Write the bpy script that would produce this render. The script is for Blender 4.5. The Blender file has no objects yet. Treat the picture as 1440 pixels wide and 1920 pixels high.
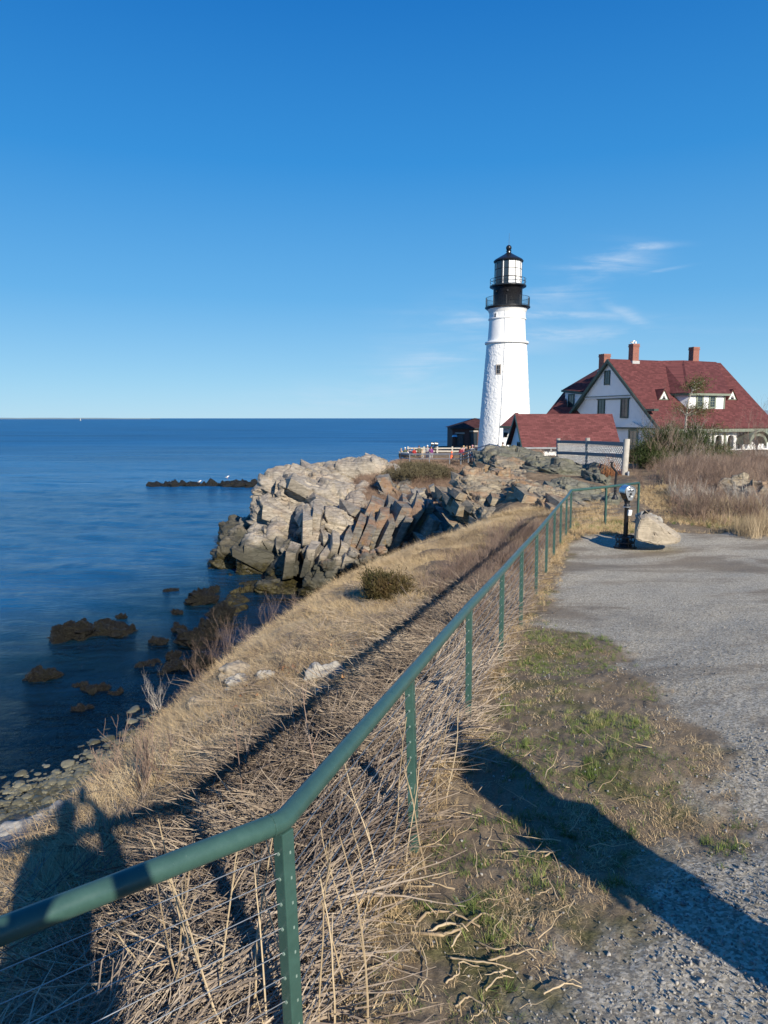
import bpy, bmesh, math, random
import numpy as np
from mathutils import Vector, Matrix, noise as mnoise

random.seed(7)
rng = np.random.default_rng(11)
PI = math.pi
R = math.radians
SC = bpy.context.scene
COL = SC.collection

# ---------------------------------------------------------------- camera
F = 1321.0
PITCH = R(7.6)
CAMZ = 11.0
cd = bpy.data.cameras.new('camera')
cam = bpy.data.objects.new('camera', cd)
COL.objects.link(cam)
cam.location = (0, 0, CAMZ)
cam.rotation_euler = (PI / 2 - PITCH, 0, 0)
cd.sensor_fit = 'VERTICAL'
cd.sensor_height = 24.0
cd.sensor_width = 18.0
cd.lens = 24.0 * F / 1920.0
cd.clip_start = 0.05
cd.clip_end = 40000
SC.camera = cam

# ---------------------------------------------------------------- light
SUN = Vector((0.37018, -0.81328, 0.44893)).normalized()
SUN_EL = math.asin(SUN.z)
sl = bpy.data.lights.new('sun', 'SUN')
sl.energy = 5.0
sl.angle = R(0.5)
sl.color = (1.0, 0.91, 0.76)
so = bpy.data.objects.new('sun', sl)
COL.objects.link(so)
so.rotation_euler = (-SUN).to_track_quat('-Z', 'Y').to_euler()
SC.view_settings.view_transform = 'Standard'
SC.view_settings.look = 'None'
SC.view_settings.gamma = 1
SC.view_settings.exposure = 0.36
SC.view_settings.use_curve_mapping = False
try:
    SC.cycles.max_bounces = 6
    SC.cycles.diffuse_bounces = 3
    SC.cycles.transparent_max_bounces = 8
except Exception:
    pass


def ray(px, py):
    """direction of the photograph's pixel with its forward part equal to 1"""
    cx = (px - 720) / F
    cu = -(py - 960) / F
    Y = math.cos(PITCH) + cu * math.sin(PITCH)
    Z = -math.sin(PITCH) + cu * math.cos(PITCH)
    return Vector((cx / Y, 1.0, Z / Y))


def at(px, py, Y):
    r = ray(px, py) * Y
    return Vector((r.x, r.y, r.z + CAMZ))


def zat(py, Y):
    return at(720, py, Y).z


def sea_at(px, py, z=0.0):
    r = ray(px, py)
    return at(px, py, (z - CAMZ) / r.z)


# world -------------------------------------------------------------
W = bpy.data.worlds.new('World')
SC.world = W
W.use_nodes = True
nt = W.node_tree
nt.nodes.clear()


class NT:
    """a few short cuts for writing node trees"""

    def __init__(s, tree):
        s.t = tree

    def n(s, typ, **kw):
        nd = s.t.nodes.new(typ)
        for k, v in kw.items():
            setattr(nd, k, v)
        return nd

    def put(s, sock, v):
        if isinstance(v, bpy.types.NodeSocket):
            s.t.links.new(v, sock)
        elif v is not None:
            if hasattr(sock.default_value, '__len__') and not hasattr(v, '__len__'):
                v = [v] * len(sock.default_value)
            if hasattr(v, '__len__') and hasattr(sock.default_value, '__len__') and len(sock.default_value) == 4 and len(v) == 3:
                v = (*v, 1)
            sock.default_value = v

    def m(s, op, a, b=None, c=None, clamp=False):
        nd = s.n('ShaderNodeMath', operation=op, use_clamp=clamp)
        s.put(nd.inputs[0], a)
        if b is not None:
            s.put(nd.inputs[1], b)
        if c is not None:
            s.put(nd.inputs[2], c)
        return nd.outputs[0]

    def mix(s, f, a, b, blend='MIX'):
        nd = s.n('ShaderNodeMix', data_type='RGBA', blend_type=blend)
        s.put(nd.inputs[0], f)
        s.put(nd.inputs[6], a)
        s.put(nd.inputs[7], b)
        return nd.outputs[2]

    def mapr(s, v, a, b, c=0.0, d=1.0, smooth=True):
        nd = s.n('ShaderNodeMapRange', interpolation_type='SMOOTHSTEP' if smooth else 'LINEAR')
        for i, x in enumerate((v, a, b, c, d)):
            s.put(nd.inputs[i], x)
        return nd.outputs[0]

    def noise(s, vec, scale, detail=4, rough=0.5, dist=0.0, out=0):
        nd = s.n('ShaderNodeTexNoise')
        s.put(nd.inputs['Vector'], vec)
        nd.inputs['Scale'].default_value = scale
        nd.inputs['Detail'].default_value = detail
        nd.inputs['Roughness'].default_value = rough
        nd.inputs['Distortion'].default_value = dist
        return nd.outputs[out]

    def vor(s, vec, scale, feature='F1', out='Distance'):
        nd = s.n('ShaderNodeTexVoronoi', feature=feature)
        s.put(nd.inputs['Vector'], vec)
        nd.inputs['Scale'].default_value = scale
        return nd.outputs[out]

    def scl(s, vec, k, rot=(0, 0, 0)):
        nd = s.n('ShaderNodeMapping')
        s.put(nd.inputs['Vector'], vec)
        nd.inputs['Scale'].default_value = k
        nd.inputs['Rotation'].default_value = rot
        return nd.outputs[0]

    def ramp(s, f, stops):
        nd = s.n('ShaderNodeValToRGB')
        s.put(nd.inputs[0], f)
        cr = nd.color_ramp
        while len(cr.elements) < len(stops):
            cr.elements.new(0.5)
        for e, (p, c) in zip(cr.elements, stops):
            e.position = p
            e.color = (*c, 1) if len(c) == 3 else c
        return nd.outputs[0]

    def bump(s, h, strength=0.5, dist=0.1, normal=None):
        nd = s.n('ShaderNodeBump')
        s.put(nd.inputs['Height'], h)
        nd.inputs['Strength'].default_value = strength
        nd.inputs['Distance'].default_value = dist
        if normal is not None:
            s.put(nd.inputs['Normal'], normal)
        return nd.outputs[0]


w = NT(nt)
sky = w.n('ShaderNodeTexSky', sky_type='NISHITA')
sky.sun_disc = False
sky.sun_elevation = SUN_EL
sky.sun_rotation = math.atan2(SUN.x, SUN.y)
sky.air_density = 0.9
sky.dust_density = 0.0
sky.ozone_density = 5.0
hs = w.n('ShaderNodeHueSaturation')
w.put(hs.inputs['Color'], sky.outputs[0])
hs.inputs['Hue'].default_value = 0.5
hs.inputs['Saturation'].default_value = 1.3
hs.inputs['Value'].default_value = 0.8
tc = w.n('ShaderNodeTexCoord')
sep = w.n('ShaderNodeSeparateXYZ')
w.put(sep.inputs[0], tc.outputs['Generated'])
dy = w.m('MAXIMUM', sep.outputs[1], 0.02)
uu = w.m('DIVIDE', sep.outputs[0], dy)
vv = w.m('DIVIDE', sep.outputs[2], dy)
cmb = w.n('ShaderNodeCombineXYZ')
w.put(cmb.inputs[0], uu)
w.put(cmb.inputs[1], vv)
uv = cmb.outputs[0]
# long thin fibres, drawn out along the wind
fib = w.noise(w.scl(uv, (4.5, 34, 1), (0, 0, R(-4))), 1.0, 11, 0.66, 0.7)
fib2 = w.noise(w.scl(uv, (5, 12, 1), (0, 0, R(10))), 1.6, 6, 0.6, 0.4)
total = None
for (px, py, wx, wy, ang, amt) in [
    (1135, 493, 72, 26, 8, .60), (1195, 463, 55, 6, 3, .8), (1090, 515, 50, 14, 0, .35),
    (1040, 548, 80, 14, 3, .45), (1000, 590, 165, 7, -1, .7), (870, 602, 65, 6, 5, .6), (1020, 570, 110, 26, 4, .22), (860, 640, 150, 60, 18, .28), (1175, 588, 55, 12, -28, .45),
    (1080, 627, 150, 14, 0, .45), (950, 640, 120, 24, 0, .25), (800, 680, 110, 38, 22, .42),
    (700, 740, 200, 30, 5, .25), (1240, 507, 40, 3, 10, .3), (1340, 620, 90, 8, 0, .12)]:
    r = ray(px, py)
    du = w.m('SUBTRACT', uu, r.x)
    dv = w.m('SUBTRACT', vv, r.z)
    ca, sa = math.cos(R(ang)), math.sin(R(ang))
    a = w.m('DIVIDE', w.m('ADD', w.m('MULTIPLY', du, ca), w.m('MULTIPLY', dv, sa)), wx / F)
    b = w.m('DIVIDE', w.m('SUBTRACT', w.m('MULTIPLY', dv, ca), w.m('MULTIPLY', du, sa)), wy / F)
    g = w.m('EXPONENT', w.m('MULTIPLY', w.m('ADD', w.m('MULTIPLY', a, a), w.m('MULTIPLY', b, b)), -1.0))
    g = w.m('MULTIPLY', g, amt * 1.35)
    total = g if total is None else w.m('MAXIMUM', total, g)
tex = w.mapr(w.m('ADD', w.m('MULTIPLY', fib, 0.65), w.m('MULTIPLY', fib2, 0.35)), 0.40, 0.63, 0.06, 1.0)
cl = w.m('MULTIPLY', total, tex, clamp=True)
front = w.mapr(sep.outputs[1], 0.02, 0.1)
cl = w.m('MULTIPLY', cl, front)
nrm_ = w.n('ShaderNodeVectorMath', operation='NORMALIZE')
w.put(nrm_.inputs[0], tc.outputs['Generated'])
sz_ = w.n('ShaderNodeSeparateXYZ')
w.put(sz_.inputs[0], nrm_.outputs[0])
grad = w.ramp(w.m('MAXIMUM', sz_.outputs[2], 0.0), [(0.0, (3.1, 5.3, 7.0)), (0.05, (2.45, 4.8, 6.8)), (0.16, (1.15, 3.55, 6.4)), (0.32, (.36, 2.35, 5.7)), (0.52, (.09, 1.3, 4.4)), (1.0, (.03, .7, 3.1))])
blue = w.mix(0.86, hs.outputs[0], grad)
skyc = w.mix(w.m('MULTIPLY', cl, 0.85, clamp=True), blue, (5.0, 6.0, 7.2))
bg = w.n('ShaderNodeBackground')
w.put(bg.inputs[0], skyc)
bg.inputs[1].default_value = 0.10
wo = w.n('ShaderNodeOutputWorld')
nt.links.new(bg.outputs[0], wo.inputs[0])

# ---------------------------------------------------------------- numpy noise


def _h(ix, iy, iz, seed):
    n = (ix.astype(np.int64) * 374761393 + iy.astype(np.int64) * 668265263 + iz.astype(np.int64) * 2147483647 + seed * 974634777) & 0xffffffff
    n = ((n ^ (n >> 13)) * 1274126177) & 0xffffffff
    n = ((n ^ (n >> 16)) * 2246822519) & 0xffffffff
    n = n ^ (n >> 15)
    return (n & 0xffffff) / float(0xffffff)


def vnoise(P, seed=0):
    P = np.asarray(P, float)
    i = np.floor(P).astype(np.int64)
    f = P - i
    f = f * f * (3 - 2 * f)
    r = 0
    for a in (0, 1):
        for b in (0, 1):
            for c in (0, 1):
                wgt = (f[:, 0] if a else 1 - f[:, 0]) * (f[:, 1] if b else 1 - f[:, 1]) * (f[:, 2] if c else 1 - f[:, 2])
                r = r + wgt * _h(i[:, 0] + a, i[:, 1] + b, i[:, 2] + c, seed)
    return r * 2 - 1


def fbm(P, oct=4, seed=0, gain=0.5):
    r = 0
    a = 1.0
    P = np.asarray(P, float)
    for k in range(oct):
        r = r + a * vnoise(P * 2 ** k + k * 7.13, seed + k)
        a *= gain
    return r


def vor(P, seed=0, tilt=False):
    i = np.floor(P).astype(np.int64)
    n = len(P)
    F1 = np.full(n, 9.0)
    F2 = np.full(n, 9.0)
    c = np.zeros(n)
    D = np.zeros((n, 3))
    for a in (-1, 0, 1):
        for b in (-1, 0, 1):
            for e in (-1, 0, 1):
                x, y, z = i[:, 0] + a, i[:, 1] + b, i[:, 2] + e
                q = np.stack([x + _h(x, y, z, seed), y + _h(x, y, z, seed + 1), z + _h(x, y, z, seed + 2)], 1)
                d = np.sqrt(((q - P) ** 2).sum(1))
                cr = _h(x, y, z, seed + 3)
                closer = d < F1
                F2 = np.where(closer, F1, np.minimum(F2, d))
                c = np.where(closer, cr, c)
                if tilt:
                    D = np.where(closer[:, None], P - q, D)
                F1 = np.where(closer, d, F1)
    if tilt:
        # every cell leans its own way: flat joint faces at odd angles
        t1 = np.modf(c * 7919.13)[0] * 2 - 1
        t2 = np.modf(c * 104729.7)[0] * 2 - 1
        t3 = np.modf(c * 1299.709)[0] * 2 - 1
        return F1, F2, c, D[:, 0] * t1 + D[:, 1] * t2 + D[:, 2] * t3
    return F1, F2, c


def smooth(a, b, x):
    t = np.clip((x - a) / (b - a), 0, 1)
    return t * t * (3 - 2 * t)


# ---------------------------------------------------------------- objects
ORG = {}


def tag(o, label=None, cat=None, group=None, kind=None):
    if label:
        o['label'] = label
    if cat:
        o['category'] = cat
    if group:
        o['group'] = group
    if kind:
        o['kind'] = kind
    return o


def thing(name, label, cat, loc=(0, 0, 0), rotz=0.0, group=None):
    o = bpy.data.objects.new(name, None)
    COL.objects.link(o)
    o.empty_display_size = 0.3
    o.location = loc
    o.rotation_euler = (0, 0, rotz)
    ORG[o.name] = Vector(loc)
    return tag(o, label, cat, group)


def link(name, me, parent=None, local=False, smooth_=False):
    """local=False: the mesh is in world coordinates and is moved to its thing's base"""
    o = bpy.data.objects.new(name, me)
    COL.objects.link(o)
    if parent is not None:
        if not local:
            og = ORG[parent.name]
            me.transform(Matrix.Translation(-og))
            ORG[o.name] = og
        o.parent = parent
    else:
        ORG[o.name] = Vector((0, 0, 0))
    if smooth_:
        me.shade_smooth()
    return o


def base_of(o):
    """move a one-mesh thing's origin to the foot of its mesh"""
    me = o.data
    n = len(me.vertices)
    co = np.empty(n * 3)
    me.vertices.foreach_get('co', co)
    co = co.reshape(-1, 3)
    b = Vector(((co[:, 0].min() + co[:, 0].max()) / 2, (co[:, 1].min() + co[:, 1].max()) / 2, co[:, 2].min()))
    me.transform(Matrix.Translation(-b))
    o.location = o.location + b
    return o


def copy_thing(o, loc, rotz, label=None, scale=None):
    c = o.copy()
    COL.objects.link(c)
    c.location = loc
    c.rotation_euler = (0, 0, rotz)
    if scale:
        c.scale = (scale,) * 3
    if label:
        c['label'] = label
    for ch in list(o.children):
        d = ch.copy()
        COL.objects.link(d)
        d.parent = c
        for g in list(ch.children):
            e = g.copy()
            COL.objects.link(e)
            e.parent = d
    return c


class MB:
    def __init__(s):
        s.v = []
        s.f = []

    def quad(s, a, b, c, d):
        k = len(s.v)
        s.v += [tuple(a), tuple(b), tuple(c), tuple(d)]
        s.f.append((k, k + 1, k + 2, k + 3))
        return s

    def poly(s, pts):
        k = len(s.v)
        s.v += [tuple(p) for p in pts]
        s.f.append(tuple(range(k, k + len(pts))))
        return s

    def box(s, c, sx, sy, sz, X=(1, 0, 0), Y=(0, 1, 0), Z=(0, 0, 1)):
        c = Vector(c)
        X, Y, Z = Vector(X) * sx / 2, Vector(Y) * sy / 2, Vector(Z) * sz / 2
        k = len(s.v)
        for a in (-1, 1):
            for b in (-1, 1):
                for e in (-1, 1):
                    s.v.append(tuple(c + X * a + Y * b + Z * e))
        for q in ((0, 1, 3, 2), (4, 6, 7, 5), (0, 4, 5, 1), (2, 3, 7, 6), (0, 2, 6, 4), (1, 5, 7, 3)):
            s.f.append(tuple(k + i for i in q))
        return s

    def bar(s, a, b, w_, h_, up=(0, 0, 1)):
        a, b = Vector(a), Vector(b)
        d = b - a
        L = d.length
        d.normalize()
        side = d.cross(Vector(up))
        if side.length < 1e-4:
            side = d.cross(Vector((0, 1, 0)))
        side.normalize()
        u = side.cross(d)
        return s.box((a + b) / 2, w_, L, h_, side, d, u)

    def tube(s, pts, rad, n=6, cap=True):
        pts = [Vector(p) for p in pts]
        if not hasattr(rad, '__len__'):
            rad = [rad] * len(pts)
        k0 = len(s.v)
        up = Vector((0, 0, 1))
        prev = None
        for i, p in enumerate(pts):
            d = (pts[min(i + 1, len(pts) - 1)] - pts[max(i - 1, 0)])
            if d.length < 1e-9:
                d = Vector((0, 0, 1))
            d.normalize()
            if prev is None:
                a = d.cross(up)
                if a.length < 0.05:
                    a = d.cross(Vector((1, 0, 0)))
            else:
                a = prev - d * prev.dot(d)
            a.normalize()
            prev = a
            b = d.cross(a)
            for j in range(n):
                t = 2 * PI * j / n
                s.v.append(tuple(p + (a * math.cos(t) + b * math.sin(t)) * rad[i]))
        for i in range(len(pts) - 1):
            for j in range(n):
                j2 = (j + 1) % n
                s.f.append((k0 + i * n + j, k0 + i * n + j2, k0 + (i + 1) * n + j2, k0 + (i + 1) * n + j))
        if cap:
            s.f.append(tuple(k0 + j for j in range(n))[::-1])
            e = k0 + (len(pts) - 1) * n
            s.f.append(tuple(e + j for j in range(n)))
        return s

    def lathe(s, prof, c=(0, 0, 0), n=32, a0=0.0, a1=2 * PI):
        """prof: list of (radius, z)"""
        c = Vector(c)
        k0 = len(s.v)
        full = abs(a1 - a0 - 2 * PI) < 1e-6
        m = n if full else n + 1
        for (r, z) in prof:
            for j in range(m):
                t = a0 + (a1 - a0) * j / n
                s.v.append((c.x + r * math.cos(t), c.y + r * math.sin(t), c.z + z))
        for i in range(len(prof) - 1):
            for j in range(n):
                j2 = (j + 1) % m
                s.f.append((k0 + i * m + j, k0 + i * m + j2, k0 + (i + 1) * m + j2, k0 + (i + 1) * m + j))
        return s

    def prism(s, outline, d):
        """outline: 3D points, extruded along vector d"""
        d = Vector(d)
        k = len(s.v)
        n = len(outline)
        s.v += [tuple(Vector(p)) for p in outline] + [tuple(Vector(p) + d) for p in outline]
        s.f.append(tuple(range(k, k + n))[::-1])
        s.f.append(tuple(range(k + n, k + 2 * n)))
        for i in range(n):
            j = (i + 1) % n
            s.f.append((k + i, k + j, k + n + j, k + n + i))
        return s

    def mesh(s, name, mat=None, fix=True):
        me = bpy.data.meshes.new(name)
        me.from_pydata(s.v, [], s.f)
        me.update()
        if fix:
            bm = bmesh.new()
            bm.from_mesh(me)
            bmesh.ops.recalc_face_normals(bm, faces=bm.faces)
            bm.to_mesh(me)
            bm.free()
        if mat:
            me.materials.append(mat)
        return me

    def build(s, name, mat, parent=None, local=False, smooth_=False, bevel=0):
        me = s.mesh(name, mat)
        if bevel:
            bm = bmesh.new()
            bm.from_mesh(me)
            bmesh.ops.bevel(bm, geom=bm.edges[:], offset=bevel, segments=2, affect='EDGES', profile=0.6)
            bm.to_mesh(me)
            bm.free()
        return link(name, me, parent, local, smooth_)


def np_mesh(name, V, Fc, mat=None):
    """fast mesh from arrays; Fc is (n,3) or (n,4)"""
    me = bpy.data.meshes.new(name)
    V = np.ascontiguousarray(V, np.float32)
    Fc = np.ascontiguousarray(Fc, np.int32)
    k = Fc.shape[1]
    me.vertices.add(len(V))
    me.vertices.foreach_set('co', V.ravel())
    me.loops.add(Fc.size)
    me.loops.foreach_set('vertex_index', Fc.ravel())
    me.polygons.add(len(Fc))
    me.polygons.foreach_set('loop_start', np.arange(0, Fc.size, k, dtype=np.int32))
    me.polygons.foreach_set('loop_total', np.full(len(Fc), k, np.int32))
    me.update(calc_edges=True)
    if mat:
        me.materials.append(mat)
    return me


def attr(me, name, arr):
    a = me.attributes.new(name, 'FLOAT', 'POINT')
    a.data.foreach_set('value', np.ascontiguousarray(arr, np.float32))


# ---------------------------------------------------------------- materials


def newmat(name):
    m = bpy.data.materials.new(name)
    m.use_nodes = True
    t = NT(m.node_tree)
    b = m.node_tree.nodes['Principled BSDF']
    return m, t, b


def simple(name, col, rough=0.6, var=0.12, scale=3.0, metal=0.0, bump=0.0, bscale=40.0, spec=None):
    m, t, b = newmat(name)
    g = t.n('ShaderNodeNewGeometry').outputs['Position']
    n1 = t.noise(g, scale, 5, 0.6)
    c0 = tuple(x * (1 - var) for x in col)
    c1 = tuple(min(1, x * (1 + var)) for x in col)
    t.put(b.inputs['Base Color'], t.ramp(n1, [(0.3, c0), (0.7, c1)]))
    t.put(b.inputs['Roughness'], t.mapr(n1, 0.3, 0.7, rough * 0.9, min(1, rough * 1.1)))
    b.inputs['Metallic'].default_value = metal
    if spec is not None:
        b.inputs['Specular IOR Level'].default_value = spec
    if bump:
        t.put(b.inputs['Normal'], t.bump(t.noise(g, bscale, 4), bump, 0.02))
    return m


def rock_mat(name, light, dark, bed=(0, 0, 0), lich=0.0, tide=True, green=0.0, scale=1.0, cw=.030, rust=0.0):
    m, t, b = newmat(name)
    g = t.n('ShaderNodeNewGeometry').outputs['Position']
    lay = t.scl(g, (1.0 * scale, 1.0 * scale, 7 * scale), bed)
    n1 = t.noise(lay, 0.9, 8, 0.65, 0.6)
    n2 = t.noise(g, 3.5 * scale, 8, 0.65)
    n3 = t.noise(t.scl(g, (.8 * scale, .8 * scale, 16 * scale), bed), 1.4, 6, 0.65, .3)
    c = t.ramp(n1, [(0.32, dark), (0.5, tuple((a + d) / 2 for a, d in zip(light, dark))), (0.68, light)])
    c = t.mix(t.mapr(n2, 0.35, 0.7, 0.0, 0.35), c, tuple(x * 0.45 for x in dark))
    c = t.mix(t.mapr(n3, .42, .60, .38, 0.0), c, tuple(x * .5 for x in dark))
    pale = t.noise(g, 0.35 * scale, 4, 0.6)
    c = t.mix(t.mapr(pale, 0.5, 0.7, 0.0, 0.3), c, tuple(min(1, x * 1.25) for x in light))
    crack = t.vor(t.scl(g, (1.3 * scale, 1.3 * scale, 3.2 * scale), bed), 1.1, 'DISTANCE_TO_EDGE')
    ck = t.mapr(crack, 0.0, cw, 1.0, 0.0)
    c = t.mix(t.m('MULTIPLY', ck, 0.42), c, tuple(x * 0.35 for x in dark))
    if rust:
        rr = t.noise(g, 0.55 * scale, 5, 0.65, 0.5)
        c = t.mix(t.m('MULTIPLY', t.mapr(rr, 0.5, 0.62), rust), c, (0.34, 0.16, 0.07))
    if lich:
        l = t.noise(g, 1.3 * scale, 7, 0.75)
        c = t.mix(t.m('MULTIPLY', t.mapr(l, 0.56, 0.62), lich), c, (0.42, 0.24, 0.05))
    if green:
        l = t.noise(g, 0.9 * scale, 7, 0.75)
        c = t.mix(t.m('MULTIPLY', t.mapr(l, 0.42, 0.6), green), c, (0.14, 0.15, 0.09))
    rough = 0.85
    if tide:
        sp = t.n('ShaderNodeSeparateXYZ')
        t.put(sp.inputs[0], g)
        z = t.m('ADD', sp.outputs[2], t.m('MULTIPLY', t.m('SUBTRACT', t.noise(g, 0.5, 5, 0.65), 0.5), 3.4))
        algae = t.mapr(z, 1.7, 3.1, 1.0, 0.0)
        c = t.mix(t.m('MULTIPLY', algae, 0.84), c, (0.035, 0.038, 0.027))
        wd = t.mapr(z, 0.5, 1.1, 1.0, 0.0)
        wc = t.ramp(t.noise(g, 5, 6, 0.7), [(0.35, (0.010, 0.009, 0.006)), (0.6, (0.05, 0.042, 0.015)), (0.75, (0.12, 0.10, 0.03))])
        c = t.mix(wd, c, wc)
        t.put(b.inputs['Roughness'], t.mapr(z, 0.3, 1.5, 0.45, 0.88))
    else:
        b.inputs['Roughness'].default_value = rough
    t.put(b.inputs['Base Color'], c)
    b.inputs['Specular IOR Level'].default_value = 0.25
    hgt = t.m('ADD', t.m('MULTIPLY', n3, 0.6), t.m('ADD', t.m('MULTIPLY', n2, 0.6), t.m('MULTIPLY', ck, -0.8)))
    t.put(b.inputs['Normal'], t.bump(hgt, 0.6, 0.08 / scale))
    return m


def wet_low(m, z0=.18, z1=.5, k=.42):
    """stones darken below the reach of the water"""
    t = NT(m.node_tree)
    b = m.node_tree.nodes['Principled BSDF']
    src = b.inputs['Base Color'].links[0].from_socket
    g = t.n('ShaderNodeNewGeometry').outputs['Position']
    sp = t.n('ShaderNodeSeparateXYZ')
    t.put(sp.inputs[0], g)
    z = t.m('ADD', sp.outputs[2], t.m('MULTIPLY', t.m('SUBTRACT', t.noise(g, .7, 3, .6), .5), .5))
    f = t.mapr(z, z0, z1, 1.0, 0.0)
    t.put(b.inputs['Base Color'], t.mix(f, src, t.mix(1.0, src, (k, k * 1.0, k * .82), 'MULTIPLY')))
    t.put(b.inputs['Roughness'], t.mapr(z, z0, z1, .3, .85))


def weed_mat():
    m, t, b = newmat('seaweed_rock')
    g = t.n('ShaderNodeNewGeometry').outputs['Position']
    n = t.noise(g, 7, 7, 0.75)
    big = t.noise(g, 1.2, 4, 0.6)
    c = t.ramp(n, [(0.36, (0.003, 0.003, 0.0028)), (0.52, (0.008, 0.0078, 0.0065)), (0.70, (0.048, 0.047, 0.028))])
    c = t.mix(t.mapr(big, 0.5, 0.65, 0.0, 0.35), c, (0.020, 0.023, 0.011))
    t.put(b.inputs['Base Color'], c)
    b.inputs['Roughness'].default_value = 0.5
    t.put(b.inputs['Normal'], t.bump(t.noise(g, 11, 8, 0.85), 1.0, 0.25))
    return m


def veg_mat(name, cols, trans=0.0, rough=0.75, patch=0.6):
    """per-instance / per-position colour for grass, twigs, leaves"""
    m, t, b = newmat(name)
    oi = t.n('ShaderNodeObjectInfo')
    g = t.n('ShaderNodeNewGeometry')
    n = t.noise(g.outputs['Position'], patch, 4, 0.6)
    n2 = t.noise(g.outputs['Position'], 30, 2, 0.5)
    f = t.m('ADD', t.m('MULTIPLY', oi.outputs['Random'], 0.35), t.m('ADD', t.m('MULTIPLY', n, 0.75), t.m('MULTIPLY', n2, 0.4)))
    f = t.m('SUBTRACT', f, 0.25)
    k = len(cols)
    t.put(b.inputs['Base Color'], t.ramp(f, [(0.2 + 0.6 * i / (k - 1), c) for i, c in enumerate(cols)]))
    b.inputs['Roughness'].default_value = rough
    b.inputs['Specular IOR Level'].default_value = 0.15
    return m


M = {}
M['straw'] = veg_mat('straw', [(.24, .16, .09), (.46, .33, .18), (.64, .485, .28), (.72, .57, .36)], patch=1.6)
M['straw_mat'] = veg_mat('straw_mat', [(.23, .16, .095), (.46, .33, .185), (.63, .475, .27), (.74, .59, .36)])
M['stalk'] = veg_mat('stalk', [(.055, .042, .035), (.18, .14, .11), (.35, .28, .21), (.56, .46, .34)])
M['stalk_pale'] = veg_mat('stalk_pale', [(.26, .19, .12), (.44, .34, .215), (.60, .48, .32)])
M['twig'] = veg_mat('twig', [(.10, .068, .055), (.21, .15, .12), (.34, .255, .20)])
M['twig_grey'] = veg_mat('twig_grey', [(.28, .25, .22), (.42, .38, .33), (.52, .47, .40)])
M['twig_red'] = veg_mat('twig_red', [(.15, .10, .08), (.29, .20, .15), (.42, .31, .22)])
M['green'] = veg_mat('green_grass', [(.055, .09, .022), (.115, .17, .042), (.21, .25, .08), (.36, .31, .15)])
M['needle'] = veg_mat('needle', [(.018, .030, .012), (.045, .065, .022), (.085, .095, .035), (.14, .11, .05)])
M['needle_rust'] = veg_mat('needle_rust', [(.025, .040, .014), (.11, .075, .032), (.30, .15, .07)], patch=2.0)
M['leaf'] = veg_mat('dead_leaf', [(.20, .08, .035), (.36, .17, .08), (.50, .30, .15)], rough=0.6)
M['juniper'] = veg_mat('juniper', [(.05, .045, .026), (.09, .078, .045), (.15, .125, .075)])
M['weed'] = weed_mat()
M['rockA'] = rock_mat('crag_rock', (.52, .46, .375), (.27, .235, .19), (R(12), R(18), 0), lich=0.12, rust=0.10)
M['rockB'] = rock_mat('slab_rock', (.36, .33, .285), (.14, .13, .115), (R(5), R(68), 0), lich=0.4, rust=.45)
M['rockC'] = rock_mat('outcrop_rock', (.44, .375, .275), (.19, .16, .12), (R(8), R(14), 0), lich=0.15, tide=False, scale=1.6, rust=.35)
M['rockD'] = rock_mat('green_grey_rock', (.30, .28, .22), (.10, .10, .085), (R(4), R(8), 0), lich=0.1, tide=False, green=0.35, scale=1.6)
M['boulder'] = rock_mat('boulder_rock', (.50, .43, .33), (.34, .285, .22), (0, 0, 0), tide=False, scale=3, cw=.010)
M['pale_stone'] = rock_mat('pale_stone', (.52, .49, .43), (.38, .35, .30), (0, R(20), 0), tide=False, scale=4, cw=.010)
M['cobble'] = veg_mat('cobble', [(.09, .09, .075), (.22, .21, .18), (.38, .36, .315), (.52, .49, .43)], rough=0.8, patch=.4)
wet_low(M['cobble'])
M['pebble'] = veg_mat('pebble', [(.09, .09, .088), (.20, .195, .185), (.31, .30, .28), (.46, .43, .38)], rough=0.85, patch=1.5)


def rail_mat():
    m, t, b = newmat('green_paint')
    g = t.n('ShaderNodeNewGeometry').outputs['Position']
    n = t.noise(g, 14, 6, 0.65)
    c = t.ramp(n, [(0.3, (.038, .085, .072)), (0.7, (.050, .112, .094))])
    sc_ = t.noise(g, 55, 5, 0.8)
    c = t.mix(t.mapr(sc_, 0.66, 0.74, 0.0, 0.55), c, (.35, .42, .38))
    t.put(b.inputs['Base Color'], c)
    t.put(b.inputs['Roughness'], t.mapr(n, 0.3, 0.7, 0.27, 0.42))
    b.inputs['Specular IOR Level'].default_value = 0.5
    t.put(b.inputs['Normal'], t.bump(t.noise(g, 90, 3), 0.06, 0.003))
    return m


M['rail'] = rail_mat()
M['cable'] = simple('steel_cable', (.30, .31, .32), 0.45, metal=0.7)
M['chip'] = simple('worn_metal', (.22, .30, .26), 0.5)
M['black'] = simple('black_paint', (.013, .014, .017), 0.30, var=.3, scale=6, bump=.05)
M['blackm'] = simple('black_iron', (.012, .012, .014), 0.45, var=.3, scale=6, bump=.1)
M['silver'] = simple('silver_paint', (.62, .64, .66), 0.28, metal=.85, bump=.03)
M['whitebox'] = simple('white_plastic', (.8, .8, .76), 0.5)
M['wood'] = simple('weathered_wood', (.36, .33, .30), 0.85, var=.25, scale=9, bump=.4, bscale=30)
M['wood_pale'] = simple('pale_wood', (.46, .43, .38), 0.85, var=.15, scale=5, bump=.3)
M['wood_dark'] = simple('shade_wood', (.22, .215, .22), 0.85, var=.2, scale=9, bump=.4)  # darker, greyer wood for the fence rails
M['mesh'] = simple('plastic_mesh', (.80, .75, .67), 0.7)
M['concrete'] = simple('concrete', (.34, .33, .31), 0.9, var=.15, scale=4, bump=.3)
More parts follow.
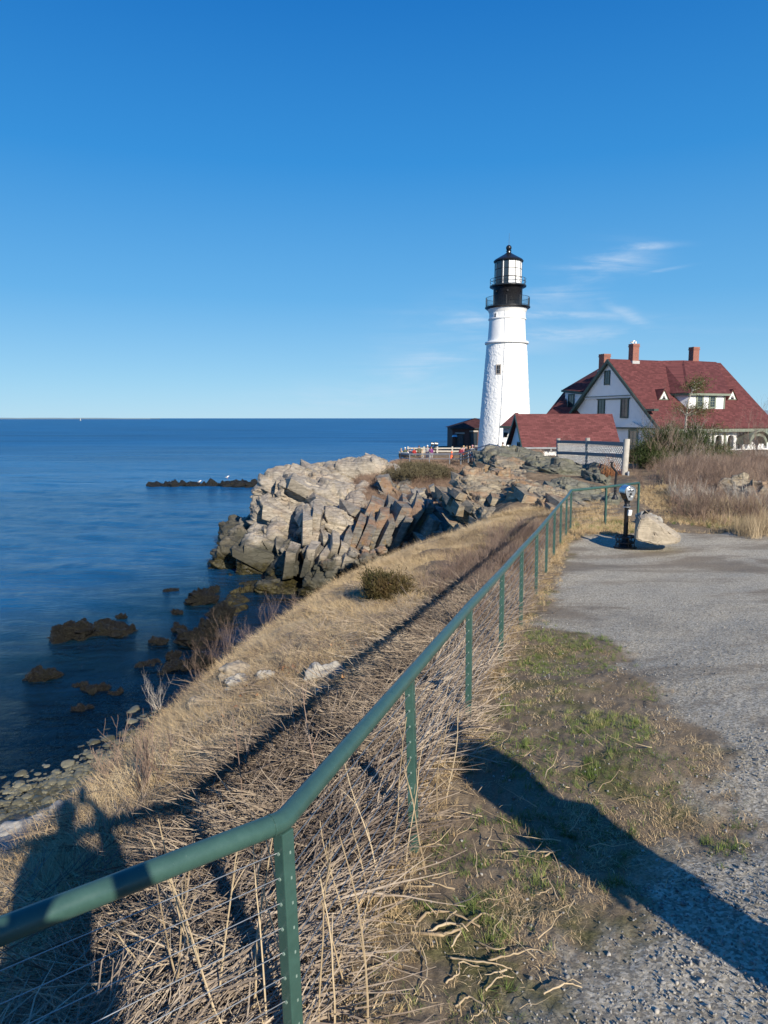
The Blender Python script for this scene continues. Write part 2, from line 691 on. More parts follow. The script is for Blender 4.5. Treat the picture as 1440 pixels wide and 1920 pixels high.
M['white'] = simple('white_wall', (.82, .82, .81), 0.6, var=.02, scale=1.5)
M['green_trim'] = simple('green_trim', (.045, .075, .062), 0.55, var=.1)
M['sage'] = simple('sage_trim', (.20, .23, .18), 0.6, var=.08)
M['dark'] = simple('dark_inside', (.012, .012, .014), 0.6)
M['brickdark'] = None
M['flash'] = simple('lead_flashing', (.42, .42, .42), 0.6)
M['orange'] = simple('orange_plastic', (.85, .14, .03), 0.5)
M['skin'] = simple('skin', (.52, .30, .21), 0.55, var=.04)
M['grey_metal'] = simple('galvanised', (.30, .32, .35), 0.45, metal=.4)


def glass_mat():
    m, t, b = newmat('window_glass')
    b.inputs['Base Color'].default_value = (.03, .04, .05, 1)
    b.inputs['Roughness'].default_value = 0.06
    b.inputs['Specular IOR Level'].default_value = 0.8
    return m


M['glass'] = glass_mat()


def roof_mat(name, col, ux, uw, row=0.16):
    """asphalt shingle: courses along the slope's height, tabs along the eave"""
    m, t, b = newmat(name)
    g = t.n('ShaderNodeNewGeometry').outputs['Position']
    sp = t.n('ShaderNodeSeparateXYZ')
    t.put(sp.inputs[0], g)
    al = t.m('ADD', t.m('MULTIPLY', sp.outputs[0], ux[0]), t.m('MULTIPLY', sp.outputs[1], ux[1]))
    cm = t.n('ShaderNodeCombineXYZ')
    t.put(cm.inputs[0], al)
    t.put(cm.inputs[1], t.m('MULTIPLY', sp.outputs[2], 1.0))
    br = t.n('ShaderNodeTexBrick')
    t.put(br.inputs['Vector'], cm.outputs[0])
    br.inputs['Scale'].default_value = 1.0
    br.inputs['Brick Width'].default_value = 0.42
    br.inputs['Row Height'].default_value = row
    br.inputs['Mortar Size'].default_value = 0.012
    br.inputs['Mortar Smooth'].default_value = 0.3
    br.inputs['Color1'].default_value = (*[x * .72 for x in col], 1)
    br.inputs['Color2'].default_value = (*[x * 1.28 for x in col], 1)
    br.inputs['Mortar'].default_value = (*[x * .55 for x in col], 1)
    big = t.noise(g, 0.5, 5, 0.6)
    c = t.mix(t.mapr(big, 0.4, 0.7, 0, .35), br.outputs[0], tuple(x * .8 for x in col))
    t.put(b.inputs['Base Color'], c)
    b.inputs['Roughness'].default_value = 0.9
    b.inputs['Specular IOR Level'].default_value = 0.2
    t.put(b.inputs['Normal'], t.bump(br.outputs['Fac'], -0.5, 0.03))
    return m


def clap_mat(name, col, pitch=0.14):
    m, t, b = newmat(name)
    g = t.n('ShaderNodeNewGeometry').outputs['Position']
    sp = t.n('ShaderNodeSeparateXYZ')
    t.put(sp.inputs[0], g)
    saw = t.m('FRACT', t.m('DIVIDE', sp.outputs[2], pitch))
    n = t.noise(g, 1.5, 5, .6)
    t.put(b.inputs['Base Color'], t.ramp(n, [(0.3, tuple(x * .94 for x in col)), (0.7, col)]))
    b.inputs['Roughness'].default_value = 0.6
    t.put(b.inputs['Normal'], t.bump(t.m('SUBTRACT', 1.0, saw), 0.7, 0.03))
    return m


def brick_mat(name, c1, c2, mort, ux=(1, 0)):
    m, t, b = newmat(name)
    g = t.n('ShaderNodeNewGeometry').outputs['Position']
    sp = t.n('ShaderNodeSeparateXYZ')
    t.put(sp.inputs[0], g)
    al = t.m('ADD', sp.outputs[0], sp.outputs[1])
    cm = t.n('ShaderNodeCombineXYZ')
    t.put(cm.inputs[0], al)
    t.put(cm.inputs[1], sp.outputs[2])
    br = t.n('ShaderNodeTexBrick')
    t.put(br.inputs['Vector'], cm.outputs[0])
    br.inputs['Scale'].default_value = 1.0
    br.inputs['Brick Width'].default_value = 0.22
    br.inputs['Row Height'].default_value = 0.08
    br.inputs['Mortar Size'].default_value = 0.010
    br.inputs['Color1'].default_value = (*c1, 1)
    br.inputs['Color2'].default_value = (*c2, 1)
    br.inputs['Mortar'].default_value = (*mort, 1)
    t.put(b.inputs['Base Color'], br.outputs[0])
    b.inputs['Roughness'].default_value = 0.85
    t.put(b.inputs['Normal'], t.bump(br.outputs['Fac'], -0.5, 0.01))
    return m


HR = Vector((.935, .355, 0)).normalized()     # along the house ridge
HG = Vector((.355, -.935, 0)).normalized()    # towards the front of the house
M['roof_house'] = roof_mat('red_shingle', (.132, .045, .044), (HR.x, HR.y), None)
M['roof_side'] = roof_mat('red_shingle_side', (.132, .045, .044), (HG.x, HG.y), None)
M['roof_shed'] = roof_mat('red_shingle_shed', (.170, .060, .056), (1, 0), None, 0.13)
M['roof_brown'] = roof_mat('brown_shingle', (.075, .03, .028), (1, 0), None)
M['clap'] = clap_mat('white_clapboard', (.80, .81, .82))
M['brick'] = brick_mat('red_brick', (.30, .072, .042), (.21, .052, .034), (.30, .24, .20))
M['brickdark'] = brick_mat('dark_brick', (.13, .045, .035), (.09, .035, .03), (.14, .10, .09))
M['sand_stone'] = simple('stone_sill', (.42, .38, .34), .8)
# ================================================================ TERRAIN
def I(x, xs, ys):
    return np.interp(x, xs, ys)


def xf(y):
    return I(y, [-8, .8, 2.1, 3.63, 5.36, 7.29, 11.2, 14.6, 18, 22, 30], [-12.2, -1.85, -.32, .14, .67, 1.25, 2.47, 3.6, 4.8, 6.2, 9])


def xg(y):
    return I(y, [20, 24, 30, 38, 46, 56, 66, 80], [1.6, 2.3, 3.4, 4.8, 6.6, 9, 12, 14])


def softp(x, k):
    return np.where(x / k > 30, x, k * np.log1p(np.exp(np.clip(x / k, -40, 40))))


def hgt(x, y):
    x = np.asarray(x, float)
    y = np.asarray(y, float)
    Hf = I(y, [-20, -5, 0, 2.1, 3.6, 5.4, 7.3, 11.2, 14.6, 18, 25, 35, 50, 65, 85, 200],
           [9.5, 9.4, 9.15, 8.72, 8.63, 8.54, 8.39, 8.18, 8.08, 8.12, 8.35, 8.45, 7.5, 7.4, 7.1, 7.1])
    d = (xf(y) - x) * 0.955
    gx = I(y, [-5, 5, 9, 14], [.075, .07, .03, .012])
    right = gx * np.clip(-d, 0, 5)
    de = I(y, [-3, 3, 5.8, 7.1, 8.9, 12, 15.6, 19, 21, 24], [2.7, 2.95, 3.2, 3.4, 3.9, 4.5, 4.9, 4.6, 3.9, 3.4])
    dp = np.clip(d, 0, None)
    shelf = .72 * np.clip(dp / de, 0, 1) ** 1.6
    drop = 1.15 * (softp(d - de, .35))
    near = Hf + right - shelf - drop - 1.6 * softp(y - 20.6, .5) * smooth(1.2, -0.8, x - xg(y))
    far = Hf - 2.6 * softp(xg(y) + 1.2 - x, .4)
    bank = smooth(20, 26, y) * 0.25 * smooth(8, 12, x)
    A = near + (far - near) * smooth(20.5, 23.5, y) + bank
    # the left headland
    zp = I(y, [41, 43.5, 46, 50, 60, 75, 90, 130], [-2, 0.1, 1.9, 3.6, 5.6, 6.25, 6.6, 6.8])
    zp = zp - 2.6 * smooth(-1.5, -5.0, x) * smooth(66, 60, y)
    xc = I(y, [42, 48, 55, 61, 65, 80, 95, 130], [-4, -6.0, -7.0, -5.5, -1.6, 1.2, 3.5, 6])
    B = zp - 1.3 * softp(xc - x, .5)
    zgl = I(y, [22, 38, 46, 56, 66, 72], [-1.5, -.8, 2.0, 4.6, 7, 9])
    B = np.minimum(B, zgl + 1.5 * np.abs(x - xg(y)))
    B = np.where(y > 72, np.maximum(B, np.minimum(zp, zp - 1.3 * softp(xc - x, .5))), B)
    # beach and sea bed
    s_ = (x + 11.4) * -.88 + (y - 19.6) * .47
    C = np.clip(-.085 * (s_ + .9), -3.0, 1.3)
    C = np.where(x > 8, np.maximum(C, -3.0), C)
    far_edge = -1.2 * softp(y - I(x, [-20, 0, 30, 60, 200], [104, 108, 122, 118, 100]), 1.0)
    z = np.maximum(np.maximum(A + far_edge, B + far_edge), C)
    return z


def hz(x, y):
    return float(hgt(np.array([x]), np.array([y]))[0])


def gp(px, py, it=30):
    """the point of the ground seen at a pixel"""
    r = ray(px, py)
    lo, hi = 0.5, None
    t = 0.6
    while t < 140:
        if r.z * t + CAMZ < hz(r.x * t, t):
            hi = t
            break
        lo = t
        t *= 1.02
    if hi is None:
        hi = 140
    for _ in range(14):
        mid = (lo + hi) / 2
        if r.z * mid + CAMZ < hz(r.x * mid, mid):
            hi = mid
        else:
            lo = mid
    return Vector((r.x * hi, hi, r.z * hi + CAMZ))


def seg_dist(x, y, pts):
    """distance to a polyline in plan"""
    best = np.full(np.shape(x), 1e9)
    for (ax, ay), (bx, by) in zip(pts[:-1], pts[1:]):
        dx, dy_ = bx - ax, by - ay
        t = np.clip(((x - ax) * dx + (y - ay) * dy_) / (dx * dx + dy_ * dy_ + 1e-9), 0, 1)
        best = np.minimum(best, np.hypot(x - ax - t * dx, y - ay - t * dy_))
    return best


def in_poly(x, y, pts):
    ins = np.zeros(np.shape(x), bool)
    n = len(pts)
    for i in range(n):
        x0, y0 = pts[i]
        x1, y1 = pts[(i + 1) % n]
        c = (y0 > y) != (y1 > y)
        with np.errstate(divide='ignore', invalid='ignore'):
            xx = x0 + (y - y0) * (x1 - x0) / (y1 - y0)
        ins ^= c & (x < xx)
    return ins


def signed(x, y, pts):
    d = seg_dist(x, y, pts + [pts[0]])
    return np.where(in_poly(x, y, pts), d, -d)


def G2(px, py):
    p = gp(px, py)
    return (p.x, p.y)


# the edge of the gravel, read from the photograph
GRAV = [G2(*p) for p in [(1100, 1005), (1062, 1025), (1048, 1070), (1030, 1110), (1000, 1160), (1010, 1180), (1120, 1198), (1165, 1225), (1190, 1265), (1260, 1340),
                         (1335, 1450), (1392, 1540), (1360, 1590), (1260, 1620), (1170, 1680), (1085, 1750), (1050, 1840), (1040, 1919)]]
GRAV += [(0.85, 1.6), (.6, -6), (26, -6), (26, 14.5)]
GRAV += [G2(*p) for p in [(1439, 1000), (1330, 999), (1235, 997), (1170, 1003)]]
TRAIL = [G2(1300, 992), G2(1225, 985), G2(1195, 968), (7.6, 21.5), (8.2, 24), (9.2, 28)]

TH = np.concatenate([np.linspace(-180, -42, 36)[:-1], np.linspace(-42, 42, 470)[:-1], np.linspace(42, 180, 37)]) * PI / 180
RD = np.concatenate([[0.02, .4, .8], 1.15 * (150 / 1.15) ** np.linspace(0, 1, 560)])
tt, rr = np.meshgrid(TH, RD, indexing='ij')
GX = rr * np.sin(tt)
GY = rr * np.cos(tt) - 0.4
sh = GX.shape
gx_, gy_ = GX.ravel(), GY.ravel()
gz_ = hgt(gx_, gy_)
P2 = np.stack([gx_, gy_, gx_ * 0], 1)
sg = signed(gx_, gy_, GRAV)
sg_n = sg + 0.22 * fbm(P2 * 2.2, 4, 5) + .1 * fbm(P2 * 9, 2, 9)
dleft = (xf(gy_) - gx_) * .955
a_grav = smooth(-.12, .22, sg_n)
slope_zone = smooth(-.05, .12, dleft - 0.05 + .12 * fbm(P2 * 3, 3, 2)) * smooth(21.5, 19, gy_ - 0 * gx_)
head_zone = smooth(17.0, 19.2, gy_ + .4 * fbm(P2 * 1.3, 3, 4)) * (1 - a_grav)
a_straw = np.clip(slope_zone + head_zone, 0, 1)
s_b = (gx_ + 11.4) * -.88 + (gy_ - 19.6) * .47
a_beach = smooth(2.2, 1.3, gz_) * smooth(7.2, 6.6, gz_)
trail = smooth(.8, .3, seg_dist(gx_, gy_, TRAIL) + .25 * fbm(P2 * 1.8, 3, 31))
lawn = (1 - a_grav) * (1 - a_straw)
near = smooth(14, 6, rr.ravel())
lump = fbm(P2 * 1.1, 3, 21) * .035
micro = fbm(P2 * 26, 3, 17)
F1, F2, cr = vor(P2 * 24 + np.array([0, 0, .5]), 3)
peb = (cr * .9 + .1) * np.clip(1 - F1 * 1.5, 0, 1)
gz_ = gz_ + lump * (1 - .5 * a_grav) * smooth(1, 3, rr.ravel())
gz_ = gz_ + near * (a_grav * (peb * .013 + micro * .003) + lawn * micro * .009 + a_straw * micro * .02)
gz_ = gz_ + a_straw * fbm(P2 * .9, 4, 8) * .10 * smooth(-.2, 1.2, dleft + head_zone * 3)
# rubble on the headland's broken slopes
steep = smooth(40, 44, gy_) * smooth(-14, -8, gx_) * smooth(.5, 1.5, gz_) * smooth(66, 55, gy_)
bq = np.stack([gx_ * .9, gy_ * .45, gz_ * .9], 1)
f1, f2, c3 = vor(bq, 44)
f1b, f2b, c3b = vor(bq * 3.1, 45)
gz_ = gz_ + steep * ((c3 - .5) * .75 + (c3b - .5) * .3)
V_ = np.stack([gx_, gy_, gz_], 1)
na, nr = sh
ii = np.arange(na * nr).reshape(na, nr)
q = np.stack([ii[:-1, :-1], ii[1:, :-1], ii[1:, 1:], ii[:-1, 1:]], -1).reshape(-1, 4)


def ground_mat():
    m, t, b = newmat('ground')
    g = t.n('ShaderNodeNewGeometry')
    P = g.outputs['Position']

    def A(nm):
        a = t.n('ShaderNodeAttribute')
        a.attribute_name = nm
        return a.outputs['Fac']
    fine = t.noise(P, 60, 6, 0.75)
    mid = t.noise(P, 4, 6, 0.65)
    bigf = t.noise(P, .45, 5, 0.6)
    st = t.vor(P, 75, 'F1', 'Color')
    stg = t.n('ShaderNodeSeparateColor')
    t.put(stg.inputs[0], st)
    gravel = t.ramp(t.m('ADD', t.m('MULTIPLY', stg.outputs[0], .6), t.m('MULTIPLY', fine, .5)),
                    [(0.2, (.16, .148, .125)), (.55, (.41, .36, .27)), (0.85, (.62, .565, .455))])
    gravel = t.mix(t.mapr(t.noise(t.scl(P, (.28, .55, 1), (0, 0, R(-12))), .8, 6, .65, .6), .47, .60, 0, .75), gravel, (.20, .16, .115))
    gravel = t.mix(t.mapr(t.noise(P, .8, 6, .7), .3, .5, .35, 0), gravel, (.16, .145, .12))
    dirt = t.ramp(t.m('ADD', t.m('MULTIPLY', mid, .5), t.m('MULTIPLY', fine, .5)), [(0.3, (.12, .088, .056)), (.55, (.25, .19, .125)), (0.75, (.40, .32, .215))])
    turf = t.ramp(fine, [(0.35, (.07, .068, .03)), (.6, (.18, .16, .07)), (0.8, (.31, .25, .13))])
    lawnc = t.mix(t.mapr(t.noise(P, 1.1, 5, .65), .50, .62), dirt, turf)
    straw = t.ramp(t.m('ADD', t.m('MULTIPLY', mid, .55), t.m('MULTIPLY', fine, .45)), [(0.3, (.055, .04, .028)), (.5, (.20, .145, .092)), (0.7, (.42, .31, .19))])
    rubble = t.ramp(t.noise(P, 1.6, 8, .75), [(0.3, (.08, .07, .06)), (.5, (.24, .205, .16)), (.66, (.30, .22, .13)), (.74, (.42, .25, .07))])
    shore = t.ramp(t.m('ADD', t.m('MULTIPLY', mid, .4), t.m('MULTIPLY', fine, .6)), [(0.3, (.05, .05, .042)), (.6, (.16, .155, .135)), (0.8, (.30, .29, .26))])
    c = t.mix(A('gravel'), lawnc, gravel)
    c = t.mix(A('straw'), c, straw)
    c = t.mix(A('rubble'), c, rubble)
    c = t.mix(A('trail'), c, dirt)
    c = t.mix(A('beach'), c, shore)
    t.put(b.inputs['Base Color'], c)
    b.inputs['Roughness'].default_value = 0.95
    b.inputs['Specular IOR Level'].default_value = 0.15
    t.put(b.inputs['Normal'], t.bump(t.m('ADD', fine, t.m('MULTIPLY', mid, 1.0)), 0.55, 0.02))
    return m


me = np_mesh('ground', V_, q, ground_mat())
me.shade_smooth()
attr(me, 'gravel', a_grav)
attr(me, 'straw', a_straw)
attr(me, 'beach', a_beach)
attr(me, 'trail', trail)
attr(me, 'rubble', smooth(39, 42, gy_) * smooth(5.6, 3.5, gz_ + fbm(P2 * .4, 3, 3)) * smooth(60, 52, gy_))
ground = link('ground', me)
tag(ground, kind='structure')

# ================================================================ SEA
TH2 = np.concatenate([np.linspace(-180, -40, 20)[:-1], np.linspace(-40, 34, 420)[:-1], np.linspace(34, 180, 20)]) * PI / 180
RD2 = np.concatenate([6 * (300 / 6.) ** np.linspace(0, 1, 420), 300 * (25000 / 300.) ** np.linspace(0, 1, 40)[1:]])
tt, rr = np.meshgrid(TH2, RD2, indexing='ij')
wx, wy = (rr * np.sin(tt)).ravel(), (rr * np.cos(tt)).ravel()
fade = smooth(320, 60, rr.ravel())
wdir = np.array([[math.cos(R(a)), math.sin(R(a))] for a in (78, 62, 95)])
wz = 0
for (L, amp, a, sd) in ((5.5, .055, 80, 1), (2.6, .030, 66, 2), (1.25, .014, 96, 3)):
    ux, uy = math.cos(R(a)), math.sin(R(a))
    al = wx * ux + wy * uy
    ac = -wx * uy + wy * ux
    q3 = np.stack([al / L * 1.9, ac / L * .55, al * 0], 1)
    wz = wz + amp * 2.0 * vnoise(q3 + sd * 9, sd + 60)
wz = wz * fade
dep = -hgt(wx, wy)
dep = np.where((wy > 112), 6, dep)
wq_a, wq_r = tt.shape
ii = np.arange(wq_a * wq_r).reshape(wq_a, wq_r)
wq = np.stack([ii[:-1, :-1], ii[1:, :-1], ii[1:, 1:], ii[:-1, 1:]], -1).reshape(-1, 4)
calm = smooth(-.2, 1.0, dep)
me = np_mesh('sea', np.stack([wx, wy, wz * (0.25 + .75 * calm)], 1), wq)
me.shade_smooth()
attr(me, 'depth', dep)


def sea_mat():
    m, t, b = newmat('sea_water')
    g = t.n('ShaderNodeNewGeometry')
    P = g.outputs['Position']
    a = t.n('ShaderNodeAttribute')
    a.attribute_name = 'depth'
    cdn = t.n('ShaderNodeCameraData')
    band = t.noise(t.scl(P, (.006, .022, 1), (0, 0, R(14))), 1.0, 5, .6, .5)
    deep = t.ramp(band, [(.35, (.004, .062, .17)), (.62, (.008, .115, .29))])
    shal = (.016, .060, .075)
    c = t.mix(t.mapr(a.outputs['Fac'], .3, 1.9), shal, deep)
    t.put(b.inputs['Base Color'], c)
    b.inputs['IOR'].default_value = 1.33
    ln = t.n('ShaderNodeVectorMath', operation='LENGTH')
    t.put(ln.inputs[0], P)
    t.put(b.inputs['Roughness'], t.mapr(ln.outputs['Value'], 25, 350, .13, .36, False))
    b.inputs['Specular IOR Level'].default_value = 0.5
    n1 = t.noise(t.scl(P, (.7, 2.1, 1), (0, 0, R(12))), 1.0, 5, .6, .4)
    n2 = t.noise(t.scl(P, (2.6, 6.5, 1), (0, 0, R(-9))), 1.0, 4, .6, .4)
    n3 = t.noise(t.scl(P, (.07, .28, 1), (0, 0, R(8))), 1.0, 4, .55)
    h = t.m('ADD', t.m('MULTIPLY', n1, .42), t.m('ADD', t.m('MULTIPLY', n2, .18), t.m('MULTIPLY', n3, 1.3)))
    wind = t.mapr(t.noise(t.scl(P, (.012, .04, 1), (0, 0, R(16))), 1.0, 4, .6), .38, .6, .45, 1.0)
    t.put(b.inputs['Normal'], t.bump(t.m('MULTIPLY', h, wind), 1.0, 0.85))
    tr = t.n('ShaderNodeBsdfTransparent')
    tr.inputs[0].default_value = (.55, .78, .78, 1)
    mx = t.n('ShaderNodeMixShader')
    gl = t.n('ShaderNodeBsdfGlossy')
    gl.inputs['Roughness'].default_value = .06
    t.put(gl.inputs['Normal'], b.inputs['Normal'].links[0].from_socket)
    fr = t.n('ShaderNodeFresnel')
    fr.inputs[0].default_value = 1.33
    clear = t.n('ShaderNodeMixShader')
    t.put(clear.inputs[0], t.m('ADD', fr.outputs[0], 0.0))
    t.put(clear.inputs[1], tr.outputs[0])
    t.put(clear.inputs[2], gl.outputs[0])
    t.put(mx.inputs[0], t.mapr(a.outputs['Fac'], 0.1, 2.4, 0.04, 1.0))
    t.put(mx.inputs[1], clear.outputs[0])
    t.put(mx.inputs[2], b.outputs[0])
    out = m.node_tree.nodes['Material Output']
    t.put(out.inputs[0], mx.outputs[0])
    return m


me.materials.append(sea_mat())
sea = link('sea', me)
tag(sea, kind='structure')

# ================================================================ ROCKS


def cube_grid(n, k=4.0):
    """rounded box of 6 n*n quads on a superellipsoid, size 1"""
    Vs, Fs = [], []
    off = 0
    lin = np.linspace(-1, 1, n + 1)
    lin = np.tan(lin * PI / 4)
    for ax in range(3):
        for sgn in (-1, 1):
            u, v = np.meshgrid(lin, lin, indexing='ij')
            p = np.zeros((n + 1, n + 1, 3))
            p[..., ax] = sgn
            p[..., (ax + 1) % 3] = u
            p[..., (ax + 2) % 3] = v
            i = np.arange((n + 1) ** 2).reshape(n + 1, n + 1) + off
            q_ = np.stack([i[:-1, :-1], i[1:, :-1], i[1:, 1:], i[:-1, 1:]], -1).reshape(-1, 4)
            if sgn < 0:
                q_ = q_[:, ::-1]
            Vs.append(p.reshape(-1, 3))
            Fs.append(q_)
            off += (n + 1) ** 2
    V = np.concatenate(Vs)
    nrm = (np.abs(V) ** k).sum(1) ** (1 / k)
    V = V / nrm[:, None]
    N = np.sign(V) * np.abs(V) ** (k - 1)
    N /= np.linalg.norm(N, axis=1)[:, None]
    return V, np.concatenate(Fs), N


def rotm(yaw, pitch, roll):
    return np.array(Matrix.Rotation(R(yaw), 3, 'Z') @ Matrix.Rotation(R(pitch), 3, 'X') @ Matrix.Rotation(R(roll), 3, 'Y'))


def rock_mesh(name, c, size, rot=(0, 0, 0), bed=(0, 0, 0), mat=None, n=40, amp=1.0, cell=1.0, k=5.0, seed=0, strat=(2.4, 1.3, .5), soft=0.25, flat=True):
    """a fractured lump of bedrock: joint blocks step in and out along tilted bedding"""
    V, Fc, N = cube_grid(n, k)
    Rm = rotm(*rot)
    hs_ = np.array(size) / 2
    P = (V * hs_) @ Rm.T
    Nn = (N / hs_)
    Nn /= np.linalg.norm(Nn, axis=1)[:, None]
    Nn = Nn @ Rm.T
    P = P + np.array(c)
    B = rotm(*bed)
    Q = P @ B
    sc3 = np.array(strat) * cell
    wq_ = Q + 0.14 * cell * np.stack([fbm(P / cell * .6, 3, seed + 5), fbm(P / cell * .6 + 9, 3, seed + 6), fbm(P / cell * .6 + 19, 3, seed + 7)], 1)
    big = fbm(P / (np.mean(size) * .45) + seed, 3, seed)
    d = big * .13 * np.mean(size) * soft * 2
    a = .34 * cell * amp
    for o in range(3):
        f1, f2, c3, tl = vor(wq_ / sc3 * (2.35 ** o) + seed * 3.7, seed + 10 * o, True)
        d = d + a * (c3 - .5) * 1.0 + a * tl * 2.1
        d = d - a * .30 * (1 - smooth(0, .05, f2 - f1))
        a *= .36
    d = d + .012 * cell * fbm(P * 5 / cell, 2, seed + 3)
    P = P + Nn * d[:, None]
    me = np_mesh(name, P, Fc, mat)
    bm = bmesh.new()
    bm.from_mesh(me)
    bmesh.ops.remove_doubles(bm, verts=bm.verts, dist=1e-4 * max(size))
    bm.to_mesh(me)
    bm.free()
    if not flat:
        me.shade_smooth()
    return me


def rock_px(name, px0, px1, py0, py1, Y, depth, label, mat='rockA', rot=(0, 0, 0), bed=(0, 20, 0), n=40, cell=1.0, amp=1.0, k=5.0, seed=None, sink=.3,
            cat='rock', group=None, strat=(2.4, 1.3, .5), parent=None, flat=True, soft=.25):
    """a lump spanning a pixel box of the photograph at distance Y; it runs a little way into the ground"""
    a = at(px0, py0, Y)
    b = at(px1, py1, Y)
    a.z = min(a.z, zat(py0, Y + depth * .55))
    wdt, ht = b.x - a.x, max(.12, a.z - b.z)
    ht2 = ht * (1 + sink)
    c = ((a.x + b.x) / 2, Y + depth / 2, a.z - ht2 / 2)
    if seed is None:
        seed = int(px0 * 7 + py0 * 3) % 977
    me = rock_mesh(name, c, (wdt, depth, ht2), rot, bed, M[mat], n, amp, cell, k, seed, strat, flat=flat, soft=soft)
    o = link(name, me, parent)
    if parent is None:
        base_of(o)
        tag(o, label, cat, group)
    return o


def hull_block(dims, seed):
    """angular joint block: jittered box with broken corners, flat faces"""
    r = random.Random(seed)
    bm = bmesh.new()
    for sx in (-1, 1):
        for sy in (-1, 1):
            for sz in (-1, 1):
                p = Vector((sx * dims[0] / 2 * r.uniform(.72, 1.05), sy * dims[1] / 2 * r.uniform(.72, 1.05), sz * dims[2] / 2 * r.uniform(.8, 1.05)))
                bm.verts.new(p)
                if r.random() < .45:
                    bm.verts.new(Vector((p.x * r.uniform(.5, .85), p.y * 1.06, p.z * r.uniform(.6, .95))))
    bmesh.ops.convex_hull(bm, input=bm.verts)
    bmesh.ops.delete(bm, geom=[v for v in bm.verts if not v.link_faces], context='VERTS')
    me = bpy.data.meshes.new('rock_block')
    bm.to_mesh(me)
    bm.free()
    return me


GH = 'grey crags of the headland'
BEDA = (10, 8, 24)
t_head = thing('headland_cliff', 'broken pale grey rock headland rising from the sea left of the lighthouse', 'cliff', (-4, 50, 0))
for a in [
    # upper pale crag, peaks
    (478, 640, 886, 985, 57, 9, (-6, 4, 6), 60, 1.5), (505, 600, 893, 960, 55.5, 8, (5, 0, 10), 50, 1.3), (600, 712, 866, 955, 61, 9, (10, 0, -8), 56, 1.4), (655, 722, 862, 940, 64, 8, (-8, 4, 14), 40, 1.2),
    (560, 720, 905, 990, 55, 9, (4, 6, 12), 60, 1.4), (468, 590, 925, 1000, 54, 8, (-8, 8, 14), 54, 1.3), (640, 745, 925, 1000, 52, 8, (0, 10, 8), 50, 1.1),
    # foot of the crag to the left
    (446, 500, 960, 1012, 58, 7, (0, 0, 12), 34, 1.0), (405, 470, 975, 1022, 61, 6, (0, 0, 10), 34, 1.0), (400, 440, 990, 1030, 58, 5, (10, 0, 8), 26, .9),
    # lower-left buttress
    (384, 452, 1002, 1100, 50.5, 7, (-4, 4, 22), 44, 1.1), (425, 515, 1000, 1115, 48.5, 7, (4, 6, 24), 54, 1.2), (486, 568, 975, 1050, 50.5, 7, (0, 8, 16), 44, 1.2),
    (500, 590, 1022, 1120, 46, 6, (0, 8, 22), 50, 1.1), (555, 606, 950, 1022, 50.5, 5, (12, 6, -14), 30, 1.6), (560, 640, 1010, 1100, 45.5, 6, (-6, 6, 16), 46, 1.0),
    (610, 690, 1000, 1080, 46.5, 6, (5, 4, 10), 44, .9), (600, 665, 955, 1020, 49.5, 5, (-8, 6, 12), 36, 1.0), (640, 720, 1030, 1120, 43.8, 5, (0, 4, 8), 44, .8),
    (565, 660, 1065, 1150, 42.5, 5, (0, 0, 10), 44, .9), (470, 580, 1085, 1150, 43.2, 5, (0, 0, 14), 40, 1.0), (420, 500, 1105, 1150, 42.4, 4, (0, 0, 10), 34, .8), (400, 450, 1130, 1180, 38.5, 4, (0, 0, 10), 30, .7)]:
    px0, px1, py0, py1, Y, dp_, rot, n_, ce = a
    rock_px('rock_mass', px0, px1, py0, py1, Y, dp_, None, 'rockA', rot, BEDA, n_ + 8, ce, .62, 5.5, parent=t_head, strat=(3.4, 2.2, .8))
r_s = random.Random(12)
# steep slabs standing on edge in the middle of the cliff
for i, (px, py, hpx, wpx, Y, lean) in enumerate([
    (652, 1022, 62, 15, 46.0, 18), (668, 1008, 74, 16, 46.4, 20), (684, 1012, 80, 18, 46.0, 22), (702, 1002, 92, 17, 46.4, 24), (716, 1012, 84, 15, 45.6, 24), (733, 996, 104, 18, 46.4, 25), (748, 1008, 90, 14, 45.4, 26),
    (762, 990, 106, 20, 46.2, 28), (780, 986, 100, 15, 46.8, 30), (640, 1040, 46, 14, 45.0, 16), (625, 1030, 48, 15, 45.4, 14), (792, 1000, 76, 14, 45.0, 28), (806, 985, 66, 16, 47, 30), (700, 962, 50, 30, 49, 22), (730, 962, 46, 28, 49.5, 24),
    (592, 985, 60, 18, 48.6, 8), (576, 992, 50, 20, 48.2, 4), (610, 1052, 46, 14, 44.6, 14), (584, 1048, 52, 16, 44.8, 12), (548, 1050, 48, 18, 45.2, 10), (756, 958, 44, 26, 50, 26)]):
    c = at(px, py, Y)
    h_ = hpx / F * Y * 1.15
    w_ = wpx / F * Y
    me = hull_block((w_ * 1.15, 2.2 + (i % 3) * .5, h_), 300 + i)
    me.transform(Matrix.Translation((c.x, c.y, c.z)) @ Matrix(rotm((i * 37) % 17 - 8, 6, lean).tolist()).to_4x4())
    me.materials.append(M['rockB' if px > 640 else 'rockA'])
    link('rock_slab', me, t_head)
    for q_ in range(2):
        me = hull_block((w_ * r_s.uniform(.7, 1.0), 1.6, h_ * r_s.uniform(.4, .7)), 800 + i * 3 + q_)
        me.transform(Matrix.Translation((c.x + w_ * r_s.uniform(-.9, .9), c.y - r_s.uniform(0, .5), c.z - h_ * r_s.uniform(.1, .4))) @ Matrix(rotm(r_s.uniform(-14, 14), 6, lean + r_s.uniform(-7, 5)).tolist()).to_4x4())
        me.materials.append(M['rockB' if px > 640 else 'rockA'])
        link('rock_slab', me, t_head)
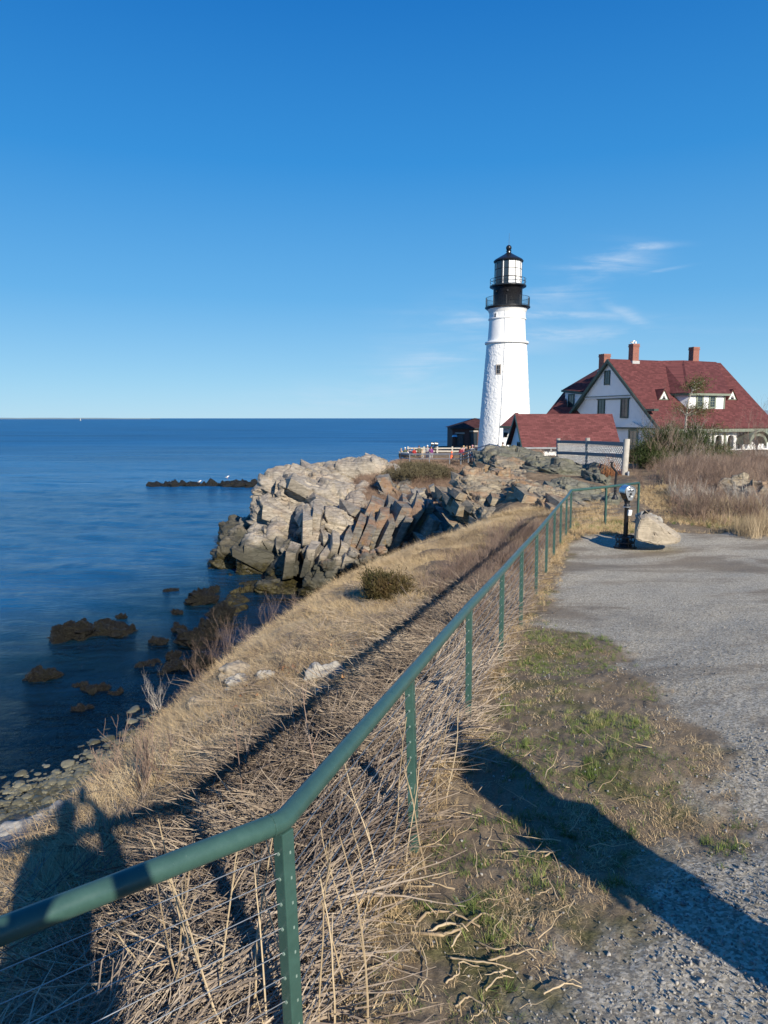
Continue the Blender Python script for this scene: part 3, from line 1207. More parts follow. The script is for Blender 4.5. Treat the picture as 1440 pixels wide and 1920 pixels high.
# fallen blocks at the foot
for i in range(46):
    u = random.random()
    px = 600 + 110 * u + random.uniform(-10, 10)
    py = 1082 - 34 * u + random.uniform(-22, 10)
    Y = 43.4 + random.uniform(-.5, .8)
    c = at(px, py, Y)
    s_ = random.uniform(.3, .75)
    me = rock_mesh('rock_block', tuple(c), (s_ * random.uniform(.8, 1.4), s_, s_ * random.uniform(.7, 1.2)), (random.uniform(0, 90), random.uniform(-25, 25), random.uniform(-25, 25)), (0, 0, 0), M['rockB' if i % 3 else 'rockA'], 7, .5, .3, 6, 500 + i)
    link('rock_block', me, t_head)
# broken ledges on the right, under the heath
for (px0, px1, py0, py1, Y, dp_, rot, n_, ce, mt) in [
    (700, 770, 905, 950, 55, 5, (0, 0, 10), 36, .9, 'rockB'), (712, 752, 893, 925, 59, 4, (0, 0, 10), 28, .8, 'rockB'), (770, 850, 948, 1005, 48, 6, (0, 14, 20), 44, .8, 'rockB'), (795, 850, 985, 1030, 44, 4, (0, 10, 24), 32, .7, 'rockB'),
    (690, 730, 885, 930, 62, 5, (0, 0, 20), 30, .9, 'rockA'),
    (722, 745, 888, 902, 64, 3, (0, 0, 12), 20, .6, 'rockB'), (742, 772, 918, 936, 56, 2.5, (0, 0, 14), 22, .6, 'rockB'), (775, 812, 938, 958, 52.5, 2, (0, 0, 18), 22, .5, 'rockB'), (815, 850, 946, 962, 51, 2, (0, 0, 10), 20, .5, 'rockC'),
    (700, 728, 868, 884, 70, 3, (0, 0, 8), 20, .7, 'rockA'), (760, 800, 960, 985, 49, 2, (0, 0, 22), 24, .5, 'rockC'), (835, 862, 925, 942, 54, 2, (0, 0, 10), 18, .5, 'rockC'), (800, 830, 908, 918, 59, 2, (0, 0, 5), 16, .5, 'rockC')]:
    rock_px('rock_ledge', px0, px1, py0, py1, Y, dp_, None, mt, rot, (0, 0, 28), n_, ce, .9, 4.5, parent=t_head)

# near outcrops between the slope and the shed
for (nm, lab, px0, px1, py0, py1, Y, dp_, rot, bed, n_, ce, mt, st_) in [
    ('rock_outcrop', 'massive grey green slab of rock just below the red roofed shed', 916, 1062, 850, 912, 36, 7, (-8, 4, 3), (0, 4, 12), 60, .8, 'rockD', (3, 2, .5)),
    ('rock_outcrop', 'dark overhanging rock ledge under the wooden fence', 1020, 1140, 868, 925, 32, 5, (6, 0, 6), (0, 4, 10), 54, .7, 'rockD', (3, 2, .5)),
    ('rock_outcrop', 'tilted tan rock slab beneath the grey green slab', 945, 1045, 880, 935, 31.5, 5, (10, 10, 16), (0, 8, 16), 50, .6, 'rockC', (3, 1.6, .35)),
    ('rock_outcrop', 'rusty orange square cut rock with open joints', 958, 1045, 905, 965, 27.5, 4, (14, 12, 10), (0, 8, 14), 44, .6, 'rockC', (1.6, 1.2, .6)),
    ('rock_outcrop', 'low layered tan rock at the head of the dark gully', 868, 985, 912, 1000, 26, 5, (-6, 14, 10), (0, 10, 14), 60, .55, 'rockC', (3, 1.6, .3)),
    ('rock_outcrop', 'cracked grey rock face behind the bend of the green fence', 1000, 1110, 925, 1010, 21.5, 4, (12, 8, 6), (0, 8, 12), 54, .5, 'rockC', (2.6, 1.4, .35)),
    ('rock_outcrop', 'grass capped grey rock behind the tower viewer', 1080, 1170, 918, 985, 22, 4.5, (-4, 6, 4), (0, 6, 8), 50, .5, 'rockD', (2.6, 1.4, .4)),
    ('rock_outcrop', 'small slanting rock under the weathered pole', 1125, 1165, 893, 940, 28, 3, (0, 4, 18), (0, 4, 20), 36, .5, 'rockD', (2.4, 1.4, .4)),
    ('rock_outcrop', 'blocky grey rock showing in the brush at the right edge of the view', 1408, 1470, 908, 962, 21, 2.0, (10, 6, -12), (0, 4, -10), 44, .5, 'rockC', (1.6, 1.2, .7)),
    ('rock_outcrop', 'sloping grey bedrock running from the gully up to the green fence', 900, 1040, 950, 1030, 22.5, 5, (8, 16, 8), (0, 10, 12), 54, .5, 'rockC', (3, 1.6, .3)),
]:
    rock_px(nm, px0, px1, py0, py1, Y, dp_, lab, mt, rot, bed, n_ + 6, ce, .6, 5.0, strat=st_, group=None, cat='rock')



def clad(parent, sources, count, bed, dims, seed, mats, zmin=.2, sink=.28, up=.15, jitter=10):
    """joint blocks standing a little proud of the rock they broke from"""
    r = random.Random(seed)
    bank = []
    for i in range(14):
        me = hull_block((dims[0] * r.uniform(.55, 1.5), dims[1] * r.uniform(.6, 1.3), dims[2] * r.uniform(.5, 1.5)), seed * 31 + i)
        me.materials.append(mats[i % len(mats)])
        bank.append(me)
    cand = []
    for (o, org) in sources:
        me = o.data
        n = len(me.vertices)
        co = np.empty(n * 3, np.float32)
        no = np.empty(n * 3, np.float32)
        me.vertices.foreach_get('co', co)
        me.vertices.foreach_get('normal', no)
        co = co.reshape(-1, 3) + np.array(tuple(org))
        no = no.reshape(-1, 3)
        k = ((-no[:, 1] > .12) | (no[:, 2] > .35)) & (co[:, 2] > zmin)
        cand.append(np.concatenate([co[k], no[k]], 1)[::7])
    cand = np.concatenate(cand)
    chosen = []
    tries = 0
    while len(chosen) < count and tries < count * 40:
        tries += 1
        c = cand[r.randrange(len(cand))]
        p = Vector(c[:3].tolist())
        if hz(p.x, p.y) > p.z + .1:
            continue
        if any((q - p).length < dims[2] * .9 for q in chosen):
            continue
        chosen.append(p)
        nn = Vector(c[3:].tolist())
        if parent is t_head and (nn.x < -.2 or nn.z > .75 or (p.x < -9.6) or (p.x < -8.0 and p.z > 1.8) or p.z > 6.3):
            chosen.pop()
            continue
        o = bpy.data.objects.new('rock_block', bank[r.randrange(14)])
        COL.objects.link(o)
        o.parent = parent
        o.location = p - nn * dims[2] * sink + Vector((0, 0, -.05)) - ORG[parent.name]
        Rm_ = Matrix(rotm(bed[0] + r.gauss(0, jitter), bed[1] + r.gauss(0, jitter * .5), bed[2] + r.gauss(0, jitter * .6)).tolist())
        o.rotation_euler = Rm_.to_euler()


src = [(o, ORG[o.name]) for o in t_head.children if o.name.startswith('rock_mass')]
clad(t_head, [s_ for s_ in src], 75, (12, 10, 24), (3.0, 2.2, .8), 5, [M['rockA']], zmin=1.0, sink=.62, jitter=6)
clad(t_head, [(o, ORG[o.name]) for o in t_head.children if o.name.startswith('rock_ledge')], 26, (6, 6, 66), (2.4, 1.4, .6), 6, [M['rockB'], M['rockA']], zmin=.8, sink=.45, jitter=7)
for o in [o for o in bpy.data.objects if o.name.startswith('rock_outcrop')]:
    sz_ = max(o.dimensions.x, 1)
    ORG[o.name] = o.location.copy()
    clad(o, [(o, o.location)], 9 if sz_ > 2.2 else 4, (10, 8, 13), (min(2.2, sz_ * .45), 1.1, .32), int(o.location.x * 100), [o.data.materials[0]], zmin=-9, sink=.66, jitter=4)

# boulders beside the tower viewer
def hull_rock(name, front, Y0, Y1, mat, label, seed, shrink=.8, cat='rock'):
    bm = bmesh.new()
    cx = sum(p[0] for p in front) / len(front)
    for (px, py) in front:
        for t, k in ((0, .86), (.3, 1.0), (.75, .95), (1, shrink)):
            p = at(cx + (px - cx) * k, py, Y0 + (Y1 - Y0) * t)
            q_ = at(px, py, Y0)
            bm.verts.new((p.x, p.y, q_.z - (0.05 if k < 1 else 0) * (1 if py < 1005 else -.3)))
    bmesh.ops.convex_hull(bm, input=bm.verts)
    bmesh.ops.delete(bm, geom=[v for v in bm.verts if not v.link_faces], context='VERTS')
    bmesh.ops.bevel(bm, geom=bm.edges[:], offset=.018, segments=2, affect='EDGES')
    bmesh.ops.triangulate(bm, faces=bm.faces)
    for _ in range(3):
        bmesh.ops.subdivide_edges(bm, edges=[e for e in bm.edges if e.calc_length() > .04], cuts=1, use_grid_fill=True)
    bm.normal_update()
    P = np.array([tuple(v.co) for v in bm.verts])
    N = np.array([tuple(v.normal) for v in bm.verts])
    f1, f2, c3, tl = vor(P * 5 + seed, seed, True)
    d = .018 * fbm(P * 3, 4, seed) + .018 * (c3 - .5) + .012 * tl
    P = P + N * d[:, None]
    for v, p in zip(bm.verts, P):
        v.co = p
    me = bpy.data.meshes.new(name)
    bm.to_mesh(me)
    bm.free()
    me.materials.append(mat)
    o = link(name, me)
    base_of(o)
    tag(o, label, cat)
    return o


hull_rock('boulder', [(1188, 1014), (1190, 988), (1197, 970), (1210, 966), (1222, 972), (1245, 989), (1263, 1000), (1277, 1012), (1274, 1021), (1230, 1024)], 14.9, 15.6, M['boulder'],
          'big tan granite boulder sloping down to the right beside the tower viewer', 71)
rock_px('boulder', 1206, 1232, 962, 985, 15.9, .5, 'pale block of stone behind the top of the tan boulder', 'pale_stone', (8, 0, 6), (0, 0, 0), 20, .2, .5, 5, 72, .5)
rock_px('boulder', 1222, 1246, 972, 1000, 15.8, .5, 'white angular stone low behind the tan boulder', 'pale_stone', (-6, 0, -10), (0, 0, 0), 20, .2, .5, 5, 73, .3)
# slope stones on the dry grass
for (px, py, wp, hp, lab, mt, sd) in [
    (440, 1282, 52, 30, 'rounded yellowish stone in the dry grass near the drop', 'boulder', 81), (448, 1292, 46, 20, 'grey stone with a white patch against the yellowish stone', 'pale_stone', 82),
    (497, 1282, 30, 16, 'small whitish stone half sunk in dry grass', 'pale_stone', 83), (612, 1276, 66, 22, 'flat pale stone crossed by the shadow of the handrail', 'pale_stone', 84),
    (622, 1308, 46, 14, 'low buried grey stone in the grass under the flat pale stone', 'pale_stone', 85), (380, 1330, 50, 20, 'dull grey stone hidden in tall dry grass on the drop', 'boulder', 86)]:
    p = gp(px, py)
    s_ = p.y / F
    me = rock_mesh('field_stone', (p.x, p.y, p.z + hp * s_ * .45), (wp * s_ * 1.1, wp * s_ * .8, hp * s_ * 1.6), (sd * 20 % 60, 5, 8), (0, 0, 0), M[mt], 18, .4, .2, 3.2, sd, flat=False, soft=.6)
    o = link('field_stone', me)
    base_of(o)
    tag(o, lab, 'stone')

# rocks standing in the water, wrapped in weed
n_sr = 0
for (px, py, wp, hp, lab) in [
    (130, 1207, 68, 52, 'largest round weed covered rock alone in the water'), (198, 1196, 92, 34, 'long low weedy rock trailing right of the largest round rock'),
    (75, 1275, 60, 22, 'dark peaked rock in the water nearest the left edge'), (144, 1288, 28, 9, 'small dark rock, left one of the low scatter off the beach'),
    (178, 1299, 46, 14, 'flat dark rock in the middle of the low scatter off the beach'), (211, 1305, 26, 12, 'small dark rock, right one of the low scatter off the beach'),
    (226, 1158, 20, 7, 'tiny dark rock tip above the long low weedy rock'), (318, 1110, 30, 8, 'thin dark rock awash left of the headland foot'),
    (378, 1133, 62, 28, 'broad weedy rock just off the headland foot'), (295, 1212, 44, 20, 'round dark rock left of the weedy cluster by the slope'),
    (333, 1190, 36, 24, 'upper left rock of the weedy cluster by the slope'), (352, 1215, 68, 42, 'biggest rock of the weedy cluster by the slope'),
    (388, 1200, 48, 44, 'weedy rock of the cluster touching the bare shrubs'), (322, 1240, 30, 18, 'small knob between the cluster and the long rock below it'),
    (270, 1252, 40, 14, 'pointed dark rock left of the long weedy rock'), (325, 1258, 66, 24, 'long weedy rock just above the silvery shrub'),
    (378, 1252, 50, 30, 'dark rock partly hidden by the bare shrubs'), (300, 1266, 12, 6, 'tiny rock under the long weedy rock'),
    (145, 1337, 40, 6, 'drowned rock showing as a dark patch near the beach'), (410, 1165, 50, 30, 'weedy rock in the narrow water before the headland'),
    (400, 1112, 30, 14, 'black rock tucked against the headland foot'), (330, 1150, 26, 6, 'thin dark rock barely awash in the channel')]:
    c = sea_at(px, py, 0)
    s_ = c.y / F * 1.02
    W_, H_ = wp * s_, hp * s_
    if 'cluster' in lab or 'headland' in lab:
        W_ *= .85
    D_ = W_ * random.uniform(.6, .8)
    # height seen nearly edge-on: part of the pixel height is the top face
    Hh = max(H_ - D_ * abs(ray(px, py).z) * .95, H_ * .22)
    me = rock_mesh('sea_rock', (c.x, c.y + D_ / 2, Hh * .1), (W_ * .95, D_, Hh * 1.8), (random.uniform(-12, 12), random.uniform(-5, 5), random.uniform(-8, 8)), (0, 0, 0), M['weed'],
                   54 if wp > 40 else 28, .9, .30 * max(.5, min(1, W_)), 2.8, 600 + n_sr, flat=True, soft=.9)
    o = link('sea_rock', me)
    base_of(o)
    tag(o, lab, 'rock', 'weedy rocks standing in the sea')
    n_sr += 1
for (px, wp, hp, lab) in [(440, 72, 12, 'far reef: humped weedy ledge at its right end'), (472, 24, 9, 'far reef: small ledge tip beside the headland'), (378, 66, 6, 'far reef: thin dark middle ledge'), (330, 46, 5, 'far reef: lowest strip of dark rock'), (292, 28, 3, 'far reef: last dark fleck on its left')]:
    c = sea_at(px, 911, 0)
    s_ = c.y / F
    me = rock_mesh('sea_rock', (c.x, c.y, 0.0), (wp * s_, 3.0, hp * s_ * 1.3), (random.uniform(-8, 8), 0, 3), (0, 0, 0), M['weed'], 26, .9, .8, 2.6, 700 + int(px), soft=.8)
    o = link('sea_rock', me)
    base_of(o)
    tag(o, lab, 'rock', 'weedy rocks standing in the sea')
# ================================================================ GREEN FENCE
RAIL = [((-3.4, -.55), -1.19), ((-1.90, .76), -1.20), ((-.3244, 2.1049), -1.28), ((.137, 3.63), -1.37), ((.667, 5.36), -1.46), ((1.25, 7.29), -1.60), ((1.80, 9.05), -1.69), ((2.42, 11.0), -1.79),
        ((3.01, 12.85), -1.86), ((3.56, 14.55), -1.91), ((4.04, 15.95), -1.92), ((4.44, 17.0), -1.90), ((4.82, 18.04), -1.85), ((5.89, 18.59), -1.81), ((6.96, 19.16), -1.76)]
RPTS = [Vector((x, y, CAMZ + z)) for (x, y), z in RAIL]
RR = .034
ft = thing('cable_railing', 'dark green pipe handrail on flat posts strung with steel cables, running along the drop', 'fence', (RPTS[2].x, RPTS[2].y, hz(RPTS[2].x, RPTS[2].y)))
# the handrail in straight lengths with mitred bends and weld rings
mb = MB()
straight = [RPTS[0], RPTS[1], RPTS[2], RPTS[12], RPTS[14]]
path = []
for i, p in enumerate(RPTS):
    if i in (2, 12):
        a = (RPTS[i - 1] - p).normalized()
        b = (RPTS[i + 1] - p).normalized()
        r_ = .035
        for t in np.linspace(0, 1, 5):
            path.append((p + a * r_) * (1 - t) ** 2 + p * 2 * t * (1 - t) + (p + b * r_) * t * t)
    else:
        path.append(p)
mb.tube(path, RR, 20)
hr_ = mb.build('handrail', M['rail'], ft, smooth_=True)
for i in (2, 12):
    a = (RPTS[i - 1] - RPTS[i]).normalized()
    MB().tube([RPTS[i] + a * .040, RPTS[i] + a * .046], RR + .0022, 20).build('weld_ring', M['rail'], hr_)
NC = 10
tilt = Vector((.030, 0, -1)).normalized()
post_axis = []
for i, p in enumerate(RPTS):
    if i == 0:
        d = RPTS[1] - p
    elif i == len(RPTS) - 1:
        d = p - RPTS[i - 1]
    elif i == 2:
        d = (RPTS[3] - p).normalized() * .35 + (p - RPTS[1]).normalized() * .65
    elif i == 12:
        d = RPTS[12] - RPTS[11]
    else:
        d = RPTS[i + 1] - p
    d.z = 0
    d.normalize()
    g = hz(p.x, p.y)
    ax = Vector(((.03 if i < 4 else .008) * (1 if i > 1 else 0) + random.uniform(-.004, .004), random.uniform(-.004, .004), -1)).normalized()
    side = d.cross(Vector((0, 0, 1))).normalized()
    L = p.z - g + .25
    c = p + ax * (RR * .8 + (L - RR) / 2)
    X = side
    Y = (-ax).cross(X).normalized()
    mbp = MB().box(c, .046, .050, L - RR, X, Y, -ax)
    po = mbp.build('post', M['rail'], ft, bevel=.004)
    post_axis.append((p, ax, side, d, p.z - g))
    if i < 8:
        fme = MB().tube([d * -.028, d * .028], .006, 8).box(side * .0235 + d * .004, .002, .006, .010, side, d, ax).mesh('cable_ferrule', M['chip'])
        for k in range(NC):
            q_ = p + ax * (.10 + k * .088)
            fo = link('cable_ferrule', fme, po, local=True)
            fo.location = q_ - ORG[po.name]
for k in range(NC):
    mb = MB()
    pts = []
    for i in range(len(RPTS) - 1):
        a = post_axis[i][0] + post_axis[i][1] * (.10 + k * .088)
        b = post_axis[i + 1][0] + post_axis[i + 1][1] * (.10 + k * .088)
        pts += [a, (a + b) / 2 - Vector((0, 0, .004))]
    pts.append(b)
    mb.tube(pts, .0017, 5)
    mb.build('cable', M['cable'], ft)

# ================================================================ TOWER VIEWER
vb = at(1172, 1023, 15.6)
vb.z = hz(vb.x, vb.y)
vt = thing('tower_viewer', 'coin operated tower viewer with silver face on a black iron pedestal', 'viewer', vb, R(14))
L_ = dict(local=True)
mb = MB().lathe([(0, 0), (.245, 0), (.25, .012), (.25, .035), (.235, .045), (.17, .045), (.17, .02)], n=40)
mb.build('base_ring', M['blackm'], vt, local=True, smooth_=False)
mb = MB().lathe([(.17, .02), (.13, .10), (.10, .12), (.085, .20), (.06, .24), (.055, .26)], n=28)
mb.build('base_cone', M['blackm'], vt, local=True, smooth_=True)
for zz, r_ in ((.13, .19), (.26, .215)):
    mb = MB()
    ring = [(r_ * math.cos(t), r_ * math.sin(t), zz) for t in np.linspace(0, 2 * PI, 37)]
    mb.tube(ring, .017, 8)
    for k in range(6):
        t = k * PI / 3 + .3
        mb.bar((r_ * math.cos(t), r_ * math.sin(t), zz), (.05 * math.cos(t), .05 * math.sin(t), zz + .02), .025, .02)
    mb.build('step_ring', M['blackm'], vt, local=True)
mb = MB()
for k in range(6):
    t = k * PI / 3 + .3
    mb.tube([(.20 * math.cos(t), .20 * math.sin(t), .03), (.19 * math.cos(t), .19 * math.sin(t), .14), (.215 * math.cos(t), .215 * math.sin(t), .26)], .012, 6)
mb.build('step_support', M['blackm'], vt, local=True)
MB().lathe([(.054, .2), (.05, .3), (.048, .93), (.065, .94), (.068, .955), (.065, .97), (.05, .98), (.058, 1.02), (.075, 1.08), (.06, 1.12)], n=24).build('pedestal', M['blackm'], vt, local=True, smooth_=True)
MB().lathe([(.056, .915), (.078, .92), (.078, .935), (.056, .94)], n=24).build('collar', M['silver'], vt, local=True)


def tear(r, h, n=22, grow=0.0):
    pts = []
    for k in range(n + 1):
        t = R(-28) + (PI + R(56)) * k / n
        pts.append(((r + grow) * math.cos(t), (r + grow) * math.sin(t)))
    pts.append((-.045 - grow, -h))
    pts.append((.045 + grow, -h - .0))
    return pts


HC = 1.27
out = [Vector((x, -.105, HC + z)) for x, z in tear(.135, .20)]
hd = MB().prism(out, (0, .21, 0)).build('head', M['black'], vt, local=True, bevel=.012)
out = [Vector((x, -.125, HC + z)) for x, z in tear(.122, .19)]
fp = MB().prism(out, (0, .022, 0)).build('face_plate', M['silver'], hd, local=True, bevel=.006)
mb = MB()
K = []
for k in range(21):
    t = R(-10) + R(200) * k / 20
    K.append((t, .137))
for (t0, r0), (t1, r1) in zip(K[:-1], K[1:]):
    tm = (t0 + t1) / 2
    mb.box((.140 * math.cos(tm), 0, HC + .140 * math.sin(tm)), .008, .23, .0265, (math.cos(tm), 0, math.sin(tm)), (0, 1, 0), (-math.sin(tm), 0, math.cos(tm)))
mb.build('hood', M['silver'], hd, local=True, smooth_=False)
for sx in (-.035, .035):
    mb = MB()
    mb.tube([(sx, -.10, HC + .035), (sx, -.165, HC + .035)], [.027, .024], 16)
    e = mb.build('eyepiece', M['silver'], hd, local=True, smooth_=False)
    MB().tube([(sx, -.160, HC + .035), (sx, -.168, HC + .035)], .017, 14).build('lens', M['glass'], hd, local=True)
mb = MB().tube([(0, -.12, HC - .045), (0, -.142, HC - .045)], [.030, .024], 14)
mb.build('focus_knob', M['blackm'], hd, local=True)
MB().box((-.03, -.128, HC - .10), .028, .010, .04).build('coin_slot', M['blackm'], hd, local=True)
MB().box((.03, -.128, HC - .10), .03, .006, .035).build('instruction_label', M['whitebox'], hd, local=True)
for sx in (-.05, .05):
    MB().tube([(sx, .10, HC + .02), (sx, .16, HC + .02)], .042, 16).build('objective', M['black'], hd, local=True)
MB().box((.035, -.066, .80), .085, .05, .125, (1, 0, 0), (0, .97, .24), (0, -.24, .97)).build('coin_box', M['whitebox'], vt, local=True, bevel=.006)

# plaque behind the boulder
p = at(1206, 969, 15.75)
pq = thing('plaque', 'slanted black plaque leaning behind the tan boulder', 'plaque', (p.x, p.y, hz(p.x, p.y)))
MB().box(p, .12, .03, .34, (1, 0, 0.1), (0, .9, .4), (.35, -.4, .9)).build('panel', M['black'], pq, bevel=.004)
MB().box(p + Vector((-.02, .05, -.3)), .05, .03, .4).build('leg', M['blackm'], pq)

# dark bent rod on the rock, modelled in place of a cast shadow
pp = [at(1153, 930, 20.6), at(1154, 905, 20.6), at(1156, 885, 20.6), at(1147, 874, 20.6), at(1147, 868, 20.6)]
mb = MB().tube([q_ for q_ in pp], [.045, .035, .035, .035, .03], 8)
pt = thing('shadow_rod', 'dark bent rod built in place of a shadow on the rock behind the fence', 'pipe', pp[0])
mb.build('pipe', M['blackm'], pt)  # the dark rod in place of a shadow, not a real pipe
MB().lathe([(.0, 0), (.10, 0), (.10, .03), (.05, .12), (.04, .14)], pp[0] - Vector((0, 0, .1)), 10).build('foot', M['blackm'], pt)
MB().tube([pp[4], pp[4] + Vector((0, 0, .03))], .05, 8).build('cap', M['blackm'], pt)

# ================================================================ WOOD AND MESH FENCE, PALE POST
Yp = 30.0
pole_top = at(1175, 822, Yp)
g0 = zat(918, 26)
wf = thing('rail_fence', 'weathered two rail wooden fence with pale plastic mesh on top of the rocks', 'fence', (9.8, 38, hz(9.8, 38)))
pole = thing('wooden_pole', 'tall round pale grey wooden pole at the right end of the rail fence', 'pole', (at(1170, 900, 32).x, Yp, zat(905, Yp) - .3))
mb = MB().tube([at(1168, 915, Yp), at(1171, 880, Yp), at(1175.5, 823, Yp)], [.145, .14, .13], 14)
mb.build('shaft', M['wood_pale'], pole)
MB().tube([at(1177, 905, Yp - .28), at(1178, 884, Yp - .24)], .05, 8).build('conduit', M['grey_metal'], pole)
fp_ = [(1047, 822, 880, 43.5), (1102, 821, 880, 38), (1175, 830, 880, 30.2)]
tops, bots = [], []
for (px, pt_, pb, Y) in fp_[:2]:
    mb = MB().tube([at(px, pb, Y), at(px, pt_, Y)], [.13, .12], 10)
    mb.build('post', M['wood'], wf)
for (y0, y1, y2) in ((828, 829.5, 833), (849, 851, 855)):
    pts = [at(1044, y0, 43.4), at(1102, y1, 37.9), at(1172, y2, 30.1)]
    for a, b in zip(pts[:-1], pts[1:]):
        MB().bar(a, b, .06, .17).build('rail', M['wood_dark'], wf)
mb = MB()
a0, a1 = at(1047, 828, 43.4), at(1047, 868, 43.4)
b0, b1 = at(1102, 829, 38), at(1102, 874, 38)
c0, c1 = at(1172, 832, 30.15), at(1172, 888, 30.15)
off = Vector((.0, -.10, 0))


def pan(t, s_):
    if t < .5:
        u = t * 2
        top, bot = a0.lerp(b0, u), a1.lerp(b1, u)
    else:
        u = t * 2 - 1
        top, bot = b0.lerp(c0, u), b1.lerp(c1, u)
    return top.lerp(bot, s_) + off


nd = 46
for dirn in (1, -1):
    for k in range(-12, nd + 12):
        t0 = k / nd
        t1 = t0 + dirn * .17
        s0, s1 = 0.0, 1.0
        if not (0 <= t0 <= 1):
            lim = 0 if t0 < 0 else 1
            if (t1 - t0) == 0 or not (min(t0, t1) < lim < max(t0, t1)):
                continue
            s0 = (lim - t0) / (t1 - t0)
            t0 = lim
        if not (0 <= t1 <= 1):
            lim = 0 if t1 < 0 else 1
            s1 = s0 + (1 - s0) * (lim - t0) / (t1 - t0)
            t1 = lim
        pts = [pan(t0 + (t1 - t0) * u, s0 + (s1 - s0) * u) for u in (0, .5, 1)]
        mb.tube(pts, .024, 4, cap=False)
me_ = mb.build('plastic_mesh', M['mesh'], wf)
me_['kind'] = 'stuff'
cb = thing('concrete_pier', 'square grey concrete pier between the rocks and the pole', 'pier', at(1160, 925, 30.5))
MB().box(at(1162, 906, 30.5), .42, .4, 1.1).build('pier', M['concrete'], cb, bevel=.02)
# the pale retaining wall at the head of the gully
cw = thing('retaining_wall', 'low concrete wall end between the brush and the grey green slab', 'wall', at(922, 900, 40))
MB().prism([at(906, 856, 42), at(940, 852, 42), at(946, 900, 42), at(918, 915, 42)], (.2, .6, 0)).build('wall', M['concrete'], cw)

# ================================================================ LIGHTHOUSE
TY = 88.0
TX = 14.98
Tz = lambda py: zat(py, TY)
TB = 6.9
px2r = lambda w_, py=700: w_ / 2 / F * (TY * math.cos(PITCH) - (zat(py, TY) - CAMZ) * math.sin(PITCH))
lt = thing('lighthouse', 'tall white conical lighthouse with black lantern room at the end of the point', 'lighthouse', (TX, TY, TB))


def lathe_grid(name, prof, n, mat, parent, rough=0.0, sd=0, zs=120):
    prof = np.array(prof)
    zz = np.linspace(prof[0, 1], prof[-1, 1], zs)
    rr_ = np.interp(zz, prof[:, 1], prof[:, 0])
    th = np.linspace(0, 2 * PI, n, endpoint=False)
    T, Z = np.meshgrid(th, zz)
    Rr = np.repeat(rr_[:, None], n, 1)
    if rough:
        P = np.stack([Rr * np.cos(T), Rr * np.sin(T), Z], -1).reshape(-1, 3)
        f1, f2, c3 = vor(P * 4.2, sd)
        dd = .35 * fbm(P * 5, 3, sd) + (c3 - .5) * 1.1 - .5 * (1 - smooth(0, .12, f2 - f1))
        Rr = Rr + (dd * rough).reshape(Rr.shape)
    V = np.stack([Rr * np.cos(T) + TX, Rr * np.sin(T) + TY, Z], -1).reshape(-1, 3)
    i = np.arange(zs * n).reshape(zs, n)
    j = np.roll(i, -1, 1)
    q_ = np.stack([i[:-1], j[:-1], j[1:], i[1:]], -1).reshape(-1, 4)
    me = np_mesh(name, V, q_, mat)
    me.shade_smooth()
    return link(name, me, parent)


zb, zbelt, ztop = TB, Tz(644), Tz(583)
r0, r1, r2, r3 = px2r(101, 842), px2r(74, 646), px2r(71, 640), px2r(66, 583)
lathe_grid('tower_base', [(r0 * 1.01, zb - .5), (px2r(99, 838), Tz(838)), (px2r(92, 780), Tz(780)), (px2r(84, 720), Tz(720)), (r1, zbelt)], 360, M['white'], lt, .032, 4, 300)
MB().lathe([(r1 - .1, zbelt - .12), (px2r(80), zbelt - .1), (px2r(81), zbelt), (px2r(80), zbelt + .16), (r2, zbelt + .24)], (TX, TY, 0), 96).build('belt_course', M['white'], lt, smooth_=True)
lathe_grid('tower_upper', [(r2, zbelt + .2), (px2r(67.5, 610), Tz(610)), (px2r(66.5, 600), Tz(600))], 120, M['white'], lt, .006, 6, 60)
MB().lathe([(px2r(66), Tz(601)), (px2r(69.5), Tz(600)), (px2r(69.5), Tz(598)), (px2r(66.5), Tz(597)), (px2r(66.5), Tz(588)), (px2r(71), Tz(583)), (px2r(74), Tz(580))], (TX, TY, 0), 96).build('cornice', M['white'], lt)
zg1 = Tz(577)
MB().lathe([(.1, zg1 - .22), (px2r(76), zg1 - .22), (px2r(81), zg1 - .1), (px2r(83), zg1 - .05), (px2r(83), zg1 + .05), (.1, zg1 + .06)], (TX, TY, 0), 64).build('main_gallery', M['black'], lt)
rd = px2r(54, 560)
zg2 = Tz(538)
MB().lathe([(rd, zg1), (rd, zg2 - .25), (rd + .08, zg2 - .2), (rd + .1, zg2)], (TX, TY, 0), 64).build('watch_room', M['black'], lt, smooth_=True)
for ang in (-100, -38, 205, -150):
    t = R(ang)
    MB().tube([(TX + rd * .97 * math.cos(t), TY + rd * .97 * math.sin(t), Tz(549)), (TX + (rd + .12) * math.cos(t), TY + (rd + .12) * math.sin(t), Tz(549))], .11, 12).build('vent', M['blackm'], lt)
MB().lathe([(.1, zg2 - .15), (px2r(60), zg2 - .15), (px2r(67), zg2 - .04), (px2r(67), zg2 + .1), (.1, zg2 + .12)], (TX, TY, 0), 64).build('lantern_gallery', M['black'], lt)


def gallery_rail(name, r, z0, h, nposts, nbal, rails, rad):
    mb = MB()
    for zz in rails:
        mb.tube([(TX + r * math.cos(t), TY + r * math.sin(t), z0 + zz) for t in np.linspace(0, 2 * PI, 49)], rad, 5, cap=False)
    for k in range(nposts):
        t = 2 * PI * k / nposts + .1
        mb.tube([(TX + r * math.cos(t), TY + r * math.sin(t), z0), (TX + r * math.cos(t), TY + r * math.sin(t), z0 + h)], rad * 1.3, 5)
    for k in range(nbal):
        t = 2 * PI * k / nbal
        mb.tube([(TX + r * math.cos(t), TY + r * math.sin(t), z0), (TX + r * math.cos(t), TY + r * math.sin(t), z0 + h)], rad * .5, 4)
    return mb.build(name, M['blackm'], lt)


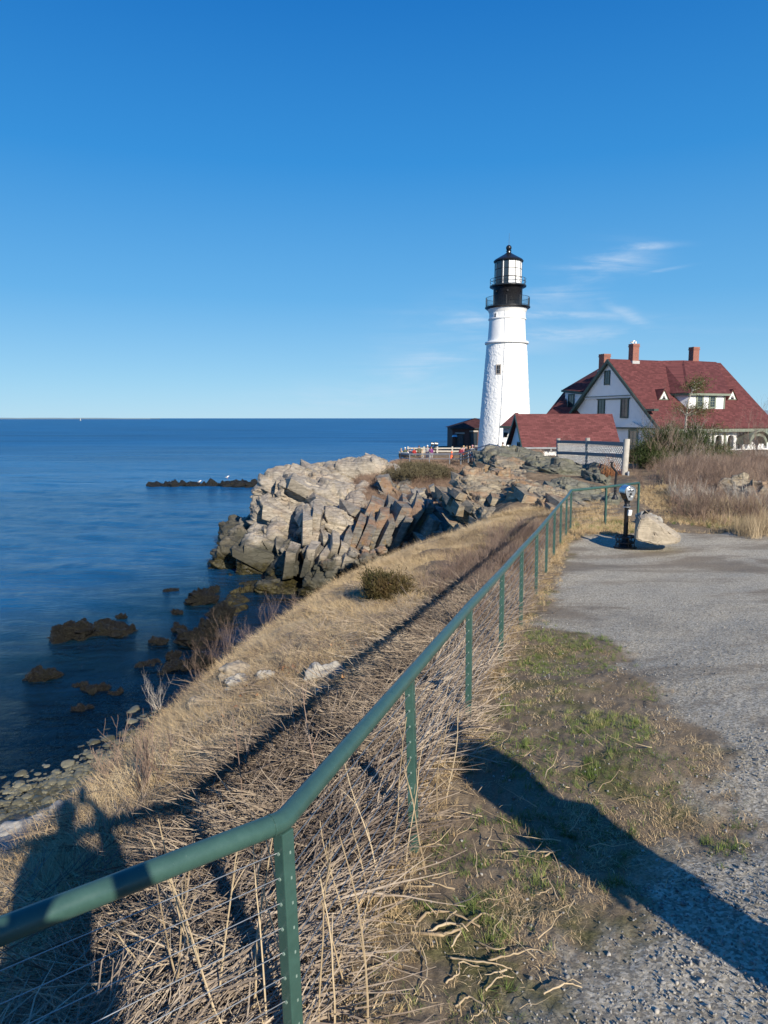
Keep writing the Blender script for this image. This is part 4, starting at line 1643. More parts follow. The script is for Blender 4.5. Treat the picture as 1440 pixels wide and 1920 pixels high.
gallery_rail('gallery_railing', px2r(80), zg1, Tz(559) - zg1, 10, 72, [Tz(559) - zg1, .15], .022)
gallery_rail('gallery_railing', px2r(65), zg2 + .1, Tz(524) - zg2 - .1, 9, 0, [Tz(524) - zg2 - .1, .5 * (Tz(524) - zg2)], .024)
# lantern room: 12 faces of three panes
rl = px2r(50, 515)
zl0, zl1 = zg2 + .1, Tz(491)
NF = 12
a_off = R(-98.5)
wh_faces = set()
lant = MB()
for k in range(NF):
    t = a_off + 2 * PI * k / NF
    lant.tube([(TX + rl * math.cos(t), TY + rl * math.sin(t), zl0), (TX + rl * math.cos(t), TY + rl * math.sin(t), zl1)], .035, 6)
for zz in (zl0 + .05, zl0 + (zl1 - zl0) / 3, zl0 + 2 * (zl1 - zl0) / 3, zl1 - .05):
    lant.tube([(TX + rl * math.cos(a_off + 2 * PI * k / NF), TY + rl * math.sin(a_off + 2 * PI * k / NF), zz) for k in range(NF + 1)], .03, 5, cap=False)
lant.build('lantern_frame', M['blackm'], lt)
for k in range(NF):
    t0, t1 = a_off + 2 * PI * k / NF, a_off + 2 * PI * (k + 1) / NF
    tm = (t0 + t1) / 2
    # panels facing the sun are blanked white, the seaward ones are glass
    white = k in (0, 1, 2, 3, 4)
    for j in range(3):
        za, zb_ = zl0 + (zl1 - zl0) * j / 3 + .02, zl0 + (zl1 - zl0) * (j + 1) / 3 - .02
        rp = rl - .01
        A_ = Vector((TX + rp * math.cos(t0), TY + rp * math.sin(t0), 0))
        B_ = Vector((TX + rp * math.cos(t1), TY + rp * math.sin(t1), 0))
        ou = Vector((math.cos(tm), math.sin(tm), 0)) * -.03
        zv = Vector((0, 0, 1))
        MB().prism([A_ + zv * za, B_ + zv * za, B_ + zv * zb_, A_ + zv * zb_], ou).build('pane', M['white'] if white else M['glass'], lt)
MB().lathe([(rl * .55, zl0), (rl * .55, zl1)], (TX, TY, 0), 20).build('curtain', M['dark'], lt)
MB().tube([(TX + (rl - .05) * math.cos(R(-122)), TY + (rl - .05) * math.sin(R(-122)), zl0), (TX + (rl - .05) * math.cos(R(-122)), TY + (rl - .05) * math.sin(R(-122)), zl1)], .06, 6).build('white_strip', M['white'], lt)
re_ = px2r(54.5, 492)
zr0 = zl1
zap = Tz(474)
rf = MB().lathe([(.1, zr0 - .02), (re_, zr0 - .05), (re_ + .05, zr0 + .05), (re_ * .95, zr0 + .22), (re_ * .30, zap - .18), (.28, zap), (.26, zap + .15), (.36, zap + .2), (.20, zap + .28), (.20, zap + .38)], (TX, TY, 0), NF * 2)
rfo = rf.build('lantern_roof', M['black'], lt)
zball = Tz(465)
mb = MB().lathe([(max(.02, .34 * math.sin(a)), zball - .34 * math.cos(a)) for a in np.linspace(0.05, PI - .05, 14)], (TX, TY, 0), 20)
mb.build('ventilator_ball', M['black'], rfo, smooth_=True)
MB().tube([(TX, TY, zball + .3), (TX + .03, TY, Tz(437))], [.022, .010], 5).build('lightning_rod', M['blackm'], rfo)
# windows and the conductor cable


def tower_r(z):
    return float(np.interp(z, [zb, Tz(838), Tz(780), Tz(720), zbelt, Tz(610), ztop], [r0, px2r(99, 838), px2r(92, 780), px2r(84, 720), r1, px2r(67.5, 610), px2r(66, 583)]))


for (px, py, w_, h_) in ((930, 695, .42, .95), (925, 595, .22, .5)):
    zc = Tz(py)
    rr0 = tower_r(zc)
    cxp = TX * F / (TY * .991) + 720
    sx = (px - 949.5) / F * TY
    th = -math.acos(max(-1, min(1, sx / rr0)))
    n_ = Vector((math.cos(th), math.sin(th), 0))
    tg = Vector((-math.sin(th), math.cos(th), 0))
    c = Vector((TX, TY, zc)) + n_ * rr0
    wn = MB().box(c, w_ + .24, .16, h_ + .24, tg, n_, (0, 0, 1)).build('window', M['sand_stone'] if py > 650 else M['white'], lt)
    MB().box(c + n_ * .075, w_, .03, h_, tg, n_, (0, 0, 1)).build('pane', M['dark'], wn)
    mbf = MB()
    mbf.box(c + n_ * .095, .04, .03, h_, tg, n_, (0, 0, 1))
    mbf.box(c + n_ * .095, w_, .03, .04, tg, n_, (0, 0, 1))
    mbf.build('glazing_bar', M['grey_metal'], wn)
pts = []
for py, px in ((577, 940), (600, 941), (640, 940), (660, 938.5), (700, 936), (760, 932), (820, 927), (838, 926)):
    zc = Tz(py)
    rr0 = tower_r(zc) + (.10 if py == 640 else .06)
    sx = (px - 951 + (py - 577) * .026) / F * TY
    th = -math.acos(max(-1, min(1, sx / rr0)))
    pts.append((TX + rr0 * math.cos(th), TY + rr0 * math.sin(th), zc))
MB().tube(pts, .022, 4).build('conductor_cable', M['grey_metal'], lt)

# ================================================================ building helpers


def wall_window(parent, c, X, N, w_, h_, trim, fw=.12, bars=(1, 1), depth=.10, glass='glass', hood=False):
    """framed sash window centred at c on a wall with outward normal N"""
    c, X, N = Vector(c), Vector(X).normalized(), Vector(N).normalized()
    Z = X.cross(N)
    if Z.z < 0:
        Z = -Z
    fr = MB()
    for s_ in (-1, 1):
        fr.box(c + X * s_ * (w_ + fw) / 2, fw, depth, h_ + 2 * fw, X, N, Z)
        fr.box(c + Z * s_ * (h_ + fw) / 2, w_, depth, fw, X, N, Z)
    wo_ = fr.build('window', trim, parent)
    MB().box(c - N * .02, w_, .04, h_, X, N, Z).build('pane', M[glass], wo_)
    sb = MB()
    sb.box(c + N * .01, w_, .05, .05, X, N, Z)
    nx, nz = bars
    for i in range(1, nx + 1):
        sb.box(c + X * (w_ * (i / (nx + 1) - .5)) + N * .005, .03, .04, h_, X, N, Z)
    for i in range(1, nz + 1):
        if abs(i / (nz + 1) - .5) > .01:
            sb.box(c + Z * (h_ * (i / (nz + 1) - .5)) + N * .004, w_, .04, .03, X, N, Z)
    sb.build('sash', trim, wo_)
    return wo_


def slab(name, pts, thick, mat, parent):
    """roof plane from its four upper corners, given thickness downwards along its normal"""
    pts = [Vector(p) for p in pts]
    n = (pts[1] - pts[0]).cross(pts[2] - pts[0]).normalized()
    if n.z < 0:
        n = -n
    return MB().prism(pts, -n * thick).build(name, mat, parent)


# ================================================================ KEEPERS' HOUSE
HO = Vector((26.85, 85.0, 0))
ZR, ZE = zat(673, 85), 9.9


def Hq(u, w_, z):
    return HO + HR * u + HG * w_ + Vector((0, 0, z))


LEN = 16.6
WF = 9.2
PIT = (ZR - ZE) / WF
hb = thing('keepers_house', 'large white keepers house with red shingle roof and green trim', 'house', (27, 85, 7.0))
zr_at = lambda w_: ZR - PIT * abs(w_)
OV = .45
slab('roof', [Hq(-OV, 0, ZR), Hq(LEN + .3, 0, ZR), Hq(LEN + .3, WF, ZE), Hq(-OV, WF, ZE)], .22, M['roof_house'], hb)
slab('roof', [Hq(-OV, -.02, ZR), Hq(LEN, -.02, ZR), Hq(LEN, -WF, ZE), Hq(-OV, -WF, ZE)], .22, M['roof_house'], hb)
# gable wall: upper part stands proud of the lower part, scalloped hem between them
zsh = zat(743, 82)
ZW = .26
ws = (ZR - ZW - zsh) / PIT
MB().prism([Hq(-.12, -ws, zsh), Hq(-.12, ws, zsh), Hq(-.12, 0, ZR - ZW)], HR * .4).build('gable_wall', M['clap'], hb)
mb = MB()
for i in range(44):
    w_ = -ws + .25 + (2 * ws - .5) * (i + .5) / 44
    mb.box(Hq(-.10, w_, zsh - .06), .10, .12, .22, HR, HG)
mb.build('scallop_trim', M['clap'], hb)
MB().box(Hq(-.17, 0, zsh + .10), .06, 2 * ws - .3, .08, HR, HG).build('shadow_board', M['green_trim'], hb)
WB = 8.3
MB().prism([Hq(.1, -WB, 6.8), Hq(.1, WB, 6.8), Hq(.1, WB, zr_at(WB) - ZW), Hq(.1, 0, ZR - ZW), Hq(.1, -WB, zr_at(WB) - ZW)], HR * .3).build('gable_wall', M['clap'], hb)
# barge boards and soffits
for s_ in (1, -1):
    a, b = Hq(-OV - .04, 0, ZR - .02), Hq(-OV - .04, s_ * WF, ZE - .02)
    dn = Vector((0, 0, -.42))
    MB().prism([a, b, b + dn, a + dn * 1.15], HR * -.10).build('barge_board', M['green_trim'], hb)
    a2, b2 = Hq(-OV, 0, ZR - .3), Hq(-OV, s_ * WF, ZE - .3)
    MB().prism([a2, b2, b2 + HR * (OV + .5), a2 + HR * (OV + .5)], Vector((0, 0, -.06))).build('soffit', M['green_trim'], hb)
# windows in the shaded gable
GN = -HR
wall_window(hb, Hq(-.18, -.35, zat(708, 85)), HG, GN, .78, 1.45, M['green_trim'], .12)
for (w_, py, ww, hh) in ((-1.5, 764, 1.0, 2.1), (2.7, 763, 1.05, 2.25)):
    wall_window(hb, Hq(.04, w_, zat(py, 83)), HG, GN, ww, hh, M['green_trim'], .16, (1, 1))
MB().box(Hq(.02, .6, zat(748, 83) + .1), .10, 5.9, .26, HR, HG).build('head_board', M['green_trim'], hb)
zp0 = zat(803, 80)
MB().box(Hq(-.05, 4.4, zp0), .5, 8.6, .16, HR, HG).build('pent_moulding', M['green_trim'], hb)
MB().prism([Hq(-.30, 2.6, zp0 + .1), Hq(-.30, 6.2, zp0 + .1), Hq(-.30, 4.4, zp0 + .75)], HR * .35).build('pediment', M['white'], hb)
wall_window(hb, Hq(-.0, 4.4, zat(822, 80)), HG, GN, 1.15, 1.6, M['sage'], .2, (1, 1))
MB().box(Hq(-.05, 8.25, zp0 - 1.4), .3, .25, 2.8, HR, HG).build('corner_board', M['sage'], hb)
MB().prism([Hq(-.5, 6.6, zat(771, 79)), Hq(-.5, 8.2, zat(771, 79)), Hq(-.5, 8.2, zat(771, 79) + .25), Hq(-.5, 6.9, zat(771, 79) + .25)], HR * .6).build('eave_return', M['green_trim'], hb)
MB().prism([Hq(-.5, -8.6, ZE + .5), Hq(-.5, -7.4, ZE + .5), Hq(-.5, -7.4, ZE + .75), Hq(-.5, -8.6, ZE + .75)], HR * .6).build('eave_return', M['green_trim'], hb)
# front walls
WW = 7.6
MB().box(Hq(LEN / 2, WW, (ZE + 7) / 2 + .2), LEN - .4, .3, ZE - 7 + 1.0, HR, HG).build('front_wall', M['clap'], hb)
MB().box(Hq(LEN / 2 + 0, WF - .15, ZE - .28), LEN + .6, .2, .34, HR, HG).build('fascia', M['sage'], hb)
MB().box(Hq(LEN, 0, 8.8), .3, 2 * WW, 4.0, HR, HG).build('end_wall', M['clap'], hb)
MB().prism([Hq(LEN, -WW, 10), Hq(LEN, WW, 10), Hq(LEN, 0, ZR - .3)], HR * -.3).build('end_wall', M['clap'], hb)
# arcaded porch in white under the front eave
u0 = 5.0


def arch_panel(parent, u, w_, zb_, wd, ht, ow, oh, mat, th=.25, X=HR, name='porch_arch'):
    """wall panel with a round headed opening"""
    n = 10
    zs = zb_ + oh - ow / 2
    c = Hq(u, w_, 0)
    X = Vector(X)
    outer = []
    inner = [(-ow / 2, zb_)] + [(-ow / 2 * math.cos(PI * i / n), zs + ow / 2 * math.sin(PI * i / n)) for i in range(n + 1)] + [(ow / 2, zb_)]
    mb = MB()
    N = Vector((X.y, -X.x, 0))
    for i in range(len(inner) - 1):
        (x0, z0), (x1, z1) = inner[i], inner[i + 1]
        if abs(x1 - x0) < 1e-5:
            continue
        q_ = [c + X * x0 + Vector((0, 0, z0)), c + X * x1 + Vector((0, 0, z1)), c + X * x1 + Vector((0, 0, zb_ + ht)), c + X * x0 + Vector((0, 0, zb_ + ht))]
        mb.prism(q_, N * -th)
    for s_ in (-1, 1):
        sw = (wd - ow) / 2
        mb.box(c + X * s_ * (ow + sw) / 2 + Vector((0, 0, zb_ + ht / 2)) - N * th / 2, sw, th, ht, X, N)
    return mb.build(name, mat, parent)


zp = 7.0
for i, u in enumerate((5.1, 6.9, 8.7, 10.5)):
    a = arch_panel(hb, u, WF - .9, zp, 1.8, ZE - zp - .5, .95, 2.05, M['white'])
    # white archivolt
    mb = MB()
    c = Hq(u, WF - .88, 0)
    arc = [c + HR * (.56 * math.cos(t)) + Vector((0, 0, zp + 2.05 - .475 + .56 * math.sin(t))) for t in np.linspace(0, PI, 13)]
    mb.tube([c + HR * .56 + Vector((0, 0, zp))] + arc + [c - HR * .56 + Vector((0, 0, zp))], .10, 6)
    mb.build('arch_moulding', M['white'], a)
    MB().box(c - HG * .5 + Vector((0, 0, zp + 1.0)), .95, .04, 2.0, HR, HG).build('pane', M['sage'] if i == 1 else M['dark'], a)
    MB().box(Hq(u - .9, WF - .82, zp + 1.15), .16, .2, 2.3, HR, HG).build('pilaster', M['sage'], a)
# curved porch roof on the right with a big round arch
cu_, cw_ = 13.7, WF + .4
mb = MB()
ro = 1.75
for t0, t1 in zip(np.linspace(0, PI, 15)[:-1], np.linspace(0, PI, 15)[1:]):
    for (ra, rb, zz) in ((ro, ro - .22, 0),):
        P_ = lambda r_, t: Hq(cu_ + r_ * math.cos(t), cw_, zat(846, 80) + .75 + r_ * math.sin(t) * .95)
        mb.prism([P_(ra, t0), P_(ra, t1), P_(rb, t1), P_(rb, t0)], HG * -2.2)
mb.build('arched_porch_roof', M['sage'], hb)
mb = MB()
for t0, t1 in zip(np.linspace(0, PI, 13)[:-1], np.linspace(0, PI, 13)[1:]):
    P_ = lambda r_, t: Hq(cu_ + r_ * math.cos(t), cw_ - .3, zat(846, 80) + .55 + r_ * math.sin(t) * .95)
    mb.prism([P_(1.5, t0), P_(1.5, t1), P_(1.2, t1), P_(1.2, t0)], HG * -.3)
mb.build('porch_arch', M['sage'], hb)
for s_ in (-1, 1):
    MB().box(Hq(cu_ + s_ * 1.5, cw_ - .45, 7.4), .35, .35, 1.6, HR, HG).build('porch_post', M['white'], hb)
MB().box(Hq(cu_, cw_ - 1.6, 8.3), 2.6, .2, 2.6, HR, HG).build('porch_wall', M['clap'], hb)
MB().box(Hq(cu_ - 1.2, cw_ - .35, 7.25), 6.6, .22, .55, HR, HG).build('porch_parapet', M['white'], hb)
# front dormer with hipped left side


def roof_hit(px, py):
    """the point of the front roof slope seen at a pixel, as (u, w)"""
    r = ray(px, py)
    n = (HG * PIT + Vector((0, 0, 1)))
    P0 = HO + Vector((0, 0, ZR))
    o = Vector((0, 0, CAMZ))
    t = (P0 - o).dot(n) / r.dot(n)
    p = o + r * t - HO
    return p.dot(HR), p.dot(HG), p.z


def z_hit(px, py, z):
    r = ray(px, py)
    p = r * ((z - CAMZ) / r.z) + Vector((0, 0, CAMZ)) - HO
    return p.dot(HR), p.dot(HG)


wH1 = 7.1
zE_ = zat(735.6, 79.2)
wV1 = (ZR - zE_) / PIT
uV1 = roof_hit(1254, 736)[0]
uH1 = roof_hit(1291, 768)[0] - .3
uR1 = roof_hit(1357.8, 768)[0] + .55
uV0 = roof_hit(1244.6, 677)[0]
uH0 = roof_hit(1281, 676)[0]
zH = ZR + .16
slab('dormer_roof', [Hq(uH0, -.1, zH), Hq(LEN - .3, -.1, ZR + .10), Hq(uR1, wH1, zE_ - .0), Hq(uH1, wH1, zE_)], .16, M['roof_house'], hb)
slab('dormer_roof', [Hq(uV0, -.1, ZR + .03), Hq(uH0, -.1, zH), Hq(uH1, wH1, zE_), Hq(uV1, wV1, zE_ + .03)], .14, M['roof_side'], hb)
slab('dormer_roof', [Hq(LEN - .3, -.1, ZR + .09), Hq(uR1 + .02, wH1, zE_), Hq(uR1 + .3, wV1, zE_ + .02)], .12, M['roof_side'], hb)
wD = wH1 - .35
zfl = zr_at(wD)
print('dormer', uV1, wV1, zE_, uH1, wH1, uR1, uV0, uH0, zfl)
uD0, uD1 = uH1 + .25, uR1 - .5
MB().prism([Hq(uD0, wD, zfl - .2), Hq(uD1, wD, zfl - .2), Hq(uD1, wD, zE_ - .08), Hq(uD0, wD, zE_ - .08)], HG * -.2).build('dormer_wall', M['clap'], hb)
MB().prism([Hq(uD0, wD, zfl - .2), Hq(uD0, wD, zE_ - .1), Hq(uV1 + .3, wV1, zE_ - .1), Hq(uV1 + .3, wV1, zE_ - .3)], HR * .15).build('dormer_cheek', M['clap'], hb)
MB().prism([Hq(uD1, wD, zfl - .2), Hq(uD1, wD, zE_ - .1), Hq(uD1, wV1, zE_ - .1), Hq(uD1, wV1, zE_ - .3)], HR * -.15).build('dormer_cheek', M['clap'], hb)
MB().box(Hq((uH1 + uR1) / 2, wH1 + .03, zE_ - .17), uR1 - uH1, .1, .24, HR, HG).build('dormer_fascia', M['sage'], hb)
MB().bar(Hq(uV1, wV1, zE_ - .16), Hq(uH1, wH1, zE_ - .17), .08, .22).build('dormer_fascia', M['green_trim'], hb)
for px in (1312, 1335):
    u_ = uD0 + (uD1 - uD0) * ((px - 1291) / (1357.8 - 1291))
    wall_window(hb, Hq(u_, wD + .03, (zfl + zE_) / 2 - .08), HR, HG, .66, 1.15, M['sage'], .20, (1, 3))
MB().box(Hq(uD1 - .05, wD + .05, (zfl + zE_) / 2 - .1), .14, .08, zE_ - zfl - .2, HR, HG).build('corner_board', M['sage'], hb)
# two little triangular dormers
for (u, w_) in [(lambda h: (h[0], h[1] - .35))(roof_hit(*q)) for q in ((1242, 748), (1370, 748))]:
    zc = zr_at(w_)
    b_ = [Hq(u - .72, w_ + .55, zc - .42), Hq(u + .72, w_ + .55, zc - .42), Hq(u, w_ + .55, zc + .78)]
    pk = Hq(u, w_ - .9, zc + .82)
    tri = MB().prism(b_, HG * -.12).build('triangle_dormer', M['sage'], hb)
    cen = sum(b_, Vector()) / 3
    inn = [cen + (p - cen) * .68 + HG * .03 + Vector((0, 0, -.02)) for p in b_]
    inw = MB().prism(inn, HG * -.06).build('white_frame', M['white'], tri)
    for s_ in (-1, 1):
        cc = cen + (b_[0 if s_ < 0 else 1] - cen) * .18 + Vector((0, 0, -.05))
        MB().prism([cc + HR * (-.13) + Vector((0, 0, -.2)) + HG * .06, cc + HR * .13 + Vector((0, 0, -.2)) + HG * .06, cc + HR * (-.06 * s_) + Vector((0, 0, .28)) + HG * .06], HG * -.05).build('pane', M['dark'], tri)
    for s_ in (-1, 1):
        e = b_[0] if s_ < 0 else b_[1]
        slab('dormer_roof', [b_[2] + HG * .12 + Vector((0, 0, .08)), pk, Vector((e.x, e.y, e.z)) - HG * .55 + Vector((0, 0, .02)) + HR * s_ * .1, e + HG * .12 + HR * s_ * .12 + Vector((0, 0, 0))], .07, M['roof_side'], tri)
# back wing seen to the left of the gable
ZW1 = zat(692, 90)
zwe = zat(736, 88.5)
wp = lambda px, py, Y: at(px, py, Y)
wing = [wp(1124, 684, 92), wp(1126, 712, 89), wp(1095, 733, 89), wp(1054, 732, 91)]
slab('wing_roof', [at(1124, 690, 97), at(1140, 690, 92), at(1100, 735, 90.5), at(1054, 731, 95.5)], .25, M['roof_side'], hb)
wl0, wl1 = at(1060, 733, 95), at(1100, 737, 90.6)
dz = Vector((0, 0, -3.6))
MB().prism([wl0, wl1, wl1 + dz, wl0 + dz], (.3, .1, 0)).build('wing_wall', M['clap'], hb)
MB().bar(at(1053, 733, 95.2), at(1101, 738.5, 90.4), .12, .28).build('wing_fascia', M['green_trim'], hb)
X_ = (wl1 - wl0).normalized()
X_.z = 0
X_.normalize()
N_ = Vector((-abs(X_.y), -abs(X_.x), 0)) if X_.x * X_.y < 0 else Vector((X_.y, -X_.x, 0))
wall_window(hb, at(1072, 752, 93.6) + N_ * .1, X_, N_, 1.0, 1.5, M['green_trim'], .16)
# low roof slope running down behind, to the left of the wing
slab('lean_roof', [at(1060, 735, 96), at(1062, 775, 92), at(1026, 774, 95), at(1056, 736, 98.5)], .2, M['roof_side'], hb)
slab('lean_roof', [at(1100, 764, 90.2), at(1101, 778, 89.5), at(1024, 776, 93.5), at(1040, 763, 93.8)], .2, M['roof_side'], hb)
MB().prism([at(1030, 776, 94), at(1100, 776, 90.2), at(1100, 840, 90.2), at(1030, 840, 94)], (.3, .5, 0)).build('lean_wall', M['clap'], hb)


# chimneys


def chimney(c, z0, z1, w_, d_, cap=True, pots=0, X=HR, Y=HG):
    o = MB().box((c.x, c.y, (z0 + z1) / 2), w_, d_, z1 - z0, X, Y).build('chimney', M['brick'], hb)
    mb = MB()
    mb.box((c.x, c.y, z1 - .30), w_ + .12, d_ + .12, .12, X, Y)
    mb.box((c.x, c.y, z1 - .10), w_ + .07, d_ + .07, .2, X, Y)
    mb.build('chimney_cap', M['brick'], o)
    MB().box((c.x, c.y, z0 + .8), w_ + .16, d_ + .2, .35, X, Y).build('flashing', M['flash'], o)
    for k in range(pots):
        MB().tube([(c.x + (k - .5) * .35, c.y, z1), (c.x + (k - .5) * .35, c.y, z1 + .3)], [.11, .09], 8).build('chimney_pot', M['white'], o)
    return o


c1 = at(1187.5, 680, 86.0)
chimney(c1, zat(683, 86) - .6, zat(645, 86), .88, .8, pots=2)
c2 = at(1300, 683, 90)
chimney(c2, zat(685, 90) - .6, zat(651, 90), .92, .8)
c3_ = at(1133, 690, 89)
chimney(c3_, zat(700, 89) - .6, zat(664, 89), .95, 1.0)

# ================================================================ RED ROOFED SHED
SY = 62.0
sh_ = thing('shed', 'low white shed with a broad red shingle roof in front of the tower', 'shed', (at(1060, 840, SY).x, SY, 7.8))
Lt, Rt = at(966, 776, 66.0), at(1148, 776, 66.0)
Lb, Rb = at(979, 838, SY), at(1163, 827, SY)
Rb.z = Lb.z = zat(838, SY)
Rb.x = at(1165, 838, SY).x
Lt.z = Rt.z = zat(776, 66)
slab('roof', [Lt, Rt, Rb, Lb], .16, M['roof_shed'], sh_)
bk = Vector((0, 8, 0))
Lbb, Rbb = Lb + bk, Rb + bk
slab('roof', [Lt + Vector((0, .02, 0)), Rt + Vector((0, .02, 0)), Rbb, Lbb], .16, M['roof_shed'], sh_)
wx0, wx1 = Lb.x + .35, Rb.x - .3
yf, yb = SY + .55, SY + 7.4
zt = Lb.z - .02
MB().box(((wx0 + wx1) / 2, yf, zt - .6), wx1 - wx0, .2, 1.5).build('front_wall', M['clap'], sh_)
zrg = Lt.z - .22
MB().prism([(wx0, yf, 7.0), (wx0, yb, 7.0), (wx0, yb, zt - .1), (Lt.x + .35, 66, zrg), (wx0, yf, zt - .1)], (.2, 0, 0)).build('gable_wall', M['clap'], sh_)
MB().prism([(wx1, yf, 7.0), (wx1, yb, 7.0), (wx1, yb, zt - .1), (Rt.x - .2, 66, zrg), (wx1, yf, zt - .1)], (-.2, 0, 0)).build('gable_wall', M['clap'], sh_)
MB().prism([Lt + Vector((-.06, 0, 0)), Lb + Vector((-.06, 0, 0)), Lb + Vector((-.06, 0, -.28)), Lt + Vector((-.06, 0, -.34))], (.08, 0, 0)).build('barge_board', M['green_trim'], sh_)
MB().prism([Lt + Vector((-.06, 0.01, 0)), Lbb + Vector((-.06, 0, 0)), Lbb + Vector((-.06, 0, -.28)), Lt + Vector((-.06, 0.01, -.34))], (.08, 0, 0)).build('barge_board', M['green_trim'], sh_)
for i in range(9):
    x = wx0 + .4 + (wx1 - wx0 - .8) * i / 8
    MB().box((x, SY + .28, zt - .22), .09, .42, .16).build('rafter_end', M['white'], sh_)
MB().box(((Lb.x + Rb.x) / 2, SY - .02, zt - .08), Rb.x - Lb.x, .05, .14).build('fascia', M['grey_metal'], sh_)
wall_window(sh_, (wx0 - .03, SY + 3.4, 8.3), (0, 1, 0), (-1, 0, 0), .9, .8, M['green_trim'], .1)
wall_window(sh_, (wx0 - .03, SY + 1.6, 8.0), (0, 1, 0), (-1, 0, 0), .55, .7, M['green_trim'], .08)

# lean-to between shed and tower
ct = thing('connector_building', 'small white connecting room with flared red roof against the tower', 'building', (at(952, 838, 76).x, 76, 7.2))
q0 = [at(938, 800, 74), at(965, 798, 74), at(965, 778, 78), at(962, 775, 78)]
slab('roof', [at(938, 799, 76), at(968, 799, 74.5), at(972, 774, 79), at(966, 774, 79)], .2, M['roof_shed'], ct)
MB().bar(at(937, 800.5, 75.9), at(968, 801, 74.4), .1, .22).build('fascia', M['green_trim'], ct)
MB().box(at(955, 822, 76.4) + Vector((.1, 0, 0)), 1.55, .3, 2.9).build('wall', M['clap'], ct)
MB().box(at(948, 815, 76.2), .4, .12, .5).build('dark_vent', M['dark'], ct)
MB().box(at(960, 830, 76.2), .5, .12, 1.0).build('door', M['green_trim'], ct)

# ================================================================ BRICK FOG SIGNAL BUILDING
FY = 100.0
fb = thing('fog_signal_building', 'dark brick building with a hipped brown roof behind the lighthouse', 'building', (at(885, 835, FY).x, FY, 6.8))
fx0, fx1 = at(848, 835, FY).x, at(935, 835, FY).x
zt_ = zat(802, FY)
MB().box(((fx0 + fx1) / 2, FY + 4, (zt_ + 6.4) / 2), fx1 - fx0, 8, zt_ - 6.4).build('wall', M['brickdark'], fb)
e = .35
zc_ = zat(784, FY + 4)
xm0 = at(893, 784, FY + 4).x
A1_, B1_, C1_, D1_ = (fx0 - e, FY - e, zt_), (fx1 + e, FY - e, zt_), (fx1 + e, FY + 8 + e, zt_), (fx0 - e, FY + 8 + e, zt_)
R1_, R2_ = (xm0, FY + 4, zc_), (fx1 - 3, FY + 4, zc_)
mb = MB()
mb.poly([A1_, B1_, R2_, R1_])
mb.poly([C1_, D1_, R1_, R2_])
mb.poly([D1_, A1_, R1_])
mb.poly([B1_, C1_, R2_])
mb.poly([A1_, D1_, C1_, B1_])
mb.build('roof', M['roof_brown'], fb)
MB().box(((fx0 + fx1) / 2, FY - e - .02, zt_ - .12), fx1 - fx0 + 2 * e, .08, .2).build('fascia', M['blackm'], fb)
for (px, w_, h_, py) in ((862, .95, 1.5, 826), (888, .85, 1.6, 823)):
    c = at(px, py, FY - .05)
    o = wall_window(fb, c, (1, 0, 0), (0, -1, 0), w_, h_, M['blackm'], .12)
    MB().box(c + Vector((0, -.02, h_ / 2 + .28)), w_ + .4, .12, .22).build('lintel', M['sand_stone'], o)
    MB().box(c + Vector((0, -.04, -h_ / 2 - .2)), w_ + .3, .16, .14).build('sill', M['sand_stone'], o)
lamp = thing('wall_lamp', 'round pale reflector lamp on the dark brick wall', 'lamp', at(853, 818, FY - .3))
MB().lathe([(.05, .25), (.3, .1), (.45, -.15), (.4, -.18)], at(853, 817, FY - .35), 14).build('shade', M['silver'], lamp)
MB().tube([at(853, 813, FY - .35), at(855, 811, FY + .1)], .05, 6).build('bracket', M['grey_metal'], lamp)

# ================================================================ PATH RAILINGS, FENCE, CONE


def railing(name, label, pts, hs_, rad, mat, post_h, cat='railing', bar=False):
    o = thing(name, label, cat, pts[0])
    for h_ in hs_:
        mb = MB()
        if bar:
            for a, b in zip(pts[:-1], pts[1:]):
                MB().bar(Vector(a) + Vector((0, 0, h_)), Vector(b) + Vector((0, 0, h_)), .05, .16).build('rail', mat, o)
        else:
            mb.tube([Vector(p) + Vector((0, 0, h_)) for p in pts], rad, 6)
            mb.build('rail', mat, o)
    for p in pts:
        p = Vector(p)
        if bar:
            MB().box(p + Vector((0, .08, post_h / 2)), .18, .18, post_h).build('post', mat, o)
        else:
            MB().tube([p + Vector((0, 0, -.3)), p + Vector((0, 0, post_h))], rad * 1.15, 6).build('post', mat, o)
    return o


g1 = [at(752, 863, 76), at(768, 865, 74), at(805, 865, 73), at(843, 865, 72), at(864, 865, 71)]
railing('pipe_railing', 'grey pipe railing along the edge of the lighthouse terrace', g1, (.25, .68, 1.05 * .75), .045, M['grey_metal'], .82)
g2 = [at(864, 866, 70.8), at(878, 862, 68.6), at(891, 858, 66.5), at(917, 851, 64)]
railing('pipe_railing', 'grey pipe railing climbing beside the path up to the tower', g2, (.2, .5, .85), .05, M['grey_metal'], .9)
g3 = [at(917, 850, 64.1), at(938, 856, 60)]
railing('pipe_railing', 'short grey railing going down from the top of the path', g3, (.5, .85), .05, M['grey_metal'], .9)
g4 = [at(765, 857, 90), at(795, 857, 90), at(820, 857, 90), at(848, 857, 90), at(874, 857, 90)]
railing('board_fence', 'pale wooden rail fence on the seaward side of the terrace', g4, (.35, .75, 1.12), .05, M['wood_pale'], 1.35, 'fence', True)
cn = thing('traffic_cone', 'orange traffic cone with white bands on the terrace', 'cone', at(847, 862, 75))
cb_ = at(847, 860, 75)
MB().lathe([(.0, 0), (.22, 0), (.06, .75), (.05, .8), (.0, .8)], cb_, 14).build('cone', M['orange'], cn)
MB().box(cb_, .5, .5, .05).build('base', M['orange'], cn)
